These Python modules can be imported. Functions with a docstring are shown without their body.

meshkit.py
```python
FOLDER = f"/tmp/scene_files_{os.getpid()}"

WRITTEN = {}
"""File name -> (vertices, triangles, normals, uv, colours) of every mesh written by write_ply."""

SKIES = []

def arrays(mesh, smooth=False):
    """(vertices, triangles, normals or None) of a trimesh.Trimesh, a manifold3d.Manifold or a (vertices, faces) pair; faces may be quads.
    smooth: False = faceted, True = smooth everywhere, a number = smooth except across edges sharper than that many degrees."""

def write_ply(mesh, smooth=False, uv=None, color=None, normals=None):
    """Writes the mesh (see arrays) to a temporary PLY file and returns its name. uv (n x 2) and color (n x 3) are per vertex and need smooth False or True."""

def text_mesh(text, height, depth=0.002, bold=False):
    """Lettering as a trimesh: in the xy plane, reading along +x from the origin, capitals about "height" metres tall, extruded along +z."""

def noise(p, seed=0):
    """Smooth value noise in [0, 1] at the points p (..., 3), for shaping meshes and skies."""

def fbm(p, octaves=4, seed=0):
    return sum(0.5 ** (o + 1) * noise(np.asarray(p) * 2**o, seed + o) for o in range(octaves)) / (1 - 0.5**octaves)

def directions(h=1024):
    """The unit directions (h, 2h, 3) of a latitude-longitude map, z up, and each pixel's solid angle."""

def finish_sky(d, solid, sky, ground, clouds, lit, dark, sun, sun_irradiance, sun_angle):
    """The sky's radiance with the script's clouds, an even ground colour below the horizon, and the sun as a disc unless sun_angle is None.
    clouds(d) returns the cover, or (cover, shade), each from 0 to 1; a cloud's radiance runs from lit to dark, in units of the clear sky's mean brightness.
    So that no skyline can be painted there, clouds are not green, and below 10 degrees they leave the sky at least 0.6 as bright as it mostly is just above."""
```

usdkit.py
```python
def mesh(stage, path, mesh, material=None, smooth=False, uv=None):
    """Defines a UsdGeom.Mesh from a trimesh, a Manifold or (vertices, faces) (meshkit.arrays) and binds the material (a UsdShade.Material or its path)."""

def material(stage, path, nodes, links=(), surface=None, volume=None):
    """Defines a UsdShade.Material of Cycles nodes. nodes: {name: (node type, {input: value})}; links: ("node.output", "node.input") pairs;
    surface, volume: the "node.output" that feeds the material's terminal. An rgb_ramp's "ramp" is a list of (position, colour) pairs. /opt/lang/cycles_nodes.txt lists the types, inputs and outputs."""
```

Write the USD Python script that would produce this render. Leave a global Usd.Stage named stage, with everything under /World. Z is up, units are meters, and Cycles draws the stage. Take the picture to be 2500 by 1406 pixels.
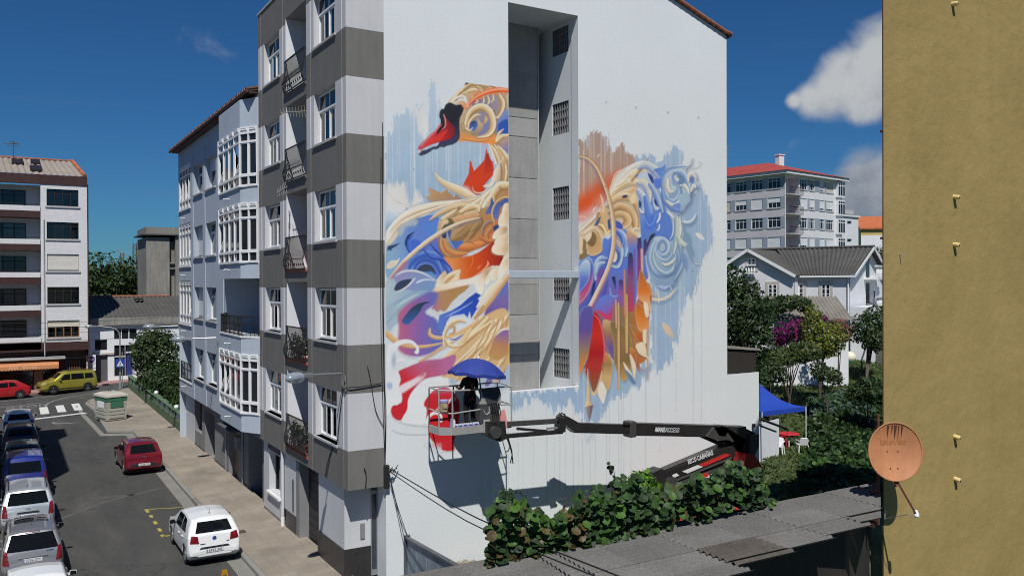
import math,random
import numpy as np,trimesh,usdkit,meshkit
from pxr import Usd,UsdGeom,UsdLux,UsdShade,Gf,Sdf,Vt
stage=Usd.Stage.CreateInMemory()
UsdGeom.SetStageUpAxis(stage,UsdGeom.Tokens.z);UsdGeom.SetStageMetersPerUnit(stage,1.0)
UsdGeom.Xform.Define(stage,'/World');stage.SetDefaultPrim(stage.GetPrimAtPath('/World'))
rng=np.random.default_rng(7);random.seed(7)
V3=lambda*a:np.array(a,float)
# ---- camera: a drone hovering over the street corner, 8 m up. x runs along the painted gable, y up the street
EYE=V3(-7.583,-20.878,8.0);FPX,YAW,PITCH,ROLL=2060.4,.541535,.006486,-.003873
_f=V3(math.sin(YAW)*math.cos(PITCH),math.cos(YAW)*math.cos(PITCH),-math.sin(PITCH))
_r=V3(math.cos(YAW),-math.sin(YAW),0);_u=np.cross(_r,_f)
CR,CU=math.cos(ROLL)*_r+math.sin(ROLL)*_u,-math.sin(ROLL)*_r+math.cos(ROLL)*_u
cam=UsdGeom.Camera.Define(stage,'/World/camera')
cam.CreateHorizontalApertureAttr(36.0);cam.CreateVerticalApertureAttr(36.0*575/1024)
cam.CreateFocalLengthAttr(36.0*FPX/2500);cam.CreateClippingRangeAttr(Gf.Vec2f(.1,5000))
cam.CreateExposureAttr(-0.12)
_m=np.eye(4);_m[0,:3],_m[1,:3],_m[2,:3],_m[3,:3]=CR,CU,-_f,EYE
cam.AddTransformOp().Set(Gf.Matrix4d(*_m.ravel().tolist()))
# ---- sun and sky
SUN_AZ,SUN_EL=math.radians(25),math.radians(55.5)      # azimuth from -y towards -x
SUN=V3(-math.sin(SUN_AZ)*math.cos(SUN_EL),-math.cos(SUN_AZ)*math.cos(SUN_EL),math.sin(SUN_EL))
sun=UsdLux.DistantLight.Define(stage,'/World/sun')
sun.CreateNormalizeAttr(True);sun.CreateIntensityAttr(1.25);sun.CreateAngleAttr(.5);sun.CreateColorAttr(Gf.Vec3f(1,.965,.9))
_z=SUN;_x=np.cross([0,0,1],_z);_x/=np.linalg.norm(_x);_y=np.cross(_z,_x)
_m=np.eye(4);_m[0,:3],_m[1,:3],_m[2,:3]=_x,_y,_z
sun.AddTransformOp().Set(Gf.Matrix4d(*_m.ravel().tolist()))
def view_dir(px,py):                                     # direction of a point of the 2500 x 1406 photograph
    d=_f+(px-1250)/FPX*CR-(py-703)/FPX*CU
    return d/np.linalg.norm(d)
def clouds_dome():
    n={'sky':('sky_texture',dict(sky_type='single_scattering',sun_disc=False,sun_elevation=SUN_EL,sun_rotation=math.atan2(SUN[0],SUN[1]),altitude=60,air_density=1.0,aerosol_density=.07,ozone_density=1.6)),
         'tc':('texture_coordinate',{}),'bg':('background_shader',dict(strength=.05)),
         'deep':('mix',dict(mix_type='multiply',fac=1.0,color2=(.26,.68,1.16))),
         'n1':('noise_texture',dict(scale=11.0,detail=9.0,roughness=.56,distortion=.35)),
         'n2':('noise_texture',dict(scale=26.0,detail=7.0,roughness=.6)),
         'stretch':('mapping',dict(mapping_type='point',scale=(3.2,3.2,22.0))),
         'n3':('noise_texture',dict(scale=1.6,detail=8.0,roughness=.6)),
         'sep':('separate_xyz',{})}
    l=[('sky.color','deep.color1'),('tc.generated','n1.vector'),('tc.generated','n2.vector'),('tc.generated','stretch.vector'),('stretch.vector','n3.vector'),('tc.generated','sep.vector')]
    last=None
    # cumulus: soft ellipsoidal masses in the sky with noise-eaten edges
    masses=[((2030,222),.030),((2085,190),.040),((2140,160),.048),((2200,140),.056),((1978,240),.022),((2120,240),.030),((1940,246),.012),((2250,190),.05),
              ((2330,140),.06),((2120,450),.036),((2180,440),.046),((2070,500),.030),((2150,500),.046),((2260,470),.05)]
    for k,((px,py),rad)in enumerate(masses):
        d=view_dir(px,py)
        n[f'd{k}']=('vector_math',dict(math_type='distance',vector2=tuple(d)))
        n[f'm{k}']=('map_range',dict(from_min=0.0,from_max=rad*1.5,to_min=1.0,to_max=0.0,clamp=True))
        l+=[('tc.generated',f'd{k}.vector1'),(f'd{k}.value',f'm{k}.value')]
        if last:
            n[f'x{k}']=('math',dict(math_type='smoothmax',value3=.25));l+=[(last,f'x{k}.value1'),(f'm{k}.result',f'x{k}.value2')];last=f'x{k}.value'
        else:last=f'm{k}.result'
    n['add']=('math',dict(math_type='multiply_add',value2=1.1));n['off']=('math',dict(math_type='add',value2=-.86))
    n['cov']=('map_range',dict(range_type='smoothstep',from_min=-.02,from_max=.46,clamp=True))
    l+=[('n1.fac','add.value1'),(last,'add.value3'),('add.value','off.value1'),('off.value','cov.value')]
    # bright tops and grey bellies: thickness and height give the tone
    n['tone']=('map_range',dict(from_min=.0,from_max=.75,clamp=True));n['ramp']=('rgb_ramp',dict(ramp=[(0,(3.0,3.7,5.0)),(.4,(6.0,6.7,7.8)),(1,(10.6,11.0,11.4))]))
    n['mixt']=('math',dict(math_type='multiply_add',value2=.9));n['h']=('map_range',dict(from_min=.06,from_max=.30,to_min=-.30,to_max=.55,clamp=True))
    l+=[('n2.fac','mixt.value1'),('sep.z','h.value'),('h.result','mixt.value3'),('mixt.value','tone.value'),('tone.result','ramp.fac')]
    n['cl']=('mix',{});l+=[('wm.color','cl.color1'),('ramp.color','cl.color2'),('cov.result','cl.fac')]
    # thin streaks and low far clouds near the horizon
    n['st']=('map_range',dict(range_type='smoothstep',from_min=.56,from_max=.80,to_max=.35,clamp=True));n['lowm']=('map_range',dict(from_min=.02,from_max=.30,to_min=1.0,to_max=.0,clamp=True));n['stl']=('math',dict(math_type='multiply'))
    n['wm']=('mix',dict(color2=(3.0,3.7,5.0)))
    l+=[('n3.fac','st.value'),('sep.z','lowm.value'),('st.result','stl.value1'),('lowm.result','stl.value2'),('stl.value','wm.fac'),('deep.color','wm.color1'),('cl.color','bg.color')]
    return usdkit.material(stage,'/World/Looks/sky',n,l,surface='bg.background')
dome=UsdLux.DomeLight.Define(stage,'/World/sky')
UsdShade.MaterialBindingAPI.Apply(dome.GetPrim()).Bind(clouds_dome())
# ---- helpers
_used={}
def numbered(parent,name):
    k=_used.get((parent,name),0);_used[(parent,name)]=k+1
    return f'{parent}/{name}' if k==0 else f'{parent}/{name}_{k:03d}'
def tag(prim,label=None,cat=None,group=None,kind=None):
    for k,v in(('label',label),('category',cat),('group',group),('kind',kind)):
        if v:prim.SetCustomDataByKey(k,v)
    return prim
class MB:
    'collects shapes for ONE mesh'
    def __init__(s,M=None):s.v,s.f,s.n,s.M,s.c=[],[],0,M,[]
    def add(s,v,f):
        v=np.asarray(v,float).reshape(-1,3);f=np.asarray(f,int)
        if s.M is not None:v=v@s.M[:3,:3].T+s.M[:3,3]
        if f.shape[1]==4:f=np.vstack([f[:,[0,1,2]],f[:,[0,2,3]]])
        s.v.append(v);s.f.append(f+s.n);s.n+=len(v);return s
    def quad(s,a,b,c,d):return s.add([a,b,c,d],[[0,1,2,3]])
    def hexa(s,p):return s.add(p,[[0,3,2,1],[4,5,6,7],[0,1,5,4],[1,2,6,5],[2,3,7,6],[3,0,4,7]])
    def box(s,x0,x1,y0,y1,z0,z1):
        return s.hexa([(x0,y0,z0),(x1,y0,z0),(x1,y1,z0),(x0,y1,z0),(x0,y0,z1),(x1,y0,z1),(x1,y1,z1),(x0,y1,z1)])
    def bbox(s,x0,x1,y0,y1,z0,z1,b=.02):          # chamfered box
        import manifold3d as m3
        b=min(b,(x1-x0)*.45,(y1-y0)*.45,(z1-z0)*.45);P=[]
        for x in(x0,x1):
            for y in(y0,y1):
                for z in(z0,z1):
                    sx,sy,sz=(b if x==x0 else-b),(b if y==y0 else-b),(b if z==z0 else-b)
                    P+=[(x,y+sy,z+sz),(x+sx,y,z+sz),(x+sx,y+sy,z)]
        h=m3.Manifold.hull_points(np.array(P));m=h.to_mesh();return s.add(m.vert_properties[:,:3],m.tri_verts)
    def hull(s,P):
        import manifold3d as m3
        m=m3.Manifold.hull_points(np.array(P,float)).to_mesh();return s.add(m.vert_properties[:,:3],m.tri_verts)
    def prism(s,poly,fn,a,b):
        'polygon (list of 2-d points) extruded from a to b; fn(u, v, w) -> point'
        from shapely.geometry import Polygon
        V,F=trimesh.creation.triangulate_polygon(Polygon(poly),engine='earcut')if False else _tri(poly)
        n=len(V);A=[fn(u,v,a)for u,v in V];B=[fn(u,v,b)for u,v in V]
        s.add(A+B,np.vstack([F[:,::-1],F+n]))
        m=len(poly);side=[fn(u,v,a)for u,v in poly]+[fn(u,v,b)for u,v in poly]
        return s.add(side,[[i,(i+1)%m,m+(i+1)%m,m+i]for i in range(m)])
    def tube(s,pts,r,n=8,cap=True):
        P=np.array(pts,float);k=len(P);R=np.full(k,r)if np.ndim(r)==0 else np.array(r,float)
        T=np.gradient(P,axis=0);T/=np.maximum(np.linalg.norm(T,axis=1,keepdims=True),1e-9)
        up=V3(0,0,1)if abs(T[0][2])<.9 else V3(1,0,0);V=[]
        a0=np.cross(T[0],up);a0/=np.linalg.norm(a0)
        for i in range(k):
            a=a0-T[i]*(a0@T[i]);a/=np.linalg.norm(a);a0=a;b=np.cross(T[i],a)
            for j in range(n):
                t=2*math.pi*j/n;V.append(P[i]+R[i]*(math.cos(t)*a+math.sin(t)*b))
        F=[[i*n+j,i*n+(j+1)%n,(i+1)*n+(j+1)%n,(i+1)*n+j]for i in range(k-1)for j in range(n)]
        s.add(V,F)
        if cap:
            for i in(0,k-1):s.add([P[i]]+V[i*n:(i+1)*n],[[0,1+j,1+(j+1)%n]if i else[0,1+(j+1)%n,1+j]for j in range(n)])
        return s
    def rod(s,a,b,r,n=8):return s.tube([a,b],r,n)
    def bar(s,a,b,w,h,up=(0,0,1)):                 # rectangular bar from a to b
        a,b,up=np.array(a,float),np.array(b,float),np.array(up,float)
        t=(b-a)/np.linalg.norm(b-a);x=np.cross(t,up);x/=np.linalg.norm(x);y=np.cross(x,t)
        return s.hexa([a-x*w/2-y*h/2,a+x*w/2-y*h/2,a+x*w/2+y*h/2,a-x*w/2+y*h/2,b-x*w/2-y*h/2,b+x*w/2-y*h/2,b+x*w/2+y*h/2,b-x*w/2+y*h/2])
    def lathe(s,prof,c=(0,0,0),ax='z',n=20):
        V=[];k=len(prof)
        for r,h in prof:
            for j in range(n):
                t=2*math.pi*j/n;q=(r*math.cos(t),r*math.sin(t),h)
                if ax=='x':q=(q[2],q[0],q[1])
                elif ax=='y':q=(q[1],q[2],q[0])
                V.append((q[0]+c[0],q[1]+c[1],q[2]+c[2]))
        return s.add(V,[[i*n+j,i*n+(j+1)%n,(i+1)*n+(j+1)%n,(i+1)*n+j]for i in range(k-1)for j in range(n)])
    def ball(s,c,r,sub=2,sc=(1,1,1)):
        m=trimesh.creation.icosphere(subdivisions=sub);return s.add(m.vertices*r*np.array(sc)+np.array(c),m.faces)
    def arrays(s):return np.vstack(s.v),np.vstack(s.f)
    def build(s,name,mat,parent='/World',smooth=False,label=None,cat=None,group=None,kind=None):
        v,f=s.arrays();path=numbered(str(parent),name)
        usdkit.mesh(stage,path,(v,f),mat if isinstance(mat,UsdShade.Material)else M(mat),smooth=smooth)
        tag(stage.GetPrimAtPath(path),label,cat,group,kind);return path
def _tri(poly):
    import manifold3d as m3
    P=np.array(poly,float);F=np.array(m3.triangulate([P]))
    return[tuple(p)for p in P],F
def thing(name,label,cat,group=None,loc=None,rotz=0,kind=None):
    path=numbered('/World',name);x=UsdGeom.Xform.Define(stage,path)
    if loc is not None:
        x.AddTranslateOp().Set(Gf.Vec3d(*map(float,loc)))
        if rotz:x.AddRotateZOp().Set(float(rotz))
    tag(x.GetPrim(),label,cat,group,kind);return path
def copy_of(src,label,cat,group,loc,rotz=0,name=None):
    path=thing(name or src.rsplit('/',1)[1].rstrip('0123456789').rstrip('_'),label,cat,group,loc,rotz)
    p=stage.GetPrimAtPath(path);p.GetReferences().AddInternalReference(src);p.SetInstanceable(True);return path
def holder(parent,name,label=None):
    path=numbered(parent,name);x=UsdGeom.Xform.Define(stage,path);tag(x.GetPrim(),label);return path
class Fr:
    'a local frame on a wall: u along, v up, n out of the wall'
    def __init__(s,o,u,n):s.o,s.u,s.n=np.array(o,float),np.array(u,float),np.array(n,float);s.v=V3(0,0,1)
    def p(s,u,v,n=0):return s.o+s.u*u+s.v*v+s.n*n
    def box(s,mb,u0,u1,v0,v1,n0,n1):return mb.hexa([s.p(u0,v0,n0),s.p(u1,v0,n0),s.p(u1,v0,n1),s.p(u0,v0,n1),s.p(u0,v1,n0),s.p(u1,v1,n0),s.p(u1,v1,n1),s.p(u0,v1,n1)])
    def wall(s,mb,u0,u1,v0,v1,holes,depth=.15,n=0,back=True):
        'a wall face with openings (u0,u1,v0,v1[,depth]) and their reveals'
        U=sorted({u0,u1,*[min(max(h[k],u0),u1)for h in holes for k in(0,1)]});W=sorted({v0,v1,*[min(max(h[k],v0),v1)for h in holes for k in(2,3)]})
        for a,b in zip(U,U[1:]):
            for c,d in zip(W,W[1:]):
                m,q=(a+b)/2,(c+d)/2
                if not any(h[0]<m<h[1]and h[2]<q<h[3]for h in holes):mb.quad(s.p(a,c,n),s.p(b,c,n),s.p(b,d,n),s.p(a,d,n))
        for h in holes:
            a,b,c,d=max(h[0],u0),min(h[1],u1),max(h[2],v0),min(h[3],v1);D=h[4]if len(h)>4 else depth
            if D<=0 or a>=b or c>=d:continue
            for side,(p,q)in enumerate((((a,c),(a,d)),((b,d),(b,c)),((a,d),(b,d)),((b,c),(a,c)))):
                if(side==2 and h[3]>v1+1e-6)or(side==3 and h[2]<v0-1e-6):continue
                mb.quad(s.p(*p,n),s.p(*q,n),s.p(*q,n-D),s.p(*p,n-D))
        return mb
def at_x(px,py,x=0.):d=view_dir(px,py);return EYE+d*((x-EYE[0])/d[0])      # where a line of sight meets a real wall, gable or the ground
def at_y(px,py,y=0.):d=view_dir(px,py);return EYE+d*((y-EYE[1])/d[1])
def at_z(px,py,z=0.):d=view_dir(px,py);return EYE+d*((z-EYE[2])/d[2])
# ---- materials
_mats={}
def M(name):return _mats[name]
def mat(name,col,rough=.7,var=.12,scale=3.,fine=0.,bump=0.,bscale=60.,metal=0.,coat=0.,streak=0.,spec=.4,col2=None,detail=5.,dirt=0.):
    'paint / plaster / stone: base colour with two sizes of unevenness, optional run-off streaks and bump'
    c=np.array(col,float);d=np.array(col2,float)if col2 is not None else c*(1+var)
    n={'g':('geometry',{}),'a':('noise_texture',dict(scale=scale,detail=detail,roughness=.6)),'r':('rgb_ramp',dict(ramp=[(.25,tuple(c*(1-var))),(.5,tuple(c)),(.75,tuple(d))])),
         'p':('principled_bsdf',dict(roughness=rough,metallic=metal,coat_weight=coat,specular_ior_level=spec))}
    l=[('g.position','a.vector'),('a.fac','r.fac')];out='r.color'
    if streak:
        n['sm']=('mapping',dict(mapping_type='point',scale=(2.6,2.6,.22)));n['sn']=('noise_texture',dict(scale=2.2,detail=6.,roughness=.65));n['sr']=('map_range',dict(from_min=.42,from_max=.8,to_min=1.,to_max=1-streak,clamp=True))
        n['sx']=('mix',dict(mix_type='multiply',fac=1.));l+=[('g.position','sm.vector'),('sm.vector','sn.vector'),('sn.fac','sr.value'),(out,'sx.color1'),('sr.result','sx.color2')];out='sx.color'
    if fine:
        n['fn']=('noise_texture',dict(scale=bscale,detail=3.));n['fr']=('map_range',dict(from_min=.3,from_max=.7,to_min=1-fine,to_max=1+fine));n['fx']=('mix',dict(mix_type='multiply',fac=1.))
        l+=[('g.position','fn.vector'),('fn.fac','fr.value'),(out,'fx.color1'),('fr.result','fx.color2')];out='fx.color'
    if bump:
        n['bn']=('noise_texture',dict(scale=bscale,detail=4.));n['b']=('bump',dict(strength=min(1.,bump),distance=.01));l+=[('g.position','bn.vector'),('bn.fac','b.height'),('b.normal','p.normal')]
    l.append((out,'p.base_color'))
    _mats[name]=usdkit.material(stage,'/World/Looks/'+name,n,l,surface='p.BSDF');return _mats[name]
def glass(name,tint=.5,refl=(1,1,1),rough=.02,ior=1.55):
    n={'t':('transparent_bsdf',dict(color=(tint,tint*1.02,tint))),'g':('glossy_bsdf',dict(color=refl,roughness=rough)),'f':('fresnel',dict(IOR=ior)),'m':('mix_closure',{})}
    _mats[name]=usdkit.material(stage,'/World/Looks/'+name,n,[('f.fac','m.fac'),('t.BSDF','m.closure1'),('g.BSDF','m.closure2')],surface='m.closure')
def carpaint(name,col,metal=0.,rough=.32,flake=.0):
    mat(name,col,rough,var=.03,scale=1.5,metal=metal,coat=.9,spec=.5)
mat('gable_white',(.70,.735,.755),.62,.035,.35,fine=.025,bump=.3,bscale=22.,streak=.010)
mat('band_white',(.55,.55,.575),.8,.06,.8,fine=.05,bump=.35,bscale=90.,streak=.09)
mat('band_grey',(.165,.16,.15),.85,.08,.7,fine=.06,bump=.3,bscale=90.,streak=.22)
mat('pale_blue',(.42,.48,.56),.75,.06,.6,fine=.03,bump=.2,bscale=70.,streak=.10)
mat('frame_white',(.76,.77,.78),.35,.02,2.)
mat('concrete_panel',(.33,.33,.325),.85,.10,1.2,fine=.10,bump=.4,bscale=40.,streak=.12)
mat('concrete_panel_worn',(.29,.29,.285),.85,.12,1.6,fine=.10,bump=.4,bscale=40.,streak=.18)
mat('mortar',(.42,.42,.41),.9,.1,4.)
mat('dark_plaster',(.09,.09,.10),.9,.15,1.)
mat('ground_floor_white',(.55,.56,.58),.8,.06,.9,streak=.08,fine=.04)
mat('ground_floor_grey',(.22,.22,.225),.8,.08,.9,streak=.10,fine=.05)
mat('granite_dado',(.035,.033,.034),.4,.2,8.,fine=.2,bscale=200.)
mat('garage_metal',(.03,.03,.034),.5,.1,3.)
mat('recess_shade_grey',(.26,.26,.28),.85,.08,.9)  # balcony back and ceiling, shade of the niche put into a darker grey
mat('dark_room',(.012,.013,.015),.9,.3,2.)
mat('curtain',(.55,.55,.53),.9,.1,5.,fine=.12,bscale=22.)
mat('blind',(.62,.60,.55),.7,.05,3.)
mat('blind_cream',(.60,.56,.46),.7,.05,3.)
mat('sill_stone',(.42,.42,.42),.7,.1,6.)
mat('wrought_iron',(.018,.018,.02),.5,.2,10.)
mat('red_tile',(.30,.075,.05),.6,.2,9.)
mat('roof_tile',(.26,.10,.06),.8,.3,3.,fine=.2,bscale=20.)
mat('roof_tile_orange',(.42,.12,.045),.8,.18,1.5,fine=.15,bscale=8.)
mat('roof_tile_red',(.33,.055,.045),.75,.18,.8,fine=.12,bscale=8.)
mat('brown_edge',(.06,.03,.022),.7,.2,3.)
_an={'g':('geometry',{}),'m':('mapping',dict(mapping_type='point',scale=(1.6,.45,1))),'a':('noise_texture',dict(scale=.55,detail=9.,roughness=.68,distortion=.4)),'r':('rgb_ramp',dict(ramp=[(.28,(.040,.041,.040)),(.46,(.056,.057,.055)),(.58,(.066,.065,.061)),(.74,(.105,.102,.094))])),'f':('noise_texture',dict(scale=95.,detail=2.)),'fr':('map_range',dict(from_min=.3,from_max=.7,to_min=.72,to_max=1.28)),'c':('voronoi_texture',dict(feature='distance_to_edge',scale=.16,randomness=1.)),'cd':('noise_texture',dict(scale=2.5,detail=4.)),'cm':('vector_math',dict(math_type='add')),'cr':('map_range',dict(from_min=.0,from_max=.006,to_min=.55,to_max=1.,clamp=True)),'x':('mix',dict(mix_type='multiply',fac=1.)),'y':('mix',dict(mix_type='multiply',fac=1.)),'p':('principled_bsdf',dict(roughness=.9,specular_ior_level=.3)),'b':('bump',dict(strength=.5,distance=.01))}
_mats['asphalt']=usdkit.material(stage,'/World/Looks/asphalt',_an,[('g.position','m.vector'),('m.vector','a.vector'),('a.fac','r.fac'),('r.color','x.color1'),('g.position','f.vector'),('f.fac','fr.value'),('fr.result','x.color2'),('g.position','cd.vector'),('g.position','cm.vector1'),('cd.color','cm.vector2'),('cm.vector','c.vector'),('c.distance','cr.value'),('x.color','y.color1'),('cr.result','y.color2'),('y.color','p.base_color'),('f.fac','b.height'),('b.normal','p.normal')],surface='p.BSDF')
mat('paving',(.27,.235,.195),.9,.14,.8,fine=.10,bump=.3,bscale=80.,col2=(.30,.265,.215))
mat('paving_pink',(.34,.20,.18),.9,.12,1.5,fine=.08,bscale=60.)
mat('kerb',(.23,.225,.205),.88,.15,3.,fine=.14,bscale=60.)
mat('kerb_dark',(.17,.165,.155),.88,.15,3.,fine=.14,bscale=60.)
mat('gutter',(.20,.195,.175),.9,.18,1.2,fine=.12,bscale=60.)
mat('road_paint',(.58,.58,.56),.8,.12,4.,fine=.16,bscale=24.)
mat('road_paint_worn',(.22,.22,.215),.85,.3,3.,fine=.35,bscale=14.)
mat('road_yellow',(.36,.29,.07),.85,.3,3.,fine=.3,bscale=16.)
mat('iron_cover',(.075,.062,.05),.7,.25,12.)
mat('brick_white',(.68,.68,.69),.7,.04,1.,streak=.04)
mat('brown_tile',(.055,.026,.024),.45,.2,2.,fine=.15,bscale=30.)
mat('balcony_white',(.62,.62,.63),.7,.05,1.5,streak=.12)
mat('bronze_frame',(.022,.018,.016),.4,.15,5.)
mat('wood_frame',(.20,.11,.05),.55,.2,6.)
mat('dark_pane',(.016,.019,.022),.07,.2,.7,spec=.6)
mat('blue_pane',(.035,.045,.06),.06,.2,.5,spec=.7)
mat('awning_orange',(.52,.23,.10),.85,.06,2.)
mat('awning_letter',(.72,.55,.42),.85,.05,2.)
mat('weathered_concrete',(.26,.25,.225),.9,.22,.5,fine=.14,bscale=20.,streak=.5)
mat('stained_concrete',(.22,.21,.19),.9,.25,.6,fine=.2,bscale=14.,streak=.3)
mat('corrugated_grey',(.112,.108,.102),.9,.18,.9,fine=.16,bscale=22.,bump=.3)
mat('corrugated_pale',(.128,.124,.116),.9,.18,.9,fine=.16,bscale=22.,bump=.3)
mat('corrugated_dark',(.075,.066,.055),.9,.25,1.4,fine=.2,bscale=18.,bump=.3)
mat('corrugated_warm',(.21,.195,.17),.9,.2,1.1,fine=.16,bscale=20.)
mat('roof_cement',(.078,.075,.071),.9,.2,.8,fine=.18,bscale=12.)
mat('roof_pinkish',(.27,.235,.205),.85,.15,.6,fine=.12,bscale=10.)
mat('house_white',(.70,.71,.74),.75,.05,.7,streak=.07)
mat('stone_surround',(.48,.44,.40),.85,.12,4.)
mat('block_lilac',(.56,.53,.56),.8,.05,.5,streak=.05)
mat('block_white',(.68,.68,.70),.8,.05,.5,streak=.05)
mat('block_blue',(.28,.33,.40),.8,.06,.6)
mat('house_yellow',(.52,.40,.14),.8,.06,.5,streak=.05)
mat('door_blue',(.03,.04,.17),.5,.12,3.)
mat('green_wall',(.085,.135,.075),.8,.14,1.1,streak=.12,fine=.06)
mat('balustrade_white',(.70,.71,.70),.7,.06,2.)
mat('green_cap',(.09,.16,.09),.7,.14,3.)
mat('container_body',(.36,.35,.30),.6,.08,2.,streak=.08)
mat('container_green',(.04,.15,.085),.6,.1,2.)
mat('container_lid',(.42,.40,.35),.7,.08,3.)
mat('galvanised',(.34,.35,.355),.45,.12,6.,metal=.5)
mat('lamp_glass',(.45,.50,.55),.12,.05,4.,metal=.55)
mat('sign_blue',(.02,.06,.30),.4,.05,3.)
mat('sign_white',(.75,.75,.76),.5,.03,3.)
mat('sign_purple',(.10,.04,.25),.4,.06,3.)
mat('black',(.012,.012,.013),.6,.2,5.)
mat('tyre',(.016,.016,.017),.85,.15,10.)
mat('alloy',(.42,.43,.44),.35,.06,8.,metal=.7)
mat('car_glass',(.006,.007,.008),.015,.1,2.,spec=.22,coat=.0)
mat('tail_red',(.15,.006,.008),.18,.1,12.,coat=.8)
mat('head_lamp',(.45,.46,.47),.15,.05,9.,coat=.6)
mat('trim_black',(.018,.018,.02),.5,.1,5.)
mat('chrome',(.62,.63,.64),.18,.02,5.,metal=1.)
mat('plate_white',(.70,.71,.72),.45,.02,5.)
carpaint('paint_white',(.72,.735,.74));carpaint('paint_red_dark',(.17,.006,.014),.25,.30);carpaint('paint_red',(.36,.010,.012));carpaint('paint_gold',(.42,.36,.045),.55,.34)
carpaint('paint_silver',(.50,.53,.56),.55,.34);carpaint('paint_grey',(.30,.305,.32),.6,.34);carpaint('paint_black',(.010,.010,.011));carpaint('paint_charcoal',(.04,.042,.045),.4,.34);carpaint('paint_blue',(.012,.022,.20),.1,.3)
mat('lift_black',(.022,.021,.021),.42,.25,3.,fine=.2,bscale=20.,spec=.5)
mat('lift_grey',(.055,.053,.052),.5,.2,4.)
mat('lift_red',(.50,.030,.025),.45,.12,3.)
mat('lift_letter',(.70,.71,.72),.6,.05,6.)
mat('basket_steel',(.36,.36,.34),.5,.10,8.,metal=.2)
mat('basket_dark',(.06,.06,.062),.6,.2,8.)
mat('control_box',(.042,.048,.055),.6,.1,6.)
mat('umbrella_blue',(.016,.038,.24),.7,.08,3.,fine=.06,bscale=30.)
mat('gazebo_blue',(.014,.055,.36),.65,.08,1.5,fine=.06,bscale=20.)
mat('clothes_black',(.008,.008,.009),.95,.15,8.)
mat('harness',(.30,.05,.02),.8,.1,9.)
mat('skin',(.32,.17,.11),.6,.08,9.)
mat('hair',(.012,.009,.007),.7,.2,30.)
mat('can_white',(.66,.67,.72),.4,.06,20.);mat('can_violet',(.30,.29,.52),.4,.1,20.);mat('can_pink',(.72,.30,.27),.5,.1,20.);mat('can_blue',(.05,.07,.22),.4,.1,20.)
mat('bucket_tan',(.42,.32,.19),.7,.2,9.)
mat('plastic_white',(.74,.74,.74),.4,.03,3.);mat('plastic_red',(.50,.016,.025),.4,.05,3.)
mat('yellow_wall',(.385,.265,.075),.85,.06,.45,fine=.05,bump=.0,bscale=40.,streak=.05)
mat('yellow_fleck',(.68,.52,.22),.7,.08,6.)
mat('dish_orange',(.48,.21,.095),.55,.12,3.,streak=.2)
mat('dish_letter',(.42,.165,.06),.6,.08,4.)
mat('rust',(.11,.038,.02),.85,.35,14.,fine=.2,bscale=60.)
mat('fence_metal',(.20,.245,.29),.6,.16,1.2,streak=.35)
mat('fence_cap',(.09,.095,.105),.6,.2,4.)
mat('brick_orange',(.36,.17,.10),.85,.2,8.)
mat('rubble',(.24,.21,.16),.95,.3,5.,fine=.2,bscale=30.)
mat('cable',(.015,.015,.016),.7,.1,5.)
mat('annex_dark',(.030,.026,.022),.85,.25,1.3,streak=.3)
mat('annex_slab',(.24,.225,.20),.9,.2,2.)
mat('cone_yellow',(.62,.34,.03),.6,.06,6.)
mat('soil',(.075,.068,.042),.95,.3,.3,fine=.2,bscale=6.,col2=(.06,.085,.03))
mat('grass_ground',(.045,.072,.018),.95,.35,.35,fine=.3,bscale=5.,col2=(.085,.09,.03))
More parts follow.
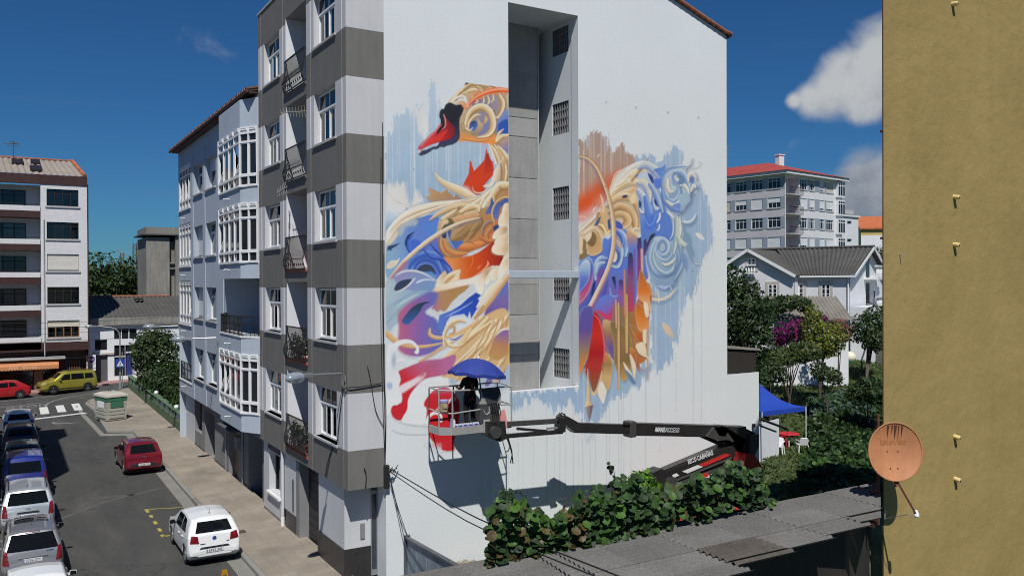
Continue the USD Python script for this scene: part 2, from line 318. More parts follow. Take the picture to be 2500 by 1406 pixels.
mat('bark',(.085,.065,.048),.9,.25,9.)
mat('stem_green',(.07,.085,.03),.8,.2,9.)
mat('dome_cream',(.66,.63,.50),.6,.06,3.)
mat('far_hill',(.05,.075,.06),.95,.2,.01)
def leafmat(name,col,var=.35,trans=.25,rough=.5,col2=None):
    c=np.array(col);d=np.array(col2)if col2 is not None else c*(1+var)
    n={'g':('geometry',{}),'a':('noise_texture',dict(scale=1.1,detail=3.)),'o':('noise_texture',dict(scale=9.,detail=2.)),'ad':('math',dict(math_type='multiply_add',value2=.45)),'r':('rgb_ramp',dict(ramp=[(.42,tuple(c*(1-var))),(.7,tuple(c)),(1.,tuple(d))])),
         'p':('principled_bsdf',dict(roughness=rough,specular_ior_level=.35)),'t':('translucent_bsdf',{}),'m':('mix_closure',dict(fac=trans))}
    _mats[name]=usdkit.material(stage,'/World/Looks/'+name,n,[('g.position','a.vector'),('g.position','o.vector'),('o.fac','ad.value1'),('a.fac','ad.value3'),('ad.value','r.fac'),('r.color','p.base_color'),('r.color','t.color'),('p.BSDF','m.closure1'),('t.BSDF','m.closure2')],surface='m.closure')
leafmat('leaf_dark',(.026,.050,.016));leafmat('leaf_mid',(.046,.088,.021));leafmat('leaf_olive',(.082,.105,.028));leafmat('leaf_lime',(.20,.22,.028));leafmat('leaf_bright',(.085,.19,.018));leafmat('leaf_cabbage',(.06,.11,.085),rough=.6)
leafmat('leaf_vine',(.036,.082,.020),rough=.55,trans=.30);leafmat('leaf_vine_pale',(.065,.145,.024),rough=.55,trans=.32);leafmat('leaf_vine_dark',(.022,.046,.016),rough=.58,trans=.25);leafmat('leaf_vine_brown',(.085,.062,.022),rough=.5,trans=.2)  # vine greens from dark to pale, mixed at random among the leaves
leafmat('petal_magenta',(.22,.018,.15),trans=.3);leafmat('petal_pink',(.30,.10,.10),trans=.3);leafmat('leaf_cypress',(.035,.062,.012));leafmat('petal_white',(.55,.55,.50))
glass('window_glass',.62);glass('shop_glass',.45)
# ---- the setting: ground, roads, pavements, markings
def gz(x,y):                                             # the cross street climbs gently to the right
    t=np.clip((np.asarray(y,float)-41)/7,0,1);t=t*t*(3-2*t);return np.maximum(.045*(np.clip(np.asarray(x,float),-30,40)+3.)*t,-.04)
def slab(mb,poly,z0,h,fn=lambda x,y:0.):            # a raised flat polygon that follows the ground
    V,F=_tri(poly);n=len(V);g=[float(fn(x,y))for x,y in V]
    mb.add([(x,y,z0+h+q)for(x,y),q in zip(V,g)]+[(x,y,z0-.15+q)for(x,y),q in zip(V,g)],np.vstack([F,F[:,::-1]+n]))
    m=len(poly);mb.add([(x,y,z0-.15+q)for(x,y),q in zip(V,g)]+[(x,y,z0+h+q)for(x,y),q in zip(V,g)],[[i,(i+1)%m,m+(i+1)%m,m+i]for i in range(m)])
mat('asphalt_pale',(.088,.087,.084),.92,.2,2.,fine=.3,bscale=30.)
b=MB();R=2600.;b.quad((-R,-R,-.06),(R,-R,-.06),(R,R,-.06),(-R,R,-.06));b.build('ground','soil',kind='structure')
def sheet(mb,x0,x1,y0,y1,dz,step=1.):
    xs=np.linspace(x0,x1,max(2,int((x1-x0)/step)+1));ys=np.linspace(y0,y1,max(2,int((y1-y0)/step)+1));X,Y=np.meshgrid(xs,ys)
    k=len(xs);mb.add(np.stack([X.ravel(),Y.ravel(),gz(X,Y).ravel()+dz],1),[[j*k+i,j*k+i+1,(j+1)*k+i+1,(j+1)*k+i]for j in range(len(ys)-1)for i in range(k-1)])
b=MB();sheet(b,-9.,3.,-70,41,0,6.);sheet(b,-60.,60.,41,60,0,1.);b.build('road','asphalt',kind='structure',smooth=True)
# joint-lined concrete pavement
n={'g':('geometry',{}),'m':('mapping',dict(mapping_type='point',scale=(1,1,0))),'k':('brick_texture',dict(scale=2.5,offset=.0,mortar_size=.012,mortar_smooth=.4,bias=0.,brick_width=1.,row_height=1.,color1=(.30,.262,.215),color2=(.262,.228,.188),mortar=(.17,.15,.125))),
     'a':('noise_texture',dict(scale=.55,detail=7.,roughness=.62)),'ar':('map_range',dict(from_min=.3,from_max=.72,to_min=.72,to_max=1.12)),'x':('mix',dict(mix_type='multiply',fac=1.)),
     'f':('noise_texture',dict(scale=70.,detail=2.)),'fr':('map_range',dict(from_min=.3,from_max=.7,to_min=.9,to_max=1.1)),'y':('mix',dict(mix_type='multiply',fac=1.)),'p':('principled_bsdf',dict(roughness=.92,specular_ior_level=.25)),
     'bp':('bump',dict(strength=.25,distance=.004))}
_mats['paving']=usdkit.material(stage,'/World/Looks/paving_tiles',n,[('g.position','m.vector'),('m.vector','k.vector'),('k.color','x.color1'),('g.position','a.vector'),('a.fac','ar.value'),('ar.result','x.color2'),('x.color','y.color1'),('g.position','f.vector'),('f.fac','fr.value'),('fr.result','y.color2'),('y.color','p.base_color'),('f.fac','bp.height'),('bp.normal','p.normal')],surface='p.BSDF')
KX=-1.72;H0=.12
corner=[(KX,-60),(KX,28.55),(-2.9,29.3),(-2.86,38.4),(-3.05,41.6),(-2.76,43.2),(-1.85,44.7),(-.8,46.6),(.15,47.75)]
walk=[(.35,-60)]+[(x+.16,y)for x,y in corner[:2]]+[(-2.74,29.42),(-2.70,38.4),(-2.88,41.55),(-2.62,43.1),(-1.74,44.55),(-.7,46.45),(.15,47.55),(.35,47.6)]
walk=[(.35,-60)]+[(KX+.16,-60),(KX+.16,28.7)]+walk[3:]
b=MB();slab(b,walk[::-1],0.,H0,gz);pv=b.build('pavement','paving',kind='structure')
def along(P,step):
    P=[np.array(p,float)for p in P];out=[];
    for a,c in zip(P,P[1:]):
        L=np.linalg.norm(c-a);k=max(1,int(round(L/step)))
        out+=[(a+(c-a)*i/k,a+(c-a)*(i+1)/k)for i in range(k)]
    return out
kb=thing('kerb','row of grey concrete kerb stones edging the right-hand pavement','kerb')
for a,c in along([(KX,-2),*corner[1:]],1.0):
    d=(c-a)/np.linalg.norm(c-a);nrm=V3(d[1],-d[0]);jn=.004;m=MB();a,c=a+d*jn,c-d*jn;P=[]
    if-3<a[1]:
        z=float(gz(*a));hz=H0+.004+rng.uniform(-.004,.004)
        for q in(a,c):P+=[(q[0],q[1],z-.1),(q[0],q[1],z+hz-.02),(q[0]+nrm[0]*.02,q[1]+nrm[1]*.02,z+hz),(q[0]+nrm[0]*.15,q[1]+nrm[1]*.15,z+hz),(q[0]+nrm[0]*.15,q[1]+nrm[1]*.15,z-.1)]
        m.hull(P).build('kerb_stone','kerb' if rng.random()<.7 else 'kerb_dark',kb)
# concrete gutter along the kerb, its outer edge worn
b=MB();P=[(KX,-60),(KX,28.4),(-3.05,29.0),(-3.35,36.6),(-3.5,41.5)];Q=[(KX-.42,-60),(KX-.42,27.8),(-3.3,28.4),(-3.62,36.6),(-3.62,41.5)]
for(a,c),(d,e)in zip(zip(P,P[1:]),zip(Q,Q[1:])):b.quad((*d,.004+float(gz(*d))),(*a,.004+float(gz(*a))),(*c,.004+float(gz(*c))),(*e,.004+float(gz(*e))))
b.build('gutter','gutter',kind='structure')
# far pavement in pink paving, left pavement
def farkerb(x):return 50.05+.37*(x+6.1)
b=MB();xs=np.linspace(-24,16,41)
for x0,x1 in zip(xs,xs[1:]):
    for(p,q)in(((x0,x1),None),):
        A=[(x0,farkerb(x0)),(x1,farkerb(x1)),(x1,max(54.4,farkerb(x1)+2)),(x0,54.4)]
        b.quad(*[(x,y,float(gz(x,y))+.11)for x,y in A]);b.quad(*[(x0,farkerb(x0),float(gz(x0,farkerb(x0)))+z)for z in(.11,.0)],*[(x1,farkerb(x1),float(gz(x1,farkerb(x1)))+z)for z in(.0,.11)])
b.build('pink_pavement','paving_pink',kind='structure')
b=MB();slab(b,[(-8.3,-60),(-8.3,41),(-11,41),(-11,-60)],0.,.12);b.build('far_left_pavement','paving',kind='structure')
# painted markings
def mark(name,pts,m,dz=.006,thick=None,parent=None):
    b=MB()
    if thick is None:
        V,F=_tri(pts);
        if np.cross(np.subtract(V[F[0][1]],V[F[0][0]]),np.subtract(V[F[0][2]],V[F[0][0]]))<0:F=F[:,::-1]
        b.add([(x,y,float(gz(x,y))+dz)for x,y in V],F)
    else:
        P=np.array(pts,float);T=np.gradient(P,axis=0);T/=np.linalg.norm(T,axis=1,keepdims=True);N=np.stack([-T[:,1],T[:,0]],1)*thick/2
        for i in range(len(P)-1):b.quad(*[(x,y,float(gz(x,y))+dz)for x,y in(P[i]-N[i],P[i+1]-N[i+1],P[i+1]+N[i+1],P[i]+N[i])])
    return b
zc=thing('zebra_crossing','white striped pedestrian crossing across the mouth of the street','crossing')
for k in range(7):
    x=-3.83-.945*k;mark('',[(x,39.2-.32*k if k<3 else 38.3),(x+.48,39.25-.32*k if k<3 else 38.35),(x+.5,42.75-.35*k if k<3 else 41.6),(x+.02,42.7-.35*k if k<3 else 41.6)],'').build('stripe','road_paint',zc)
mark('',[(-6.9,36.4),(-3.28,37.75)],'',thick=.42).build('stop_line','road_paint',label='long white stop line painted in front of the crossing',cat='road marking')
mark('',[(-12,42.5),(-8,43.7),(-6.7,44.05),(-5.0,45.0)],'',thick=.16).build('edge_line','road_paint_worn',label='thin white line beyond the crossing running left behind the white car',cat='road marking')
mark('',[(-5.32,42.),(-5.28,43.),(-5.12,44.),(-4.7,45.4),(-3.85,46.75),(-2.6,47.45),(-1.7,47.8),(1.2,49.0),(8,51.6)],'',thick=.14).build('edge_line','road_paint_worn',label='thin curved white line from the crossing round to the right',cat='road marking')
mark('',[(-12,45.2),(-7.9,46.9),(-5.9,47.8),(-4.2,48.4)],'',thick=.12).build('edge_line','road_paint_worn',label='faint white parking line beside the red car on the cross street',cat='road marking')
tm=meshkit.text_mesh('STOP',1.0,depth=.001,bold=True);v=np.array(tm.vertices);v[:,0]=(v[:,0]-v[:,0].min())/(np.ptp(v[:,0]))*2.35;v[:,1]=(v[:,1]-v[:,1].min())/np.ptp(v[:,1])*1.15
vx,vy=-7.55+v[:,0],42.15+v[:,1]+.30*v[:,0];b=MB();b.add(np.stack([vx,vy,gz(vx,vy)+.006+(v[:,2]>.0005)*.001],1),tm.faces);b.build('stop_lettering','road_paint_worn',label='worn white STOP lettering on the road beyond the crossing',cat='road marking')
mark('',[(-5.3,34.4),(-5.15,34.0),(-4.3,33.75),(-3.75,34.25),(-4.2,33.95),(-5.05,34.25),(-5.2,34.9)],'').build('road_arrow','road_paint_worn',label='nearly worn away white direction arrow before the stop line',cat='road marking')
yp=thing('yellow_parking_mark','broken yellow parking bay outline on the road beside the white hatchback','road marking')
for P,t in(([(-3.38,11.5),(-2.12,11.05)],.07),([(-3.33,11.4),(-3.31,11.0)],.12),([(-3.3,10.6),(-3.3,10.25)],.11),([(-3.3,9.7),(-3.3,9.3)],.11),([(-3.31,8.75),(-3.3,8.35)],.11),([(-3.33,7.95),(-3.32,7.65)],.11),([(-3.32,7.75),(-3.0,7.68)],.1)):
    mark('',P,'',thick=t).build('stroke','road_yellow',yp)
for pts_,lab in(([(-4.9,14.2),(-3.3,14.0),(-2.3,14.6)],'pale strip of patched asphalt across the road behind the red hatchback'),([(-6.1,11.6),(-4.6,13.3),(-3.4,14.1)],'pale strip of patched asphalt running from the parked silver car')):
    mark('',pts_,'',dz=.003,thick=.18).build('asphalt_patch','asphalt_pale',label=lab,cat='road patch')
# covers let into the pavement
def cover(poly,lab):
    b=MB();slab(b,poly,H0-.1,.106);b.build('access_cover','iron_cover',label=lab,cat='cover')
cover([(-.62,14.8),(-.15,14.75),(-.13,14.95),(-.6,15.05)],'narrow rusty drain plate in the pavement by the doorway of the pale blue building')
cover([(-.33+.27*math.cos(t),13.85+.42*math.sin(t))for t in np.linspace(0,2*math.pi,20)[:-1]],'round iron manhole cover in the pavement by the pale blue building')
cover([(-.74,12.75),(-.58,12.75),(-.58,12.95),(-.74,12.95)],'small square iron cover, left of a pair below the manhole');cover([(-.44,12.66),(-.3,12.66),(-.3,12.85),(-.44,12.85)],'small square iron cover, right of a pair below the manhole')
cover([(-1.28,6.35),(-.9,6.35),(-.9,6.7),(-1.28,6.7)],'rectangular rusty iron cover in the pavement beside the white hatchback')
cover([(-.7,5.8),(-.57,5.8),(-.57,5.95),(-.7,5.95)],'little square cover on the pavement, farther of the two under the drainpipe');cover([(-.75,5.14),(-.63,5.14),(-.63,5.3),(-.75,5.3)],'little square cover on the pavement, nearer of the two under the drainpipe')
# ---- the painted gable building at the corner (bands of grey and white up the street front)
S=lambda o,u,n:Fr(o,u,n)
STREET=Fr((0,0,0),(0,1,0),(-1,0,0));GABLE=Fr((0,0,0),(1,0,0),(0,-1,0))
A=thing('apartment_building','five-storey corner block with grey and white bands and a swan mural on its gable','building')
FL=[2.74*k for k in range(5)];YL=8.72
WR,WL,NI=(.82,2.62),(6.12,7.95),(3.32,5.40)
holes=[]
for f in FL:
    holes+=[(WR[0],WR[1],3.68+f,5.13+f,.20),(WL[0],WL[1],3.68+f,5.13+f,.20),(NI[0],NI[1],2.86+f,5.30+f,0)]
def bands():
    z=[(2.63,3.65,'band_grey')]
    for k in range(5):z+=[(3.65+2.74*k,5.13+2.74*k,'band_white'),(5.13+2.74*k,min(3.65+2.74*(k+1),17.2)if k<4 else 17.2,'band_grey')]
    return z
for z0,z1,m in bands():
    nm='white_band' if m=='band_white' else 'grey_band'
    for fr,a,e in([(STREET,0,NI[0]),(STREET,NI[1],YL)]if m=='band_white' else[(STREET,0,YL)])+[(GABLE,0,1.05)]:b=MB();fr.wall(b,a,e,z0,z1,holes if fr is STREET else[]);b.build(nm,m,A)
b=MB();b.quad((0,0,2.63),(0,YL,2.63),(1.06,YL,2.63),(1.06,0,2.63));b.quad((0,YL,2.63),(0,YL,17.2),(10,YL,17.2),(10,YL,2.63));b.box(0,.35,.02,YL-.02,17.2,17.24);b.build('soffit','band_grey',A)
b=MB();b.box(-.03,0.34,-.03,YL+.03,17.24,17.30);b.build('parapet_cap','sill_stone',A)
def strip_piece(fr,u,w,z0,z1,m,name,n1=.018,n0=-.0):
    b=MB();fr.box(b,u-w/2,u+w/2,z0,z1,n0-.01,n1);b.build(name,m,A)
def alu_window(fr,u0,u1,v0,v1,parent,n=-.14,lights=2,leaves=3,fan=.42,cur=None,blind=0.,frame='frame_white',gl='window_glass',mirror=True,t=.055):
    'white aluminium window: fixed fanlights above sliding leaves, glass panes, curtain, dark room'
    w=holder(parent,'window')
    b=MB()
    for a,c in((u0,u0+t),(u1-t,u1)):fr.box(b,a,c,v0,v1,n-.06,n)
    for a,c in((v0,v0+t),(v1-t,v1)):fr.box(b,u0+t,u1-t,a,c,n-.058,n-.002)
    vf=v1-t-fan
    if fan:
        fr.box(b,u0+t,u1-t,vf-.03,vf+.03,n-.058,n+.003)
        for k in range(1,lights):x=u0+(u1-u0)*k/lights;fr.box(b,x-.022,x+.022,vf+.03,v1-t,n-.056,n-.004)
    b.build('frame',frame,w)
    top=vf-.03 if fan else v1-t;W=(u1-u0-2*t)/leaves
    for k in range(leaves):
        a=u0+t+W*k;c=a+W;d=n-.012-(k%2)*.028;s=.042;b=MB();v0_,t_=v0+t,top
        for p,q in((a,a+s),(c-s,c)):fr.box(b,p,q,v0_,t_,d-.024,d)
        for p,q in((v0_,v0_+s),(t_-s,t_)):fr.box(b,a+s,c-s,p,q,d-.023,d-.001)
        b.build('sash',frame,w);b=MB();fr.box(b,a+s,c-s,v0_+s,t_-s,d-.016,d-.010);b.build('pane',gl,w)
    if fan:
        for k in range(lights):
            a,c=u0+(u1-u0)*k/lights+(.022 if k else t),u0+(u1-u0)*(k+1)/lights-(.022 if k<lights-1 else t);b=MB();fr.box(b,a,c,vf+.03,v1-t,n-.034,n-.028);b.build('pane',gl,w)
    for(p,q,vv0,vv1,m)in(cur or[]):
        b=MB();P=u0+t+(u1-u0-2*t)*p;Q=u0+t+(u1-u0-2*t)*q;kk=max(4,int((Q-P)/.05));X=np.linspace(P,Q,kk+1);N=n-.16+.018*np.sin(np.arange(kk+1)*2.1+p*9)
        for i in range(kk):b.quad(fr.p(X[i],v0+(v1-v0)*vv0,N[i]),fr.p(X[i+1],v0+(v1-v0)*vv0,N[i+1]),fr.p(X[i+1],v0+(v1-v0)*vv1,N[i+1]),fr.p(X[i],v0+(v1-v0)*vv1,N[i]))
        b.build('curtain',m,w)
    if blind:
        b=MB();k=int(blind*(v1-v0)/.05)
        for i in range(k):z=v1-.02-.05*i;fr.box(b,u0+.03,u1-.03,z-.046,z-.006,n+.004,n+.016);fr.box(b,u0+.03,u1-.03,z-.008,z,n+.004,n+.011)
        b.build('roller_blind','frame_white' if frame=='frame_white' else 'blind_cream',w)
    b=MB();D=n-.55                                    # the dim room behind
    for q in((fr.p(u0,v0,D),fr.p(u1,v0,D),fr.p(u1,v1,D),fr.p(u0,v1,D)),(fr.p(u0,v0,n-.06),fr.p(u1,v0,n-.06),fr.p(u1,v0,D),fr.p(u0,v0,D)),(fr.p(u0,v1,n-.06),fr.p(u1,v1,n-.06),fr.p(u1,v1,D),fr.p(u0,v1,D)),(fr.p(u0,v0,n-.06),fr.p(u0,v1,n-.06),fr.p(u0,v1,D),fr.p(u0,v0,D)),(fr.p(u1,v0,n-.06),fr.p(u1,v1,n-.06),fr.p(u1,v1,D),fr.p(u1,v0,D))):b.quad(*q)
    b.build('room','dark_room',w);return w
def railing(k,f):
    'pot-bellied wrought iron balcony rail'
    z0=2.95+f;r=holder(A,'balcony_railing');b=MB();y0,y1=NI[0]+.03,NI[1]-.03
    prof=lambda h:-.04-.085*math.exp(-((h-.24)/.2)**2)
    hs=np.linspace(0,.98,9)
    for h,rr in((.0,.016),(.30,.012),(.98,.018)):b.bar((prof(h),y0,z0+h),(prof(h),y1,z0+h),rr*2,rr*2)
    n=19
    for i in range(n+1):
        y=y0+(y1-y0)*i/n;b.tube([(prof(h),y,z0+h)for h in hs],.011 if i%n else .016,5)
    b.build('bars','wrought_iron',r);b=MB()
    for i in range(n):
        if i%2==0:
            y=y0+(y1-y0)*(i+.5)/n;b.ball((prof(.13),y,z0+.13),.02,1,(.6,.7,2.2))
    b.build('ornament','wrought_iron',r)
    b=MB()
    for y in(y0,y1):b.bar((0.02,y,z0+.9),(prof(.9),y,z0+.98),.02,.02);b.bar((0.02,y,z0+.02),(prof(0),y,z0+.02),.02,.02)
    b.build('bracket','wrought_iron',r)
cur_sets=[[(0,.30,.02,.98,'curtain'),(.66,1,.02,.6,'blind')],[(0,.45,.05,.98,'curtain'),(.55,1,.4,.98,'curtain')],[(.05,.95,.45,.98,'blind')],[(0,1,.02,.98,'curtain')],[(0,.5,.1,.98,'blind'),(.6,.95,.02,.98,'curtain')]]
for k,f in enumerate(FL):
    alu_window(STREET,WR[0],WR[1],3.70+f,5.11+f,A,leaves=4,cur=cur_sets[k]);alu_window(STREET,WL[0],WL[1],3.70+f,5.11+f,A,leaves=4,cur=cur_sets[(k+2)%5])
    for w in(WR,WL):
        b=MB();STREET.box(b,w[0]-.08,w[1]+.08,3.62+f,3.68+f,-.20,.05);b.build('sill','sill_stone',A)
    b=MB();x1=1.05                                    # recessed balcony: side walls, back, ceiling, floor
    y0,y1,z0,z1=NI[0],NI[1],2.86+f,5.30+f
    b.quad((0,y1,z0),(0,y1,z1),(x1,y1,z1),(x1,y1,z0));b.build('balcony_side_wall','house_white',A);b=MB();b.quad((0,y0,z0),(x1,y0,z0),(x1,y0,z1),(0,y0,z1));b.build('balcony_side_wall','house_white',A);b=MB();b.quad((x1,y0,z0),(x1,y1,z0),(x1,y1,z1),(x1,y0,z1));b.quad((0,y0,z1),(x1,y0,z1),(x1,y1,z1),(0,y1,z1));b.build('balcony_recess','recess_shade_grey',A)
    b=MB();b.box(-.05 if k<3 else-.03,x1,y0-.03*(k<3),y1+.10,z0-.0,z0+.075);b.build('balcony_floor','red_tile' if k<3 else 'band_grey',A)
    fr=Fr((x1,0,0),(0,1,0),(-1,0,0));d=holder(A,'balcony_door');b=MB()
    for a,c,e,g in((y0+.35,y0+.42,z0+.08,z0+2.1),(y1-.42,y1-.35,z0+.08,z0+2.1),(y0+.42,y1-.42,z0+2.03,z0+2.1),((y0+y1)/2-.04,(y0+y1)/2+.04,z0+.08,z0+2.03)):fr.box(b,a,c,e,g,0,.05)
    b.build('frame','frame_white',d);b=MB();fr.box(b,y0+.42,y1-.42,z0+.08,z0+2.03,.004,.02);b.build('pane','dark_pane',d)
    railing(k,f)
for u in(.30,2.92,5.72,8.35):
    for z0,z1,m in bands():strip_piece(STREET,u,.05,z0+.002,z1-.002,m,'pilaster_rib')
# gable wall with the tall light well
X0,X1,Z0,Z1=4.88,7.34,4.85,16.05
gp=[(1.05,2.63),(1.05,18.95),(6.2,18.95),(13.53,16.36)]
b=MB();RID=(6.2,18.9)
def gable_top(x):return 17.35+(x-1.05)*.30 if x<6.2 else 16.36+(13.53-x)*.347
xs=sorted({1.05,X0,X1,6.2,13.53})
for a,c in zip(xs,xs[1:]):
    if X0<=(a+c)/2<=X1:
        b.quad((a,0,.0),(c,0,.0),(c,0,Z0),(a,0,Z0));b.quad((a,0,Z1),(c,0,Z1),(c,0,gable_top(c)),(a,0,gable_top(a)))
    else:b.quad((a,0,0),(c,0,0),(c,0,gable_top(c)),(a,0,gable_top(a)))
b.quad((13.53,0,0),(15.06,0,0),(15.06,0,4.83),(13.53,0,4.83));b.quad((13.53,0,4.83),(15.06,0,4.83),(15.06,1.2,4.83),(13.53,1.2,4.83))
b.quad((15.06,0,0),(15.06,3.4,0),(15.06,3.4,4.83),(15.06,0,4.83));b.quad((13.53,0,4.8),(13.53,YL,4.8),(13.53,YL,16.36),(13.53,0,16.36))
# framed edge and sides of the light well
DW=.36;WELL=3.2
b.quad((X1,0,Z0),(X1,DW,Z0),(X1,DW,Z1),(X1,0,Z1));b.quad((X0,0,Z1),(X1,0,Z1),(X1,DW,Z1),(X0,DW,Z1));b.quad((X0,0,Z0),(X0,0,Z1),(X0,WELL,Z1),(X0,WELL,Z0))
ZF=Z0-.6;b.quad((X0,0,Z0),(X1,0,Z0),(X1,.16,Z0),(X0,.16,Z0));b.quad((X0,.16,Z0),(X1,.16,Z0),(X1,.16,ZF),(X0,.16,ZF))
b.build('gable_wall','gable_white',A)
# end of the gable wall under the overhang
b=MB();b.quad((1.06,0.0,0),(1.06,0,2.63),(1.06,.66,2.63),(1.06,.66,0));b.build('wall_end','gable_white',A)
b=MB();XS=X1+.03
zs=[Z0-2.7]+[Z0,Z1]
wells=[(1.0,1.85,z0,z1)for z0,z1 in((5.02,6.08),(8.0-.55,8.93-.45),(10.35,11.6),(13.2,14.5))]
SIDE=Fr((XS,0,0),(0,1,0),(-1,0,0))
GR=[(.55,1.45,5.0,5.93),(.55,1.45,7.42,8.30),(.55,1.45,9.95,10.98),(.55,1.45,12.63,13.62),(.55,1.45,15.12,15.95)]
SIDE.wall(b,.16,WELL,ZF,Z0,[]);SIDE.wall(b,DW,WELL,Z0,Z1,[g for g in GR],depth=.12);b.quad((XS,WELL,Z0),(XS,WELL,Z1),(X0,WELL,Z1),(X0,WELL,Z0));b.quad((X0,DW,Z1),(XS,DW,Z1),(XS,WELL,Z1),(X0,WELL,Z1));b.quad((X0,.16,ZF),(XS,.16,ZF),(XS,WELL,ZF),(X0,WELL,ZF));b.quad((X1,DW,Z0),(XS,DW,Z0),(XS,DW,Z1),(X1,DW,Z1));b.build('light_well_wall','gable_white',A)
for g in GR:
    h=holder(A,'window_grille');b=MB()
    for i in range(8):y=g[0]+(g[1]-g[0])*i/7;SIDE.box(b,y-.016,y+.016,g[2],g[3],-.10,-.02)
    b.build('upright','ground_floor_grey',h);b=MB()
    for i in range(5):z=g[2]+(g[3]-g[2])*i/4;SIDE.box(b,g[0]+.0,g[1],z-.012,z+.012,-.098,-.024)
    b.build('crossbar','ground_floor_grey',h);b=MB();SIDE.box(b,g[0],g[1],g[2],g[3],-.125,-.11);b.build('backing','dark_room',h)
# the stack of cast panels inside the well
YP=1.62;XP=float(at_y(1317,700,1.62)[0]);zz=[Z0,6.06,8.03,10.0,10.42,12.25,12.8,14.7,Z1]
zz=[ZF,5.75,6.98,7.93,8.75,9.98,11.26,12.55,13.15,14.6,Z1]
b=MB();b.quad((X0,YP+.03,ZF),(XP,YP+.03,ZF),(XP,YP+.03,Z1),(X0,YP+.03,Z1));b.quad((XP,YP+.03,ZF),(XP,WELL,ZF),(XP,WELL,Z1),(XP,YP+.03,Z1));b.build('panel_shaft','mortar',A)
for k,(a,c)in enumerate(zip(zz,zz[1:])):
    b=MB();b.bbox(X0+.02,XP-.05,YP+.012,YP+.05,a+.012,c-.012,.008);b.build('concrete_panel','concrete_panel' if k%2 else 'concrete_panel_worn',A)
b=MB();b.box(XP-.035,XP,YP-.01,YP+.06,ZF,Z1);b.build('panel_edge','mortar',A)
b=MB();b.bbox(X0-.002,X1+.002,-.012,.25,8.13,8.35,.01);b.build('well_beam','pale_blue',A)
# tiled verge along the slope of the roof
b=MB();
for(xa,xb)in((1.0,6.2),(6.2,13.68)):
    za,zb=gable_top(max(xa,1.05)),gable_top(min(xb,13.53))-(.05 if xb>13 else 0)
    b.hexa([(xa,-.10,za),(xb,-.10,zb),(xb,YL,zb),(xa,YL,za),(xa,-.10,za+.07),(xb,-.10,zb+.07),(xb,YL,zb+.07),(xa,YL,za+.07)])
b.build('roof','brown_edge',A);b=MB()
for k in range(30):
    t=k/30;xa,xb=6.2+7.46*t,6.2+7.46*(k+1.12)/30;za,zb=gable_top(min(xa,13.5))+.075,gable_top(min(xb,13.53))+.06;b=MB();b.tube([(xa,-.06,za),(xb,-.06,zb)],[.065,.075],8);b.build('verge_tile','roof_tile',A)
b=MB();b.tube([(13.62,-.10,16.33),(13.62,YL,16.33)],.055,8);b.build('roof_gutter','brown_edge',A)
# ground floor: dark and pale bays set back under the overhang
GX=.12;G=Fr((GX,0,0),(0,1,0),(-1,0,0))
def gbox(u0,u1,v0,v1,n0,n1,m,name,lab=None):b=MB();G.box(b,u0,u1,v0,v1,n0,n1);return b.build(name,m,A,label=lab)
b=MB();G.wall(b,6.35,YL,.3,2.63,[(6.7,8.05,.98,2.32,.28)]);b.build('ground_floor_wall','ground_floor_white',A)
gbox(6.35,YL,.0,.30,-.3,.012,'kerb','plinth');gbox(6.62,8.1,.90,.975,-.28,.10,'frame_white','shop_sill')
b=MB();G.box(b,6.7,8.05,.98,2.32,-.30,-.27);b.build('shop_pane','dark_pane',A);b=MB()
for a,c,e,g in((6.7,6.78,.98,2.32),(7.97,8.05,.98,2.32),(6.78,7.97,2.24,2.32)):G.box(b,a,c,e,g,-.27,-.22)
b.build('shop_frame','bronze_frame',A);gbox(6.7,8.1,2.38,2.6,-.02,.03,'dark_plaster','shop_fascia')
b=MB();b.tube([(.06,6.22,2.62),(.06,6.22,.45)],.05,10);b.build('drainpipe','ground_floor_white',A);b=MB();b.tube([(.06,6.22,.47),(.06,6.22,.05)],.065,10);b.build('drainpipe_shoe','plastic_white',A)
gbox(4.95,6.35,.75,2.63,-.3,-.02,'ground_floor_white','pale_bay');gbox(5.0,6.1,.0,.75,-.3,.0,'granite_dado','granite_plinth');gbox(5.28,5.36,.85,1.85,-.02,.0,'black','letter_slot')
gbox(4.62,4.95,0,2.63,-.3,-.0,'ground_floor_grey','door_jamb');b=MB();G.box(b,2.75,4.62,.0,2.5,-.35,-.30);b.build('garage_door','garage_metal',A);b=MB()
for k in range(9):G.box(b,2.76,4.61,.1+.27*k,.115+.27*k,-.30,-.292)
b.build('door_groove','black',A)
gbox(2.75,4.62,2.5,2.63,-.30,-.05,'dark_plaster','door_lintel')
b=MB();CY=.62;b.quad((GX,2.75,.92),(GX,CY,.92),(GX,CY,2.63),(GX,2.75,2.63));b.quad((GX,2.75,.0),(GX,2.75,2.63),(GX+.3,2.75,2.63),(GX+.3,2.75,0));b.quad((GX,CY,.92),(.86,CY,.92),(.86,CY,2.63),(GX,CY,2.63));b.build('corner_wall','ground_floor_white',A)
b=MB();b.hexa([(GX-.02,CY-.02,0),(.86,CY-.02,0),(.86,2.8,0),(GX-.02,2.8,0),(GX-.02,CY-.02,.92),(.86,CY-.02,.92),(.86,2.8,.92),(GX-.02,2.8,.92)]);b.build('granite_plinth','granite_dado',A)
b=MB();b.box(.865,1.055,CY+.02,CY+.04,.25,2.3);b.build('shop_pane','blue_pane',A);b=MB()
for a,c,e,g in((.86,.885,.1,2.4),(1.03,1.055,.1,2.4),(.885,1.03,2.3,2.4),(.885,1.03,.1,.25)):b.box(a,c,CY-.01,CY+.05,e,g)
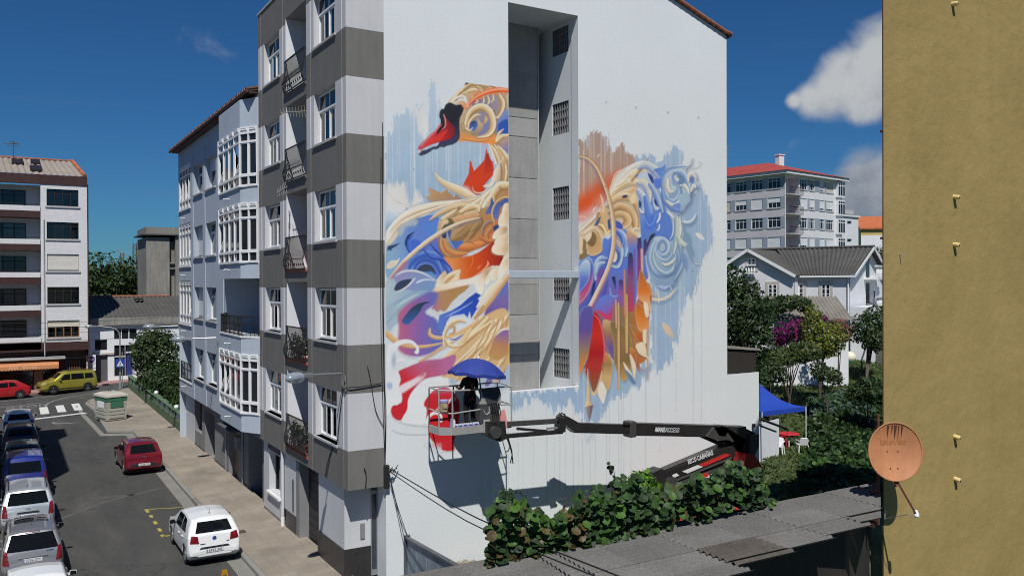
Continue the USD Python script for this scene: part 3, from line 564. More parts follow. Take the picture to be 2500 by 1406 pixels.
b.build('shop_frame','galvanised',A);b=MB();b.box(.86,1.06,CY,CY+.1,2.4,2.63);b.build('shop_lintel','dark_plaster',A);b=MB();b.box(.56,.68,CY-.035,CY,1.15,1.55);b.build('meter_box','ground_floor_grey',A)
# annex slab on the right end of the gable
AN=thing('rooftop_annex','dark low annex with a mossy slab roof at the right end of the painted wall','annex')
b=MB();b.box(13.56,14.95,.04,1.15,4.835,5.62);b.build('wall','annex_dark',AN);b=MB();b.hexa([(13.55,-.02,5.72),(15.1,-.02,5.58),(15.1,1.25,5.58),(13.55,1.25,5.72),(13.55,-.02,5.80),(15.1,-.02,5.66),(15.1,1.25,5.66),(13.55,1.25,5.80)]);b.build('roof_slab','annex_slab',AN)
# ---- pale blue building next door, with glazed bays
B=thing('pale_blue_building','pale blue four-storey house with white glazed bays and a tiled eave','building')
BY0,BY1=YL+.015,24.45
def eave(y):return 14.42+.012*(y-8.7)
swin=[]
for z0,z1 in((12.08,13.42),(9.22,10.62),(6.42,7.84),(3.64,5.04)):swin+=[(18.42,20.42,z0,z1),(15.68,17.70,z0,z1)]
FARB=[(21.15,24.3,11.64,13.78),(21.15,24.3,8.87,10.93),(21.15,24.3,6.05,8.16)]
BP=.45;BA,BB,BC,BD=(0,14.1),(-BP,12.87),(-BP,9.52),(-.03,BY0)   # plan of the projecting bay
hb=[(*h,.24)for h in swin]+[(*h,.12)for h in FARB]+[(21.05,BY1-.15,3.28,5.3,.9)]
b=MB();STREET.wall(b,BY0,BY1,2.62,14.62,hb+[(BY0,14.1,2.62,13.45,0)])
b.quad((0,BY1,0),(0,BY1,14.6),(9,BY1,14.6),(9,BY1,0));b.quad((0,BY0,2.66),(0,BY1,2.66),(1.2,BY1,2.66),(1.2,BY0,2.66));b.build('street_wall','pale_blue',B)
for y0,y1 in((20.55,21.1),(17.82,18.3),(14.3,15.5)):
    b=MB();STREET.box(b,y0,y1,2.63,14.0,-.01,.022);b.build('pilaster','pale_blue',B)
def bay_poly(off=0.):return[(BA[0],BA[1]+off),(BB[0]-off,BB[1]+off*.5),(BC[0]-off,BC[1]-off*.5),(BD[0]-off*.2,BD[1]),(.3,BD[1]),(.3,BA[1])]
def bay_band(z0,z1,m,name,off=0.):b=MB();b.prism(bay_poly(off),lambda x,y,z:(x,y,z),z0,z1);return b.build(name,m,B)
for z0,z1 in((13.46,14.45),(10.82,11.38),(8.18,8.72),(5.52,6.10),(2.78,3.42)):bay_band(z0,z1,'pale_blue','bay_parapet')
def glazing(fr,L,z0,z1,parent,cols,tilt=(),vents=True,panes='blue_pane',refl=None):
    'white glazed front: vent strip, top lights, tall casements, low lights'
    g=holder(parent,'glazed_front');H=z1-z0;rows=[z0+.05,z0+.05+H*.165,z0+.05+H*.73,z0+.05+H*.88,z1]
    t=.034;b=MB();
    for k in range(cols+1):x=L*k/cols;w=t*(1.5 if k in(0,cols)else .8);fr.box(b,max(0,x-w),min(L,x+w),z0,z1,-.05,.035)
    b.build('post','frame_white',g);b=MB()
    for z in rows[:-1]:fr.box(b,0.004,L-.004,z-.036,z+.036,-.048,.04)
    fr.box(b,.004,L-.004,rows[3]+.045,z1,-.046,.02);b.build('rail','frame_white',g)
    b=MB()
    for k in range(cols):
        a,c=L*(k+.18)/cols,L*(k+.82)/cols;fr.box(b,a,c,rows[3]+.10,rows[3]+.135,.018,.05);fr.box(b,a,c,rows[3]+.16,rows[3]+.195,.018,.05);fr.box(b,a-.02,a,rows[3]+.08,rows[3]+.21,.018,.045);fr.box(b,c,c+.02,rows[3]+.08,rows[3]+.21,.018,.045)
    b.build('vent','frame_white',g)
    for k in range(cols):
        a,c=L*k/cols+t*.8,L*(k+1)/cols-t*.8
        for r in range(3):
            p,q=rows[r]+.045,rows[r+1]-.045;b=MB()
            if r==1 and k in tilt:                       # tilted open casement
                d=.34;T=[fr.p(a,p,.0),fr.p(c,p,.0),fr.p(c,q-.02,-d),fr.p(a,q-.02,-d)];s=.035;nrm=fr.n*.02
                b.hexa([T[0],T[1],T[2],T[3]]+[x+nrm for x in T]);b.build('pane',panes,g);b=MB()
                for i in range(4):b.bar(T[i],T[(i+1)%4],.05,.05,up=fr.n)
                b.build('open_sash','frame_white',g);b=MB();fr.box(b,a,c,p,q,-.5,-.48);b.build('room','dark_room',g)
            else:
                if r==1:
                    bb=MB();s=.03
                    for e,f in((a,a+s),(c-s,c)):fr.box(bb,e,f,p,q,-.03,.02)
                    for e,f in((p,p+s),(q-s,q)):fr.box(bb,a+s,c-s,e,f,-.029,.019)
                    bb.build('sash','frame_white',g)
                fr.box(b,a,c,p,q,-.022,-.012);b.build('pane',panes,g)
    return g
FRONT=Fr((-BP,BC[1],0),(0,1,0),(-1,0,0));dc=np.array([BC[0]-BD[0],BC[1]-BD[1]]);LC=np.linalg.norm(dc);dc=dc/LC
CH=Fr((BD[0],BD[1],0),(dc[0],dc[1],0),(-dc[1],dc[0],0))
da=np.array([BB[0]-BA[0],BB[1]-BA[1]]);LA=np.linalg.norm(da);da=da/LA;CHF=Fr((BB[0],BB[1],0),(-da[0],-da[1],0),(-da[1],da[0],0))
for z0,z1,tl in((11.38,13.46,(0,3)),(8.72,10.82,(3,)),(3.42,5.52,(2,3))):
    glazing(FRONT,BB[1]-BC[1],z0,z1,B,4,tilt=tl);glazing(CH,LC,z0,z1,B,2,panes='dark_pane');glazing(CHF,LA,z0,z1,B,2)
    bay_band(z0-.0,z0+.055,'frame_white','bay_sill',.05)
# open balcony level of the bay
b=MB();b.quad((.02,14.1,6.1),(1.5,14.1,6.1),(1.5,14.1,8.2),(.02,14.1,8.2));b.quad((1.5,8.76,6.1),(1.5,14.1,6.1),(1.5,14.1,8.2),(1.5,8.76,8.2));b.quad((0,8.76,6.11),(1.5,8.76,6.11),(1.5,14.1,6.11),(0,14.1,6.11));b.quad((0,8.76,8.19),(1.5,8.76,8.19),(1.5,14.1,8.19),(0,14.1,8.19));b.build('balcony_recess','pale_blue',B)
bay_band(6.10,6.15,'frame_white','balcony_coping',.03)
alu_window(Fr((1.5,0,0),(0,1,0),(-1,0,0)),9.3,11.6,6.2,8.0,B,n=.04,leaves=3,frame='frame_white')
def rail_line(P,z0,h,parent,n,name='railing'):
    r=holder(parent,name);b=MB();P=[np.array(p,float)for p in P]
    for z in(z0+.06,z0+h*.62,z0+h):
        for a,c in zip(P,P[1:]):b.bar((*a,z),(*c,z),.035,.03)
    b.build('rail','wrought_iron',r);b=MB()
    for a,c in zip(P,P[1:]):
        L=np.linalg.norm(c-a);k=max(2,int(L*n))
        for i in range(k+1):q=a+(c-a)*i/k;b.bar((*q,z0),(*q,z0+h),.018 if i%4 else .035,.018 if i%4 else .035,up=(1,0,0))
    b.build('bars','wrought_iron',r)
rail_line([(.05,14.0),(-BP+.04,12.85),(-BP+.04,9.54),(0,8.85)],6.15,.68,B,6)
# small windows
sty=[(0,'fan'),(.42,'blind'),(.96,'blind'),(0,'dark'),(.92,'blind'),(0,'dark'),(0,'open'),(0,'open')]
for(y0,y1,z0,z1),(bl,st)in zip(swin,sty):
    alu_window(STREET,y0,y1,z0,z1,B,n=-.20,leaves=2,lights=2,fan=.34,blind=bl,cur=[(.0,.35,.02,.9,'curtain')]if st in('fan','open')else([(0,1,.5,.98,'blind')]if st=='dark' else None))
    b=MB();STREET.box(b,y0-.06,y1+.06,z0-.07,z0,-.22,.07);b.build('sill','sill_stone',B)
for y0,y1,z0,z1 in FARB:
    glazing(Fr((.06,y0,0),(0,1,0),(-1,0,0)),y1-y0,z0,z1,B,4,tilt=(3,1)if z0>9 else(0,));b=MB();STREET.box(b,y0-.03,y1+.03,z0-.07,z0,-.10,.06);b.build('bay_sill','frame_white',B)
b=MB();x1=.9;b.quad((x1,21.05,3.28),(x1,BY1-.15,3.28),(x1,BY1-.15,5.3),(x1,21.05,5.3));b.build('corner_balcony_back','pale_blue',B);b=MB();b.box(x1-.05,x1-.005,21.5,23.4,3.3,5.2);b.build('balcony_door','dark_pane',B)
rail_line([(.04,24.2),(.04,21.1)],3.28,.85,B,5);b=MB();b.box(-.03,.12,21.0,BY1,3.2,3.27);b.build('balcony_coping','frame_white',B)
# tiled eave
b=MB();b.hexa([(-.34,BY0,14.62),(-.34,BY1+.1,14.62),(6,BY1+.1,15.9),(6,BY0,15.9),(-.34,BY0,14.66),(-.34,BY1+.1,14.66),(6,BY1+.1,16.0),(6,BY0,16.0)]);b.hexa([(-.30,BY0,14.57),(-.30,BY1,14.57),(.1,BY1,14.57),(.1,BY0,14.57),(-.30,BY0,14.62),(-.30,BY1,14.62),(.1,BY1,14.62),(.1,BY0,14.62)]);b.build('roof','brown_edge',B)
for k in range(62):
    y=BY0+.12+k*.255
    if y<BY1:b=MB();b.tube([(-.40,y,14.70),(.9,y,15.02)],[.075,.07],7);b.build('roof_tile','roof_tile' if k%3 else 'brown_edge',B)
b=MB();b.tube([(-.38,BY0,14.63),(-.38,BY1+.1,14.63)],.06,8);b.build('eave_gutter','brown_edge',B)
for z,y in((11.1,11.2),(8.5,11.2),(5.8,11.2),(3.1,11.2),(11.2,22.7),(8.4,22.7),(5.7,22.7),(3.0,22.7)):
    b=MB();x=-BP if y<15 else 0;b.tube([(x+.02,y,z),(x-.16,y,z+.02),(x-.22,y,z+.0)],.02,6);b.build('drain_spout','plastic_white',B)
# ground floor in shade under the overhang
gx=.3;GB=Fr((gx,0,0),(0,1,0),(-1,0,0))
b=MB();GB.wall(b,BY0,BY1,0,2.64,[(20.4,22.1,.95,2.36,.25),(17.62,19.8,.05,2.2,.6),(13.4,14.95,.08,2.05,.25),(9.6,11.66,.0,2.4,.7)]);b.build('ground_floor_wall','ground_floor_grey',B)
b=MB();GB.box(b,22.2,BY1,0,2.62,-.02,.012);b.build('pale_pier','ground_floor_white',B)
for y0,y1 in((11.66,13.3),(15.05,17.6),(19.82,22.15)):b=MB();GB.box(b,y0,y1,0,.32,-.02,.014);b.build('plinth','dark_plaster',B)
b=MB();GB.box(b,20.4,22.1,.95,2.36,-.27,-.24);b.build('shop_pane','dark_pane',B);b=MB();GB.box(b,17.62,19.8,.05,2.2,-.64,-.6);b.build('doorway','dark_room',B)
b=MB();GB.box(b,13.42,14.93,.08,2.03,-.24,-.2);b.build('wooden_door','wood_frame',B);b=MB();GB.box(b,9.6,11.66,0,2.4,-.72,-.68);b.build('garage_door','garage_metal',B)
b=MB();GB.box(b,13.3,15.1,.02,.08,-.1,.10);b.build('door_step','sill_stone',B)
b=MB();GB.box(b,12.9,15.4,2.2,2.24,0,.38);b.build('door_canopy','dark_plaster',B);b=MB();GB.bbox if 0 else None;GB.box(b,12.5,13.0,1.55,2.05,.0,.22);b.build('meter_box','ground_floor_grey',B)
for y in(12.4,15.2):b=MB();b.tube([(gx-.05,y,0.1),(gx-.05,y,2.5)],.035,8);b.build('drainpipe','galvanised',B)
# ---- white brick apartment block across the cross street
n={'g':('geometry',{}),'m':('mapping',dict(mapping_type='point',rotation=(math.pi/2,0,0))),'k':('brick_texture',dict(scale=1.,offset=.5,mortar_size=.006,brick_width=.24,row_height=.085,color1=(.69,.69,.70),color2=(.63,.63,.65),mortar=(.42,.42,.43))),'p':('principled_bsdf',dict(roughness=.6)),'b':('bump',dict(strength=.3,distance=.004,invert=True))}
_mats['brick_white']=usdkit.material(stage,'/World/Looks/brick_white_wall',n,[('g.position','m.vector'),('m.vector','k.vector'),('k.color','p.base_color')],surface='p.BSDF')
C=thing('brick_apartment_block','white brick apartment block with brown balcony fronts and corrugated roof at the far left','building')
CYY=52.;CF=Fr((0,CYY,0),(1,0,0),(0,-1,0));CXR=-2.06;CXL=-16.
win=[(-4.80,-2.65,z,z+1.27)for z in(13.95,11.45,9.02,6.52,3.97)]
b=MB();CF.wall(b,-5.20,CXR,3.6,15.56,[(*w,.14)for w in win]);b.quad((CXR,CYY,-.3),(CXR,64,-.3),(CXR,64,15.56),(CXR,CYY,15.56));b.quad((-5.2,CYY,3.6),(-5.2,CYY,15.56),(-5.2,CYY+1.3,15.56),(-5.2,CYY+1.3,3.6));b.build('brick_wall','brick_white',C)
def dark_window(fr,w,parent,cols,frame='bronze_frame',n=-.11,fan=True,blind=0.,cur=(),t=.06,bm='blind'):
    x0,x1,z0,z1=w;h=holder(parent,'window');b=MB()
    for a,c in((x0,x0+t),(x1-t,x1)):fr.box(b,a,c,z0,z1,n-.05,n)
    for a,c in((z0,z0+t),(z1-t,z1)):fr.box(b,x0+t,x1-t,a,c,n-.049,n-.001)
    zf=z1-t-(z1-z0)*.2
    if fan:fr.box(b,x0+t,x1-t,zf-.03,zf+.03,n-.048,n-.002)
    for k in range(1,cols):x=x0+(x1-x0)*k/cols;fr.box(b,x-t*.7,x+t*.7,z0+t,z1-t,n-.047,n-.003)
    b.build('frame',frame,h)
    for k in range(cols):
        a,c=x0+(x1-x0)*k/cols,x0+(x1-x0)*(k+1)/cols;b=MB();fr.box(b,a+.04,c-.04,z0+.04,z1-.04,n-.036,n-.030);b.build('pane','window_glass' if k in[q[0]for q in cur]else 'dark_pane',h)
    for k,lo,hi,m in cur:
        a,c=x0+(x1-x0)*k/cols,x0+(x1-x0)*(k+1)/cols;b=MB();fr.box(b,a+.09,c-.09,z0+(z1-z0)*lo,z0+(z1-z0)*hi,n-.09,n-.08);b.build('curtain',m,h);b=MB();fr.box(b,a,c,z0,z1,n-.3,n-.29);b.build('room','dark_room',h)
    if blind:
        b=MB();k=int(blind*(z1-z0)/.09)
        for i in range(k):z=z1-.03-.09*i;fr.box(b,x0+.02,x1-.02,z-.083,z,n+.004,n+.022)
        b.build('roller_blind',bm,h)
    return h
mat('curtain_green',(.30,.34,.22),.9,.1,5.)
specs=[dict(cur=[(0,.05,.75,'curtain'),(1,.05,.75,'curtain'),(2,.4,.75,'curtain'),(3,.4,.75,'curtain')]),dict(cur=[(0,.1,.62,'curtain_green'),(1,.1,.8,'curtain'),(2,.1,.6,'curtain_green'),(3,.1,.62,'curtain_green')]),dict(blind=.93),dict(cur=[(k,.1,.62,'curtain')for k in range(4)]),dict(blind=.40,frame='wood_frame',bm='blind_cream',cur=[(k,.05,.35,'curtain')for k in range(4)])]
for w,s in zip(win,specs):
    dark_window(CF,w,C,4,**s);b=MB();CF.box(b,w[0]-.1,w[1]+.1,w[2]-.13,w[2]-.0,-.13,.08);b.build('sill','sill_stone',C)
b=MB();b.box(CXL,CXR+.02,CYY-.06,CYY+.3,15.56,16.27);b.build('brown_fascia','brown_tile',C)
RB=CYY+1.35;RF=Fr((0,RB,0),(1,0,0),(0,-1,0))
b=MB();RF.wall(b,CXL,-5.2,3.0,15.56,[]);b.build('recessed_wall','balcony_white',C)
for i,z in enumerate((13.02,10.52,8.02,5.55,3.1)):
    b=MB();b.box(CXL,-5.22,CYY-.04,CYY+1.34,z,z+.50 if i<4 else z+.55);b.build('balcony_brown_front','brown_tile',C);top=z+(.50 if i<4 else .55)
    b=MB();b.box(CXL,-5.24,CYY-.015,CYY+.10,top,top+.38);b.box(-5.34,-5.22,CYY+.10,CYY+1.33,top,top+.38);b.build('balcony_parapet','balcony_white',C)
    b=MB()
    for k in range(64):
        x=CXL+.17*k
        if x<-5.3:b.bar((x,CYY+.04,top+.38),(x,CYY+.04,top+.52),.018,.018,up=(1,0,0))
    b.bar((CXL,CYY+.04,top+.52),(-5.3,CYY+.04,top+.52),.03,.03);b.build('balcony_railing','wrought_iron',C)
    dark_window(RF,(-9.2,-6.15,top+.05,top+1.62),C,4 if i%2 else 4,n=.06,cur=[(k,.05,.7,'curtain')for k in((2,3)if i%2 else(1,))])
    dark_window(RF,(-13.6,-10.5,top+.05,top+1.62),C,4,n=.06)
b=MB();b.tube([(-5.0,CYY-.06,12.9),(-5.0,CYY-.06,2.6)],.045,8);b.build('drainpipe','sill_stone',C);b=MB();b.tube([(CXR+.04,CYY-.0,15.7),(CXR+.04,CYY-.0,.5)],.05,8);b.build('drainpipe','brown_edge',C)
b=MB();CF.box(b,CXL,CXR+.01,2.95,3.6,-1.0,.04);b.build('brown_band','brown_tile',C)
# shop front in shadow
b=MB();SF=Fr((0,CYY+.9,0),(1,0,0),(0,-1,0));SF.wall(b,CXL,CXR,-.4,2.95,[(-9.5,-5.75,0,2.2,.2),(-5.1,-4.2,0,2.2,.2)]);b.quad((CXR,CYY,-.4),(CXR,CYY+.9,-.4),(CXR,CYY+.9,3.6),(CXR,CYY,3.6));b.build('shop_wall','brown_tile',C)
for a,c in((-9.5,-5.75),(-5.1,-4.2)):b=MB();SF.box(b,a,c,-.2,2.2,-.25,-.2);b.build('shop_pane','dark_pane',C)
b=MB();CF.box(b,-5.7,-5.15,-.4,1.95,-.5,-.02);b.build('shop_pier','wood_frame',C);b=MB();CF.box(b,CXL,-3.65,2.36,2.52,-.6,.45);b.build('shop_canopy','sill_stone',C)
b=MB();SF.box(b,-3.55,-2.45,1.0,2.15,.0,.06);b.build('lattice_window','bronze_frame',C);b=MB()
for k in range(6):SF.box(b,-3.5+.17*k,-3.44+.17*k,1.05,2.1,.06,.09)
b.build('lattice_bar','wood_frame',C)
b=MB()
for k in range(9):b.bar((-6.6+.14*k,CYY+.1,-.05),(-6.6+.14*k,CYY+.1,.95),.03,.03,up=(1,0,0))
b.bar((-6.6,CYY+.1,.95),(-5.48,CYY+.1,.95),.03,.03);b.build('shop_gate','wrought_iron',C)
aw=thing('shop_awning','faded orange scalloped awning over the shop at the far left','awning');b=MB();ax0,ax1=-12.,-4.1
b.hexa([(ax0,CYY+.1,2.28),(ax1,CYY+.1,2.28),(ax1,CYY-.75,1.93),(ax0,CYY-.75,1.93),(ax0,CYY+.1,2.31),(ax1,CYY+.1,2.31),(ax1,CYY-.75,1.96),(ax0,CYY-.75,1.96)]);b.build('canvas','awning_orange',aw)
b=MB();nS=40
for k in range(nS):
    a,c=ax0+(ax1-ax0)*k/nS,ax0+(ax1-ax0)*(k+1)/nS;b.prism([(a,1.95),(a,1.74)]+[((a+c)/2+(c-a)/2*math.cos(t),1.74-.09*math.sin(t))for t in np.linspace(math.pi,0,6)[1:-1]]+[(c,1.74),(c,1.95)],lambda u,v,w:(u,w,v),CYY-.76,CYY-.745)
b.build('valance','awning_orange',aw)
tm=meshkit.text_mesh('BAR   RIVAS',.2,depth=.004);v=np.array(tm.vertices);b=MB();b.add(np.stack([-7.35+v[:,0]*1.15,CYY-.765-v[:,2],1.76+v[:,1]*.8],1),tm.faces);b.build('awning_lettering','awning_letter',aw)
# corrugated roof with tiled verge, roof lights
rf=holder(C,'roof');b=MB();x=np.linspace(CXL,CXR-.25,300);z0,z1,y0,y1=16.27,18.05,CYY-.05,CYY+5.2;w=.045*np.sin(x*2*math.pi/.42)
def rx(x,t):return np.where(x>-2.9,x-t*.0,x)
V=[];
for t in(0.,1.):V+=[(a-(.55*t if a>-2.6 else .55*t*max(0,(a+16)/13.4)),y0+(y1-y0)*t,z0+(z1-z0)*t+q)for a,q in zip(x,w)]
k=len(x);b.add(V,[[i,i+1,k+i+1,k+i]for i in range(k-1)]);b.build('corrugated_sheet','roof_pinkish',rf)
for k in range(10):t0,t1=k/10,(k+1.1)/10;b=MB();b.tube([(CXR-.12-.55*t0,y0+(y1-y0)*t0,z0+.08+(z1-z0)*t0),(CXR-.12-.55*t1,y0+(y1-y0)*t1,z0+.05+(z1-z0)*t1)],[.13,.16],8);b.build('verge_tile','roof_tile_orange' if k%3 else 'roof_tile',rf)
b=MB();b.tube([(CXL,y1,z1+.03),(CXR-.7,y1,z1+.03)],.11,8);b.build('ridge','roof_tile',rf);b=MB();b.quad((CXR-.15,y0,z0),(CXR-.15,y1+4,z0),(CXR-.7,y1,z1),(CXR-.7,y1,z1));b.build('roof_end','brick_white',rf)
for x0,x1,t0,t1 in((-7.05,-6.25,.55,.8),(-5.85,-5.05,.15,.42),(-5.75,-5.1,.62,.85)):
    b=MB();f=lambda x,t,h:(x,y0+(y1-y0)*t,z0+(z1-z0)*t+h);b.hexa([f(x0,t0,.06),f(x1,t0,.06),f(x1,t1,.06),f(x0,t1,.06),f(x0,t0,.2),f(x1,t0,.2),f(x1,t1,.2),f(x0,t1,.2)]);b.build('roof_light','bronze_frame',rf)
# ---- low workshop and the concrete tower behind it
D=thing('low_workshop','low white workshop with dark corrugated roof and grey concrete fascia, blue door','building')
DF=Fr((0,54.,0),(1,0,0),(0,-1,0))
b=MB();DF.wall(b,-2.0,9.,-.2,4.7,[(-1.41,-.54,2.72,3.55,.15),(-1.41,-.50,.2,2.33,.25),(-.02,1.66,3.55,4.38,.15),(-.02,.78,.56,3.05,.15),(.84,1.35,.56,2.4,.15),(.84,1.7,2.5,3.05,.15)]);b.quad((-2,54,-.2),(-2,66,-.2),(-2,66,6.3),(-2,54,4.7));b.build('front_wall','house_white',D)
b=MB();DF.box(b,-1.8,9,4.68,5.27,-.3,.28);b.build('concrete_fascia','weathered_concrete',D);b=MB();DF.box(b,-1.6,-.05,2.35,2.5,-.1,.12);b.build('door_hood','stone_surround',D)
for x0,x1,z0,z1,m,nm in((-1.41,-.54,2.72,3.55,'dark_pane','window'),(-1.41,-.50,.2,2.33,'dark_plaster','dark_door'),(-.02,1.66,3.55,4.38,'dark_pane','window'),(-.02,.78,.56,3.05,'dark_pane','window'),(.84,1.35,.56,2.4,'door_blue','blue_door'),(.84,1.7,2.5,3.05,'dark_pane','window')):
    b=MB();DF.box(b,x0,x1,z0,z1,-.18,-.13);b.build(nm,m,D)
b=MB()
for k in range(6):DF.box(b,-1.36+.15*k,-1.31+.15*k,2.72,3.1,-.13,-.08)
b.build('window_bars','bronze_frame',D);b=MB()
for x in(.52,1.08):DF.box(b,x-.03,x+.03,3.55,4.38,-.13,-.06)
for x in(.8,):DF.box(b,x-.03,x+.03,.56,3.05,-.13,.0)
DF.box(b,-.02,.77,2.1,2.16,-.13,-.05);b.build('window_frame','frame_white',D)
b=MB();x=np.linspace(-2.0,9,260);w=.05*np.sin(x*2*math.pi/.36);y0,y1,z0,z1=53.75,62.,5.2,6.85;V=[]
for t in(0.,1.):V+=[(a,y0+(y1-y0)*t,z0+(z1-z0)*t+q)for a,q in zip(x,w)]
k=len(x);b.add(V,[[i,i+1,k+i+1,k+i]for i in range(k-1)]);b.build('corrugated_roof','roof_cement',D);b=MB();b.tube([(-2,62,6.9),(5.4,62,6.9)],.1,8);b.build('ridge_tiles','roof_tile',D)
b=MB();b.bbox(2.2,2.9,59.5,60.2,6.6,6.75,.02);b.build('roof_hatch','bronze_frame',D)
T=thing('concrete_tower','bare stained concrete tower block behind the low workshop','building')
b=MB();tx0,tx1,ty,TZ=3.75,8.2,64.,12.35;b.bbox(tx0,tx0+2.05,ty,ty+6,-.1,TZ,.02);b.build('wall','weathered_concrete',T);b=MB();b.bbox(tx0+2.55,12,ty-.1,ty+6,-.1,TZ+.2,.02);b.build('wall','stained_concrete',T);b=MB();b.box(tx0+2.05,tx0+2.55,ty+.5,ty+6,-.1,TZ-.3);b.build('recess','stained_concrete',T)
b=MB();b.box(tx0-.35,12,ty-.35,ty+6,TZ+.2,TZ+.32);b.build('coping','dark_plaster',T);b=MB();b.box(tx0,12,ty-.05,ty+6,TZ+.32,TZ+.95);b.build('parapet','stained_concrete',T);b=MB();b.box(tx0+3.1,tx0+3.8,ty+.3,ty+1,TZ+.95,TZ+1.3);b.build('vent_box','stained_concrete',T)
for z in(9.4,9.9):b=MB();b.box(tx0+2.0,tx0+2.6,ty+.1,ty+.6,z,z+.12);b.build('ledge','weathered_concrete',T)
# ---- right-hand background: rising garden, far block, houses, shed
def garden_z(x,y):
    d=(np.asarray(x,float)-EYE[0])*.5154+(np.asarray(y,float)-EYE[1])*.857;t=np.clip((d-40)/34,0,1);return 3.6*t*t*(3-2*t)
b=MB();xs=np.linspace(.4,150,100);ys=np.linspace(-16,150,110);X,Y=np.meshgrid(xs,ys);P3=np.stack([X.ravel(),Y.ravel(),0*X.ravel()],1)
Z=garden_z(X,Y).ravel()*(1-np.clip((Y.ravel()-30-(X.ravel()-12)*1.2)/10,0,1))+.05*np.array(meshkit.noise(P3*.5))-.02;k=100
b.add(np.stack([X.ravel(),Y.ravel(),np.maximum(Z,-.05)],1),[[j*k+i,j*k+i+1,(j+1)*k+i+1,(j+1)*k+i]for j in range(109)for i in range(k-1)]);b.build('garden_ground','grass_ground',kind='structure',smooth=True)
def at_depth(px,py,d):q=view_dir(px,py);return EYE+q*(d/(q@_f))
class Facade(Fr):
    'a wall through a point, with a way to read positions off it'
    def px(s,px,py):
        d=view_dir(px,py);t=((s.o-EYE)@s.n)/(d@s.n);q=EYE+d*t-s.o;return q@s.u,q[2]-s.o[2]
def facade(P,az):a=math.radians(az);u=V3(math.cos(a),math.sin(a),0);return Facade((P[0],P[1],0),u,(math.sin(a),-math.cos(a),0))
# far apartment block
Fb=thing('far_apartment_block','distant five-storey lilac and white apartment block with a red hipped roof','building')
P0=at_depth(1917,600,120);rot=8.9;LFc=facade(P0,rot-90);LFc.u=-LFc.u;RFc=facade(P0,rot);cs=2.757
def rr(fr,x0,x1,y0,y1):a=fr.px(1760+x0/cs,350+y0/cs);c=fr.px(1760+x1/cs,350+y1/cs);return[min(a[0],c[0]),max(a[0],c[0]),min(a[1],c[1]),max(a[1],c[1])]
zt=RFc.px(1917,350+205/cs)[1];Lw=24.;Rw=rr(RFc,430,815,300,400)[1]
rowsz=[(rr(LFc,315,400,a,c)[2],rr(LFc,315,400,a,c)[3])for a,c in((240,300),(368,432),(500,565),(632,697))];rowsz+=[(rowsz[-1][0]-2.75*k,rowsz[-1][1]-2.75*k)for k in(1,2)]
colsL=[rr(LFc,a,c,300,310)[:2]for a,c in((315,400),(204,279),(97,171),(-12,64),(-115,-40),(-215,-140))]
hl=[(*c,*r,.15)for c in colsL for r in rowsz];b=MB()
for fr in(LFc,):fr.n=V3(-math.cos(math.radians(rot)),-math.sin(math.radians(rot)),0)
LFc.wall(b,0,Lw,-.1,zt,hl);b.build('side_wall','block_lilac',Fb)
def small_window(fr,w,parent,style,frame='frame_white',n=-.10):
    h=holder(parent,'window');x0,x1,z0,z1=w;t=.07;b=MB()
    for a,c,e,g in((x0,x0+t,z0,z1),(x1-t,x1,z0,z1),(x0+t,x1-t,z0,z0+t),(x0+t,x1-t,z1-t,z1)):fr.box(b,a,c,e,g,n-.05,n)
    if style!='shut':
        for k in(1,2):x=x0+(x1-x0)*k/3;fr.box(b,x-.035,x+.035,z0+t,z1-t,n-.05,n-.004)
        z=z1-(z1-z0)*.26;fr.box(b,x0+t,x1-t,z-.035,z+.035,n-.05,n-.002)
    b.build('frame',frame,h);b=MB();fr.box(b,x0+t,x1-t,z0+t,z1-t,n-.045,n-.02);b.build('pane','dark_pane',h)
    f={'shut':1.,'half':.5,'most':.8}.get(style,0)
    if f:
        b=MB();k=max(3,int((z1-z0)*f/.16))
        for i in range(k):q=(z1-z0)*f/k;z=z1-q*i;fr.box(b,x0+.03,x1-.03,z-q*.9,z,n+.004,n+.03)
        b.build('roller_blind','frame_white' if rng.random()<.8 else 'blind_cream',h)
    b=MB();fr.box(b,x0-.1,x1+.1,z0-.14,z0,n-.05,.07);b.build('sill','sill_stone',h)
stl=[['fan','half','fan','shut','fan','shut'],['fan','shut','fan','shut','fan','shut'],['fan','half','fan','shut','shut','fan'],['fan','shut','fan','shut','fan','fan'],['fan','shut','half','shut','fan','fan'],['fan','shut','fan','shut','fan','fan']]
for i,c in enumerate(colsL):
    for j,r in enumerate(rowsz):small_window(LFc,(*c,*r),Fb,stl[i][j])
ends=[0]+[q for c in colsL for q in c]
for j,r in enumerate(rowsz):
    for a,c in[(0.01,colsL[0][0])]+[(colsL[i][1],colsL[i+1][0])for i in range(len(colsL)-1)]:b=MB();LFc.box(b,a+.03,c-.03,r[0]-.12,r[1]+.08,-.02,.025);b.build('blue_panel','block_blue',Fb)
n0,n1=rr(RFc,437,525,300,310)[:2]
colsR=[rr(RFc,a,c,300,310)[:2]for a,c in((533,581),(597,630),(665,697),(710,756))]
rowsr=[(a+.0,c)for a,c in rowsz];lg=[(n0,n1,r[0]-.9,r[1]+.15,.0)for r in rowsr]
b=MB();RFc.wall(b,0,Rw,-.1,zt,[(*c,*r,.15)for c in colsR for r in rowsr]+lg);b.build('front_wall','block_white',Fb)
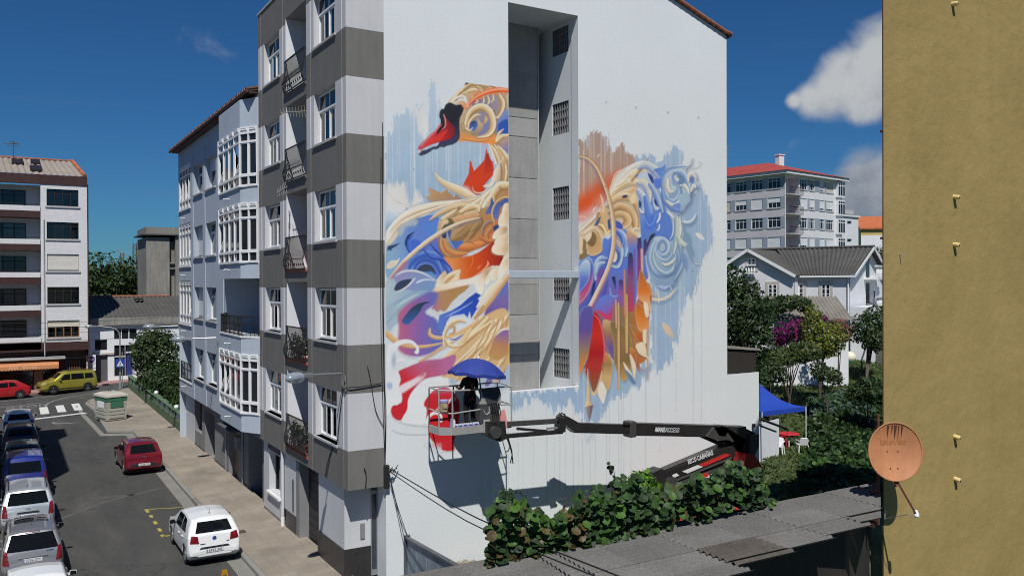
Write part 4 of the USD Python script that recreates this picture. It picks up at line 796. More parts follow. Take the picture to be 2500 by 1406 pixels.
for j,r in enumerate(rowsr):
    for i,c in enumerate(colsR):small_window(RFc,(*c,*r),Fb,[['fan','fan','most','shut'],['shut','most','most','most'],['fan','fan','fan','fan'],['most','shut','shut','shut'],['fan','shut','fan','fan'],['fan']*4][j][i])
    for a,c in((colsR[0][1],colsR[1][0]),(colsR[1][1],colsR[2][0]),(colsR[2][1],colsR[3][0])):b=MB();RFc.box(b,a+.05,c-.05,r[0]-.12,r[1]+.08,-.02,.02);b.build('blue_panel','block_blue',Fb)
    b=MB();D=-1.6;q=r[0]-.9;t=r[1]+.15
    b.quad(RFc.p(n1,q,0),RFc.p(n1,q,D),RFc.p(n1,t,D),RFc.p(n1,t,0));b.quad(RFc.p(n0,q,D),RFc.p(n1,q,D),RFc.p(n1,t,D),RFc.p(n0,t,D));b.quad(RFc.p(n0,q,0),RFc.p(n0,t,0),RFc.p(n0,t,D),RFc.p(n0,q,D));b.quad(RFc.p(n0,t,0),RFc.p(n1,t,0),RFc.p(n1,t,D),RFc.p(n0,t,D));b.quad(RFc.p(n0,q,0),RFc.p(n1,q,0),RFc.p(n1,q,D),RFc.p(n0,q,D));b.build('balcony_recess','block_lilac',Fb)
    b=MB();RFc.box(b,n0+.3,n0+1.2,q+.1,q+2.0,D,D+.05);b.build('balcony_door','dark_pane',Fb)
    b=MB();RFc.box(b,n0-.1,n1,q-.14,q+.02,-.2,.75);b.build('balcony_slab','sill_stone',Fb);b=MB()
    for k in range(14):x=n0+(n1-n0)*k/13;RFc.box(b,x-.02,x+.02,q+.02,q+1.0,.68,.72)
    RFc.box(b,n0-.08,n1,q+.96,q+1.03,.66,.74);b.build('balcony_railing','wrought_iron',Fb)
    b=MB();c0,c1=rr(RFc,770,815,300,310)[:2];RFc.box(b,c0,c1,r[0]-.55,r[1]+.3,-.3,.5);b.build('glazed_bay','frame_white',Fb);b=MB()
    for k in range(3):x=c0+(c1-c0)*(k+.12)/3;RFc.box(b,x,x+(c1-c0)*.25,r[0]-.3,r[1]-.35,.50,.52);RFc.box(b,x,x+(c1-c0)*.25,r[1]-.2,r[1]+.1,.50,.52)
    b.build('bay_pane','dark_pane',Fb)
b=MB();LFc.box(b,0,Lw,zt,zt+.0,0,0)if 0 else None
def corner_pts(off,z):return[tuple(RFc.p(-off,z,off)),tuple(RFc.p(Rw+off,z,off)),tuple(RFc.p(Rw+off,z,-Lw-off)),tuple(RFc.p(-off,z,-Lw-off))]
lo,hi=corner_pts(.75,zt),corner_pts(.75,zt+.45);b=MB();b.hexa(lo+hi);b.build('cornice','block_white',Fb)
e=corner_pts(.9,zt+.46);rz=zt+3.1;ra,rc=RFc.p(Rw*.5,rz,-Rw*.5),RFc.p(Rw*.5,rz,-Lw+Rw*.5);b=MB();b.add([*e,ra,rc],[[0,1,4],[1,2,5],[1,5,4],[2,3,5],[3,0,4],[3,4,5]]);b.build('roof','roof_tile_red',Fb)
b=MB();q=RFc.p(Rw*.62,rz-1.2,-Rw*.45);b.box(q[0]-.55,q[0]+.55,q[1]-.4,q[1]+.4,q[2]-.5,q[2]+2.4);b.box(q[0]-.65,q[0]+.65,q[1]-.5,q[1]+.5,q[2]+2.4,q[2]+2.55);b.build('chimney','block_white',Fb)
b=MB();q=RFc.p(Rw*.3,rz-.4,-Lw*.55)
b.tube([q,q+V3(0,0,3.4)],.05,5);[b.tube([q+V3(-.7,0,z),q+V3(.7,0,z)],.03,4)for z in(2.2,2.8,3.2)];b.build('roof_aerial','galvanised',Fb)
for k,(x,dn)in enumerate(((.25,-5.),(.25,-9.5),(.3,-14.))):b=MB();q=RFc.p(Rw*.2,zt+1.45,dn);b.bbox(q[0]-.5,q[0]+.5,q[1]-.6,q[1]+.6,q[2]-.1,q[2]+.1,.03);b.build('roof_light','bronze_frame',Fb)
# white low wing to its right and the orange roofed house
Wg=thing('white_wing_building','plain white building with two small windows beside the far apartment block','building')
WGc=Facade(RFc.o-RFc.n*.4,RFc.u,RFc.n);w0,w1,_,ze=rr(WGc,815,925,490,500);b=MB();WGc.wall(b,w0,w1,-.1,ze,[(*rr(WGc,850,882,521,544),.2),(*rr(WGc,850,882,642,664),.2)]);b.quad(WGc.p(w1,-.1),WGc.p(w1,ze),WGc.p(w1,ze,-12),WGc.p(w1,-.1,-12));b.quad(WGc.p(w0,ze-.02),WGc.p(w1,ze-.02),WGc.p(w1,ze-.02,-12),WGc.p(w0,ze-.02,-12));b.build('wall','house_white',Wg)
for q in((521,544),(642,664)):b=MB();WGc.box(b,*rr(WGc,850,882,*q),-.25,-.18);b.build('window','dark_pane',Wg)
b=MB();WGc.box(b,w0,w1+.3,ze,ze+.25,-12,.2);b.build('coping','block_white',Wg);b=MB();x0,x1,z0,z1=rr(WGc,815,905,440,478);WGc.box(b,x0,x1,z0,z1,-2.5,-.3);b.build('roof_room','sill_stone',Wg)
Og=thing('orange_roofed_house','yellow house with a bright orange tiled roof behind the ochre building','building')
OG=facade(at_depth(2097,560,150),-40.);o0,o1,zl,zh=rr(OG,930,1090,490,578);b=MB();OG.wall(b,o0+.3,o1+8,-.1,zl+.1,[(*rr(OG,1000,1045,640,680),.15)]);b.quad(OG.p(o0+.3,-.1),OG.p(o0+.3,zl+.1),OG.p(o0+.3,zl+.1,-9),OG.p(o0+.3,-.1,-9));b.build('wall','house_yellow',Og)
b=MB();OG.box(b,o0+.32,o1+8,-.1,rr(OG,950,960,620,700)[3],-.02,.03);OG.box(b,*rr(OG,1000,1045,640,680),-.18,-.1);b.build('white_band','house_white',Og)
b=MB();A_=[OG.p(o0,zl,.4),OG.p(o1+9,zl,.4),OG.p(o1+9,zh,-4.5),OG.p(o0,zh,-4.5)];b.hexa(A_+[q+V3(0,0,.25)for q in A_]);A_=[OG.p(o0,zl,-9.4),OG.p(o1+9,zl,-9.4),OG.p(o1+9,zh,-4.5),OG.p(o0,zh,-4.5)];b.hexa(A_+[q+V3(0,0,.25)for q in A_]);b.build('roof','roof_tile_orange',Og)
# white house with grey roof
Hs=thing('white_house','white house with a grey fibre-cement roof, cross gable and stone-framed windows','building')
HF=facade(at_depth(1940,690,64),-68.);h=lambda x,y:HF.px(1760+x/cs,350+y/cs);ge=1.1                       # main front; the gable wing stands ge in front of it
GFc=Facade(HF.o+HF.n*ge,HF.u,HF.n);g=lambda x,y:GFc.px(1760+x/cs,350+y/cs)
ze=h(700,885)[1];uR=h(868,885)[0];ap=g(190,722);gl=g(58,806);gr=g(490,882);uV=gr[0]
def hwin(fr,px,parent):
    a,c=fr.px(1760+px[0]/cs,350+px[3]/cs),fr.px(1760+px[1]/cs,350+px[2]/cs);w=(a[0],c[0],a[1],c[1]);hh=holder(parent,'window');b=MB();t=.20
    for q in((w[0]-t,w[0],w[2]-t,w[3]+t),(w[1],w[1]+t,w[2]-t,w[3]+t),(w[0],w[1],w[3],w[3]+t),(w[0],w[1],w[2]-t,w[2])):fr.box(b,*q,-.05,.05)
    b.build('stone_surround','stone_surround',hh);b=MB();t=.06;m=(w[0]+w[1])/2
    for q in((w[0],w[0]+t,w[2],w[3]),(w[1]-t,w[1],w[2],w[3]),(w[0]+t,w[1]-t,w[3]-t,w[3]),(w[0]+t,w[1]-t,w[2],w[2]+t),(m-t,m+t,w[2]+t,w[3]-t)):fr.box(b,*q,.005,.045)
    for k in(1,2):z=w[2]+(w[3]-w[2])*k/3;fr.box(b,w[0]+t,w[1]-t,z-.02,z+.02,.006,.042)
    b.build('frame','frame_white',hh);b=MB();fr.box(b,w[0]+t,w[1]-t,w[2]+t,w[3]-t,.004,.02);b.build('pane','dark_pane',hh)
b=MB();HF.wall(b,uV-.2,uR,0,ze,[]);b.build('front_wall','house_white',Hs)
b=MB();V=[(gl[0],0),(uV,0),(uV,gr[1]),(ap[0],ap[1]),(gl[0],gl[1])];b.prism(V,lambda u,v,w:GFc.p(u,v,w),-.25,0.);b.quad(GFc.p(uV,0,0),GFc.p(uV,0,-ge),GFc.p(uV,gr[1],-ge),GFc.p(uV,gr[1],0));b.build('gable_wing_wall','house_white',Hs)
rg=h(1055,712)[1];dep=5.;rz=ap[1]+.25;ov=.35
rgu=uR
def roofslab(b,A,t=.10):A=[np.array(q)for q in A];b.hexa(A+[q+V3(0,0,t)for q in A])
def corrugate(b,A,n,amp=.05,pitch=.22):
    'corrugated sheet over a quad A (eave a->b, ridge d->c)'
    a,b_,c,d=[np.array(q,float)for q in A];L=np.linalg.norm(b_-a);k=int(L/pitch*6);T=np.linspace(0,1,k+1);w=amp*np.sin(T*L/pitch*2*math.pi)[:,None]*np.array(n)
    b.add(np.vstack([a+(b_-a)*T[:,None]+w,d+(c-d)*T[:,None]+w]),[[i,i+1,k+2+i,k+1+i]for i in range(k)])
b=MB();corrugate(b,[HF.p(uV-.3,ze-.02,ov),HF.p(uR+.5,ze-.02,ov),HF.p(uR+.5,rz,-dep),HF.p(ap[0],rz,-dep)],(0,0,1));corrugate(b,[HF.p(uR+.5,ze,-2*dep),HF.p(gl[0],ze,-2*dep),HF.p(gl[0],rz,-dep),HF.p(uR+.5,rz,-dep)],(0,0,1));b.build('main_roof','roof_cement',Hs)
b=MB();corrugate(b,[GFc.p(uV+.25,gr[1]-.05,.4),GFc.p(uV+.25,gr[1]-.05,-ge-.6),GFc.p(ap[0],ap[1]+.12,-ge-dep+.4),GFc.p(ap[0],ap[1]+.12,.4)],(0,0,1));corrugate(b,[GFc.p(gl[0]-.3,gl[1]-.1,.4),GFc.p(gl[0]-.3,gl[1]-.1,-ge-dep),GFc.p(ap[0],ap[1]+.12,-ge-dep),GFc.p(ap[0],ap[1]+.12,.4)],(0,0,1));b.build('wing_roof','roof_cement',Hs)
b=MB();b.bar(GFc.p(gl[0]-.3,gl[1]-.2,.38),GFc.p(ap[0],ap[1]+.03,.38),.06,.22);b.bar(GFc.p(ap[0],ap[1]+.03,.38),GFc.p(uV+.25,gr[1]-.15,.38),.06,.22);b.bar(HF.p(uV,ze-.12,ov-.02),HF.p(uR+.5,ze-.12,ov-.02),.08,.14);b.build('white_verge','frame_white',Hs)
b=MB();b.tube([HF.p(gl[0],rz+.06,-dep),HF.p(uR+.5,rz+.06,-dep)],.10,8);b.build('ridge','roof_cement',Hs)
# right-hand end gable of the house
EG=Facade(HF.p(uR,0,0),-HF.n,HF.u);b=MB();b.prism([(0,0),(2*dep,0),(2*dep,ze),(dep,rz-.1),(0,ze)],lambda u,v,w:EG.p(u,v,w),-.25,0);b.build('end_gable_wall','house_white',Hs)
b=MB();b.bar(EG.p(-ov,ze-.1,.48),EG.p(dep,rz-.08,.48),.06,.2);b.bar(EG.p(dep,rz-.08,.48),EG.p(2*dep,ze-.1,.48),.06,.2);b.build('end_verge','frame_white',Hs)
for q in((320,378,948,1035),(495,557,945,1038),(678,735,947,1045)):hwin(HF if q[0]>480 else GFc,q,Hs)
for q in((182,233,775,845),(205,240,948,1040)):hwin(GFc,q,Hs)
def balusters(fr,u0,u1,z0,h,n0,parent,k):
    bl=holder(parent,'balustrade');b=MB();fr.box(b,u0,u1,z0+h-.12,z0+h,n0-.12,n0+.1);fr.box(b,u0,u1,z0,z0+.1,n0-.1,n0+.1);b.build('rail','balustrade_white',bl);b=MB()
    for i in range(k):c=fr.p(u0+(u1-u0)*(i+.5)/k,z0+.1,n0);H=h-.22;b.lathe([(.05,0),(.09,H*.25),(.07,H*.5),(.035,H*.75),(.06,H)],c,n=8)
    b.build('baluster','balustrade_white',bl)
w=g(168,880);w2=g(242,850);balusters(GFc,w[0],w2[0],w[1],.75,.25,Hs,4)
e0=EG.px(1760+1000/cs,350+905/cs);b=MB();EG.box(b,dep-1.2,dep+2.5,e0[1]-.15,e0[1],0,1.0);b.build('balcony_slab','balustrade_white',Hs);balusters(EG,dep-1.2,dep+2.5,e0[1],.95,.9,Hs,14);b=MB();EG.box(b,dep-.6,dep+.4,e0[1]+.05,e0[1]+2.0,-.05,.02);EG.box(b,dep-.6,dep+.4,e0[1]-2.6,e0[1]-.4,-.05,.02);b.build('balcony_door','dark_pane',Hs)
b=MB();b.tube([HF.p(uR-.1,0,.08),HF.p(uR-.1,ze,.08)],.06,6);b.build('drainpipe','house_white',Hs)
# terrace wall with balustrade beside it
e1=EG.px(1760+990/cs,350+1085/cs)[1];b=MB();EG.box(b,-1.,9.,0,e1-.02,.3,2.2);b.build('terrace','house_white',Hs);balusters(EG,-1.,9.,e1,.75,2.1,Hs,30)
# garden shed in front of the house
Sh=thing('garden_shed','low garden shed with mossy corrugated roof in front of the white house','shed')
SC=facade(at_depth(1960,760,54),-33.);s_=lambda x,y:SC.px(1760+x/cs,350+y/cs);e0,e1=s_(335,1178),s_(880,1195);zr=s_(700,1080)[1]
zr=e0[1]+1.35;b=MB();corrugate(b,[SC.p(e0[0],e0[1]-.05,.35),SC.p(e1[0],e0[1]-.12,.35),SC.p(e1[0],zr,-2.8),SC.p(e0[0],zr,-2.8)],(0,0,1),.05,.25);corrugate(b,[SC.p(e1[0],e0[1]-.1,-5.6),SC.p(e0[0],e0[1]-.1,-5.6),SC.p(e0[0],zr,-2.8),SC.p(e1[0],zr,-2.8)],(0,0,1),.05,.25);b.build('roof','corrugated_warm',Sh)
b=MB();SC.wall(b,e0[0]+.2,e1[0]-.2,0,e0[1]-.05,[]);b.prism([(0.2,0),(5.2,0),(5.2,e0[1]-.1),(2.8,zr-.1),(.2,e0[1]-.1)],lambda u,v,w:SC.p(e1[0]-.2+w,v,-u),-.1,0);b.build('wall','house_white',Sh);b=MB();SC.box(b,e0[0]+1.2,e0[0]+2.2,3.2,e0[1]-.4,0,.04);b.build('door','dark_plaster',Sh)
# concrete block wall at the back of the garden
Wl=thing('garden_block_wall','grey block wall at the back of the vegetable garden beside the ochre building','wall');a,c=at_depth(2060,880,62),at_depth(2200,884,58);zb=garden_z(*a[:2])-.3
for i in range(7):
    for j in range(4):
        t0,t1=(i+.5*(j%2))/7,(i+1+.5*(j%2))/7;p,q=a+(c-a)*t0,a+(c-a)*t1;b=MB();z=a[2]+.05+.42*j;b.bar((*(p+(q-p)*.012)[:2],z),(*(p+(q-p)*.988)[:2],z),.2,.405);b.build('block','stained_concrete' if(i+j)%3 else 'weathered_concrete',Wl)
b=MB();b.bar((*a[:2],a[2]-.9),(*(c+(c-a)*.1)[:2],a[2]-.9),.25,1.45);b.build('footing','stained_concrete',Wl)
# ---- ochre building at the right edge of the view, with dish and pegs
YB=thing('ochre_building','tall ochre yellow rendered wall of the building at the right edge','building')
YY=-9.4;YX=float(at_y(2157,700,YY)[0])
yw={'g':('geometry',{}),'a':('noise_texture',dict(scale=.5,detail=6.,roughness=.6)),'r':('rgb_ramp',dict(ramp=[(.3,(.295,.215,.080)),(.5,(.33,.242,.092)),(.72,(.36,.265,.102))])),'p':('principled_bsdf',dict(roughness=.85,specular_ior_level=.25)),
      'b1':('noise_texture',dict(scale=2.4,detail=9.,roughness=.55,distortion=.2)),'b2':('noise_texture',dict(scale=34.,detail=4.,roughness=.6)),'ad':('math',dict(math_type='multiply_add',value2=.16)),'b':('bump',dict(strength=.6,distance=.05)),
      'sm':('mapping',dict(mapping_type='point',scale=(2.2,1.,.16))),'sn':('noise_texture',dict(scale=1.4,detail=5.)),'sr':('map_range',dict(from_min=.45,from_max=.8,to_min=1.,to_max=.93,clamp=True)),'sx':('mix',dict(mix_type='multiply',fac=1.))}
_mats['yellow_wall']=usdkit.material(stage,'/World/Looks/ochre_render',yw,[('g.position','a.vector'),('a.fac','r.fac'),('g.position','b1.vector'),('g.position','b2.vector'),('b2.fac','ad.value1'),('b1.fac','ad.value3'),('ad.value','b.height'),('b.normal','p.normal'),('g.position','sm.vector'),('sm.vector','sn.vector'),('sn.fac','sr.value'),('r.color','sx.color1'),('sr.result','sx.color2'),('sx.color','p.base_color')],surface='p.BSDF')
b=MB();b.prism([(YX,YY),(YX+9,YY),(YX+9,YY+2.0),(YX+3.4,YY+2.0)],lambda x,y,z:(x,y,z),-.05,15.7);b.build('wall','yellow_wall',YB)
b=MB();b.prism([(YX-.035,YY+.005),(YX-.001,YY+.005),(YX+.56,YY+.35),(YX+.52,YY+.35)],lambda x,y,z:(x,y,z),0,15.7);b.build('corner_flashing','brown_edge',YB)
for z in(4.4,6.6,8.9,11.2):b=MB();b.bbox(YX-.05,YX-.004,YY-.012,YY+.05,z,z+.05,.005);b.build('flashing_clip','brown_edge',YB)
pegs=[at_y(x,y,YY)[::2]for x,y in((2325,12),(2329,482),(2329,598),(2330,1066),(2331,1169))]
for k,(x,z)in enumerate(pegs):
    t=thing('wall_spout',['uppermost','second','third','fourth','lowest'][k]+' pale drain spout in the column on the ochre wall','spout','drain spouts on the ochre wall',(x,YY,z));UsdGeom.Xformable(stage.GetPrimAtPath(t)).AddScaleOp().Set(Gf.Vec3f(1.15));b=MB();b.tube([(0,.02,.01),(0,-.10,-.008),(0,-.12,-.012)],[.048,.047,.040],10,cap=True);b.build('pipe','yellow_fleck',t);b=MB();b.tube([(0,-.1205,-.012),(0,-.122,-.012)],.022,8);b.build('mouth','black',t)
hq=at_y(2196,622,YY);b=MB();b.tube([hq+V3(0,.01,0),hq+V3(0,-.08,0),hq+V3(0,-.10,-.05)],.012,6);tag(stage.GetPrimAtPath(b.build('wall_hook','galvanised')),'small metal hook high on the ochre wall near its edge','hook')
sd=thing('satellite_dish','rusty orange satellite dish with a feed arm on the ochre wall','satellite dish')
DC=V3(6.74,-11.42,4.80);nd=at_y(2179,1101,YY-.487);DM=np.eye(4);DM[:3,:3]*=1.16;DM[:3,3]=nd-DC*1.16;DR=.50;dn=V3(-.42,-.86,.10);dn/=np.linalg.norm(dn);dx=np.cross(dn,V3(0,0,1));dx/=np.linalg.norm(dx);dz=np.cross(dx,dn)
def dish_shell(off):
    V,Fc=[],[];R,N=10,40
    for i in range(R+1):
        r=DR*i/R
        for j in range(N):t=2*math.pi*j/N;V.append(DC+dx*(r*math.cos(t))+dz*(r*1.03*math.sin(t))+dn*(.10*(r/DR)**2+off))
    for i in range(R):
        for j in range(N):Fc.append([i*N+j,i*N+(j+1)%N,(i+1)*N+(j+1)%N,(i+1)*N+j])
    return V,Fc
b=MB(DM);b.add(*dish_shell(0));b.add(*dish_shell(-.012));b.build('reflector','dish_orange',sd,smooth=40)
b=MB(DM);b.tube([DC+dx*DR*math.cos(t)+dz*DR*1.03*math.sin(t)+dn*.10 for t in np.linspace(0,2*math.pi,41)],.012,6,cap=False);b.build('rim','dish_orange',sd)
tm=meshkit.text_mesh('televés',.105,depth=.002,bold=True);v=np.array(tm.vertices);v[:,0]-=np.ptp(v[:,0])/2;xx,zz_=v[:,0],v[:,1]+.12;rr2=(xx**2+(zz_/1.03)**2)/DR**2;b=MB(DM);b.add(DC+np.outer(xx,-dx)+np.outer(zz_,dz)+np.outer(.10*rr2+.003+v[:,2],dn),tm.faces);b.build('lettering','dish_letter',sd)
b=MB(DM)
for q in((-.10,-.0),(.10,0),(-.06,-.30),(.08,-.30)):c=DC+dx*q[0]+dz*q[1]+dn*(.10*(q[0]**2+q[1]**2)/DR**2+.004);b.ball(c,.013,1)
b.build('bolt','rust',sd)
b=MB(DM);pole=V3(6.70,-11.16,0);b.tube([pole+V3(0,0,3.42),pole+V3(0,0,5.44)],.025,8);b.bar(pole+V3(0,.18,4.0),pole+V3(0,0,4.0),.05,.05);b.bar(pole+V3(0,.18,3.5),pole+V3(0,0,3.5),.05,.05);b.bar(pole+V3(0,.14,3.34),pole+V3(0,.14,3.6),.12,.02,up=(1,0,0));b.bar(pole+V3(0,0,4.8),DC-dn*.02,.06,.06);b.build('mast','rust',sd)
b=MB(DM);fp=DC-dx*.30-dz*1.12+dn*.16;b.bar(DC-dz*.46+dn*.03,fp,.035,.03);b.bar(DC-dz*.2-dn*.04,DC-dz*.62+dn*.06,.03,.05);b.build('feed_arm','rust',sd)
b=MB(DM);b.tube([fp-dn*.02+dz*.01,fp+dz*.09-dn*.05],[.05,.035],10);b.ball(fp-dn*.02,.048,2,(1,1,.8));b.build('feed_horn','plastic_white',sd)
b=MB(DM);b.tube([fp,fp+V3(-.1,.1,.02),pole+V3(.12,-.05,3.52),pole+V3(.2,-.0,3.75),pole+V3(.05,.0,3.7)],.007,5);b.build('cable','galvanised',sd)
# rust runs on the dish are wear of their own, thin films of rust
b=MB(DM)
for u,w,l in((-.16,.02,.20),(-.04,.03,.26),(.02,.018,.16),(.10,.025,.22),(-.10,.012,.3)):
    for i in range(6):
        z0,z1=.47-l*i/6-u*u*.8,.47-l*(i+1)/6-u*u*.8;f=lambda a,z:DC+dx*a+dz*z+dn*(.10*(a*a+z*z/1.06)/DR**2+.0022);k0,k1=w*(1-i/7),w*(1-(i+1)/7);b.quad(f(u-k0,z0),f(u+k0,z0),f(u+k1,z1),f(u-k1,z1))
b.build('rust_streak','rust',sd)
# ---- fibre-cement shed roof below
RK=thing('shed_roof','lean-to with corrugated grey fibre-cement roof sheets in the foreground below the vine','shed');ZR=3.45
def yedge(x):return-11.48+.158*(x-2.04)
pit=.147
def sheet_mesh(x0,x1,y0,y1,z,tilt=.008,rot=0.):
    b=MB();n=max(2,int((y1-y0)/pit*8));T=np.linspace(y0,y1,n+1);w=.024*np.cos((T-y0)/pit*2*math.pi);V=[]
    for x,dzz in((x0,tilt),(x1,0)):
        V+=[(min(x,6.62+(y+10.8)*1.395),y,z+dzz+q)for y,q in zip(T,w)]
    V+=[(x,y,zz-.007)for x,y,zz in V];k=n+1;F_=[[i,i+1,k+i+1,k+i]for i in range(n)]+[[2*k+i,3*k+i,3*k+i+1,2*k+i+1]for i in range(n)]+[[i,2*k+i,2*k+i+1,i+1]for i in range(n)]+[[k+i,k+i+1,3*k+i+1,3*k+i]for i in range(n)]
    b.add(V,F_);return b
ci=0
for i in range(-3,8):
    x0,x1=1.14+1.27*i,1.14+1.27*(i+1)+.10
    y=-8.84;j=0
    while y>yedge(x0+.8)+.05:
        yb=max(y-pit*5.,yedge(x0+.8));yb=y-pit*round((y-yb)/pit*2)/2
        if y-yb<.08 or x0>6.62+(y+10.8)*1.395-.05:break
        m='corrugated_grey' if rng.random()<.6 else 'corrugated_pale';lab=None
        if 2.2<x0<3.6 and y<-10.3:m,lab=('corrugated_dark','darker brown corrugated sheet')
        sheet_mesh(x0+rng.uniform(-.015,.015),x1,yb,y+.015,ZR+.004*(j%2)+.004*(i%2)+(.02 if lab else 0),.010).build('roof_sheet',m,RK,smooth=50,label=lab);y=yb;j+=1
b=MB();P=[(x,yedge(x)+.55)for x in np.linspace(-2.6,6.3,12)]
for(xa,ya),(xb,yb)in zip(P,P[1:]):b.quad((xa,ya,0),(xb,yb,0),(xb,yb,3.36),(xa,ya,3.36))
b.quad((6.3,yedge(6.3)+.55,0),(8.75,-9.,0),(8.75,-9.,3.36),(6.3,yedge(6.3)+.55,3.36));b.quad((-2.6,-9.0,0),(-2.6,-11.6,0),(-2.6,-11.6,3.36),(-2.6,-9.0,3.36));b.quad((-2.6,-9.,0),(8.75,-9.,0),(8.75,-9.,3.36),(-2.6,-9.,3.36));b.build('wall','annex_dark',RK)  # near-black walls stand in for the unlit void under the roof
b=MB()
for x in np.linspace(-2,6.2,9):b.bar((x,yedge(x)+.5,3.35),(x,-9.0,3.35),.07,.09)
b.build('rafter','bark',RK)
b=MB();b.box(-2,8.9,-8.95,-8.6,0,3.2);b.build('garden_wall','rubble',RK)
# ---- metal fence against the gable, brick pier, rubble
FN=thing('metal_fence','streaked blue-grey sheet metal fence running out from the painted wall','fence')
for k in range(9):y=-.06-.62*k;b=MB();b.bbox(1.62,1.66,y-.605,y,.12,1.15+.018*k,.006);b.build('panel','fence_metal',FN)
for k in range(9):y=-.06-.62*k;b=MB();b.bar((1.63,y,1.17+.018*k),(1.63,y-.61,1.17+.018*(k+1)),.13,.05);b.build('cap','fence_cap',FN)
b=MB();b.box(1.55,1.72,-.06,-.003,.1,1.24);b.build('post','fence_cap',FN)
PR=thing('brick_planter','white-faced brick pier with bare orange brick top at the foot of the vine','planter')
b=MB();b.box(-.98,-.36,-8.98,-8.4,0,3.14);b.build('wall','house_white',PR)
for k in range(4):
    for r in(0,1):b=MB();b.bbox(-.97+.153*k,-.825+.153*k,-8.97+.285*r,-8.70+.285*r,3.14,3.195+.008*((k+r)%2),.008);b.build('brick','brick_orange',PR)
RB_=thing('rubble_footing','rough stone footing at the bottom of the painted wall','rubble')
for k in range(40):
    x=2.3+rng.random()*4;y=-.12-rng.random()*.6;s=.08+rng.random()*.16;P=rng.normal(size=(14,3));P/=np.linalg.norm(P,axis=1,keepdims=True);b=MB();b.hull(P*np.array([s*1.3,s,s*.7])+np.array([x,y,.05+rng.random()*.25-y*-.2]));b.build('stone','rubble',RB_)
# ---- the mural: layers of paint brushed on a fine grid of points over the gable (a flat painted coat of its own colours)
class Paint:
    def __init__(s,x0,x1,z0,z1,st):
        s.xs,s.zs=np.arange(x0,x1+st/2,st),np.arange(z0,z1+st/2,st);X,Z=np.meshgrid(s.xs,s.zs);q=np.stack([X,0*X,Z],-1)-EYE
        w=q@_f;s.PX,s.PY=1250+FPX*(q@CR)/w,703-FPX*(q@CU)/w;s.C=np.zeros(X.shape+(3,));s.C[:]=V3(.70,.735,.755);s.A=np.zeros(X.shape);s.x0,s.z0,s.st=x0,z0,st
    def win(s,x0,y0,x1,y1):
        P=[at_y(x,y,0.)for x in(x0,x1)for y in(y0,y1)];X,Z=[p[0]for p in P],[p[2]for p in P]
        a,c=int((min(X)-s.x0)/s.st)-1,int((max(X)-s.x0)/s.st)+3;e,g=int((min(Z)-s.z0)/s.st)-1,int((max(Z)-s.z0)/s.st)+3
        return slice(max(0,e),max(0,min(len(s.zs),g))),slice(max(0,a),max(0,min(len(s.xs),c)))
    def blend(s,W,m,col):s.C[W]+=(col-s.C[W])*m[...,None];s.A[W]=np.maximum(s.A[W],m)
def lin(c):c=np.array(c,float)/255;return np.clip(np.where(c<.04,c/12.92,((c+.055)/1.055)**2.4)*V3(1.17,1.09,1.05),0,.85)
PM=Paint(1.06,13.5,1.2,13.6,.0205)
def cat(P,closed=False,n=6):
    P=np.array(P,float);k=len(P)
    if k<3:return P
    out=[]
    for i in range(k if closed else k-1):
        a,b_,c,d=(P[(i-1)%k],P[i],P[(i+1)%k],P[(i+2)%k])if closed else(P[max(i-1,0)],P[i],P[i+1],P[min(i+2,k-1)])
        for j in range(n):t=j/n;out.append(.5*((2*b_)+(-a+c)*t+(2*a-5*b_+4*c-d)*t*t+(-a+3*b_-3*c+d)*t**3))
    if not closed:out.append(P[-1])
    return np.array(out)
def hsh(x,y):v=np.sin(x*127.1+y*311.7)*43758.5453;return v-np.floor(v)
def seg_dist(X,Y,P,closed):
    'distance to a polyline, index along it and the side'
    D=np.full(X.shape,1e9);Tm=np.zeros(X.shape);Sd=np.zeros(X.shape);k=len(P)
    for i in range(k if closed else k-1):
        a,c=P[i],P[(i+1)%k];d=c-a;L2=d@d+1e-9;t=np.clip(((X-a[0])*d[0]+(Y-a[1])*d[1])/L2,0,1);ex,ey=X-a[0]-t*d[0],Y-a[1]-t*d[1];q=ex*ex+ey*ey;u=q<D
        D=np.where(u,q,D);Tm=np.where(u,(i+t)/max(1,k-1),Tm);Sd=np.where(u,d[0]*ey-d[1]*ex,Sd)
    return np.sqrt(D),Tm,np.sign(Sd)
def inside(X,Y,P):
    r=np.zeros(X.shape,bool);k=len(P)
    for i in range(k):
        (xa,ya),(xb,yb)=P[i],P[(i+1)%k]
        if ya!=yb:r^=((ya>Y)!=(yb>Y))&(X<(xb-xa)*(Y-ya)/(yb-ya)+xa)
    return r
def gradient(X,Y,g):
    (ax,ay),(bx,by),*cols=g;d=V3(bx-ax,by-ay);t=np.clip(((X-ax)*d[0]+(Y-ay)*d[1])/(d@d),0,1)*(len(cols)-1);cs=np.array([lin(c)for c in cols]);i=np.minimum(t.astype(int),len(cols)-2);f=(t-i)[...,None];return cs[i]*(1-f)+cs[i+1]*f
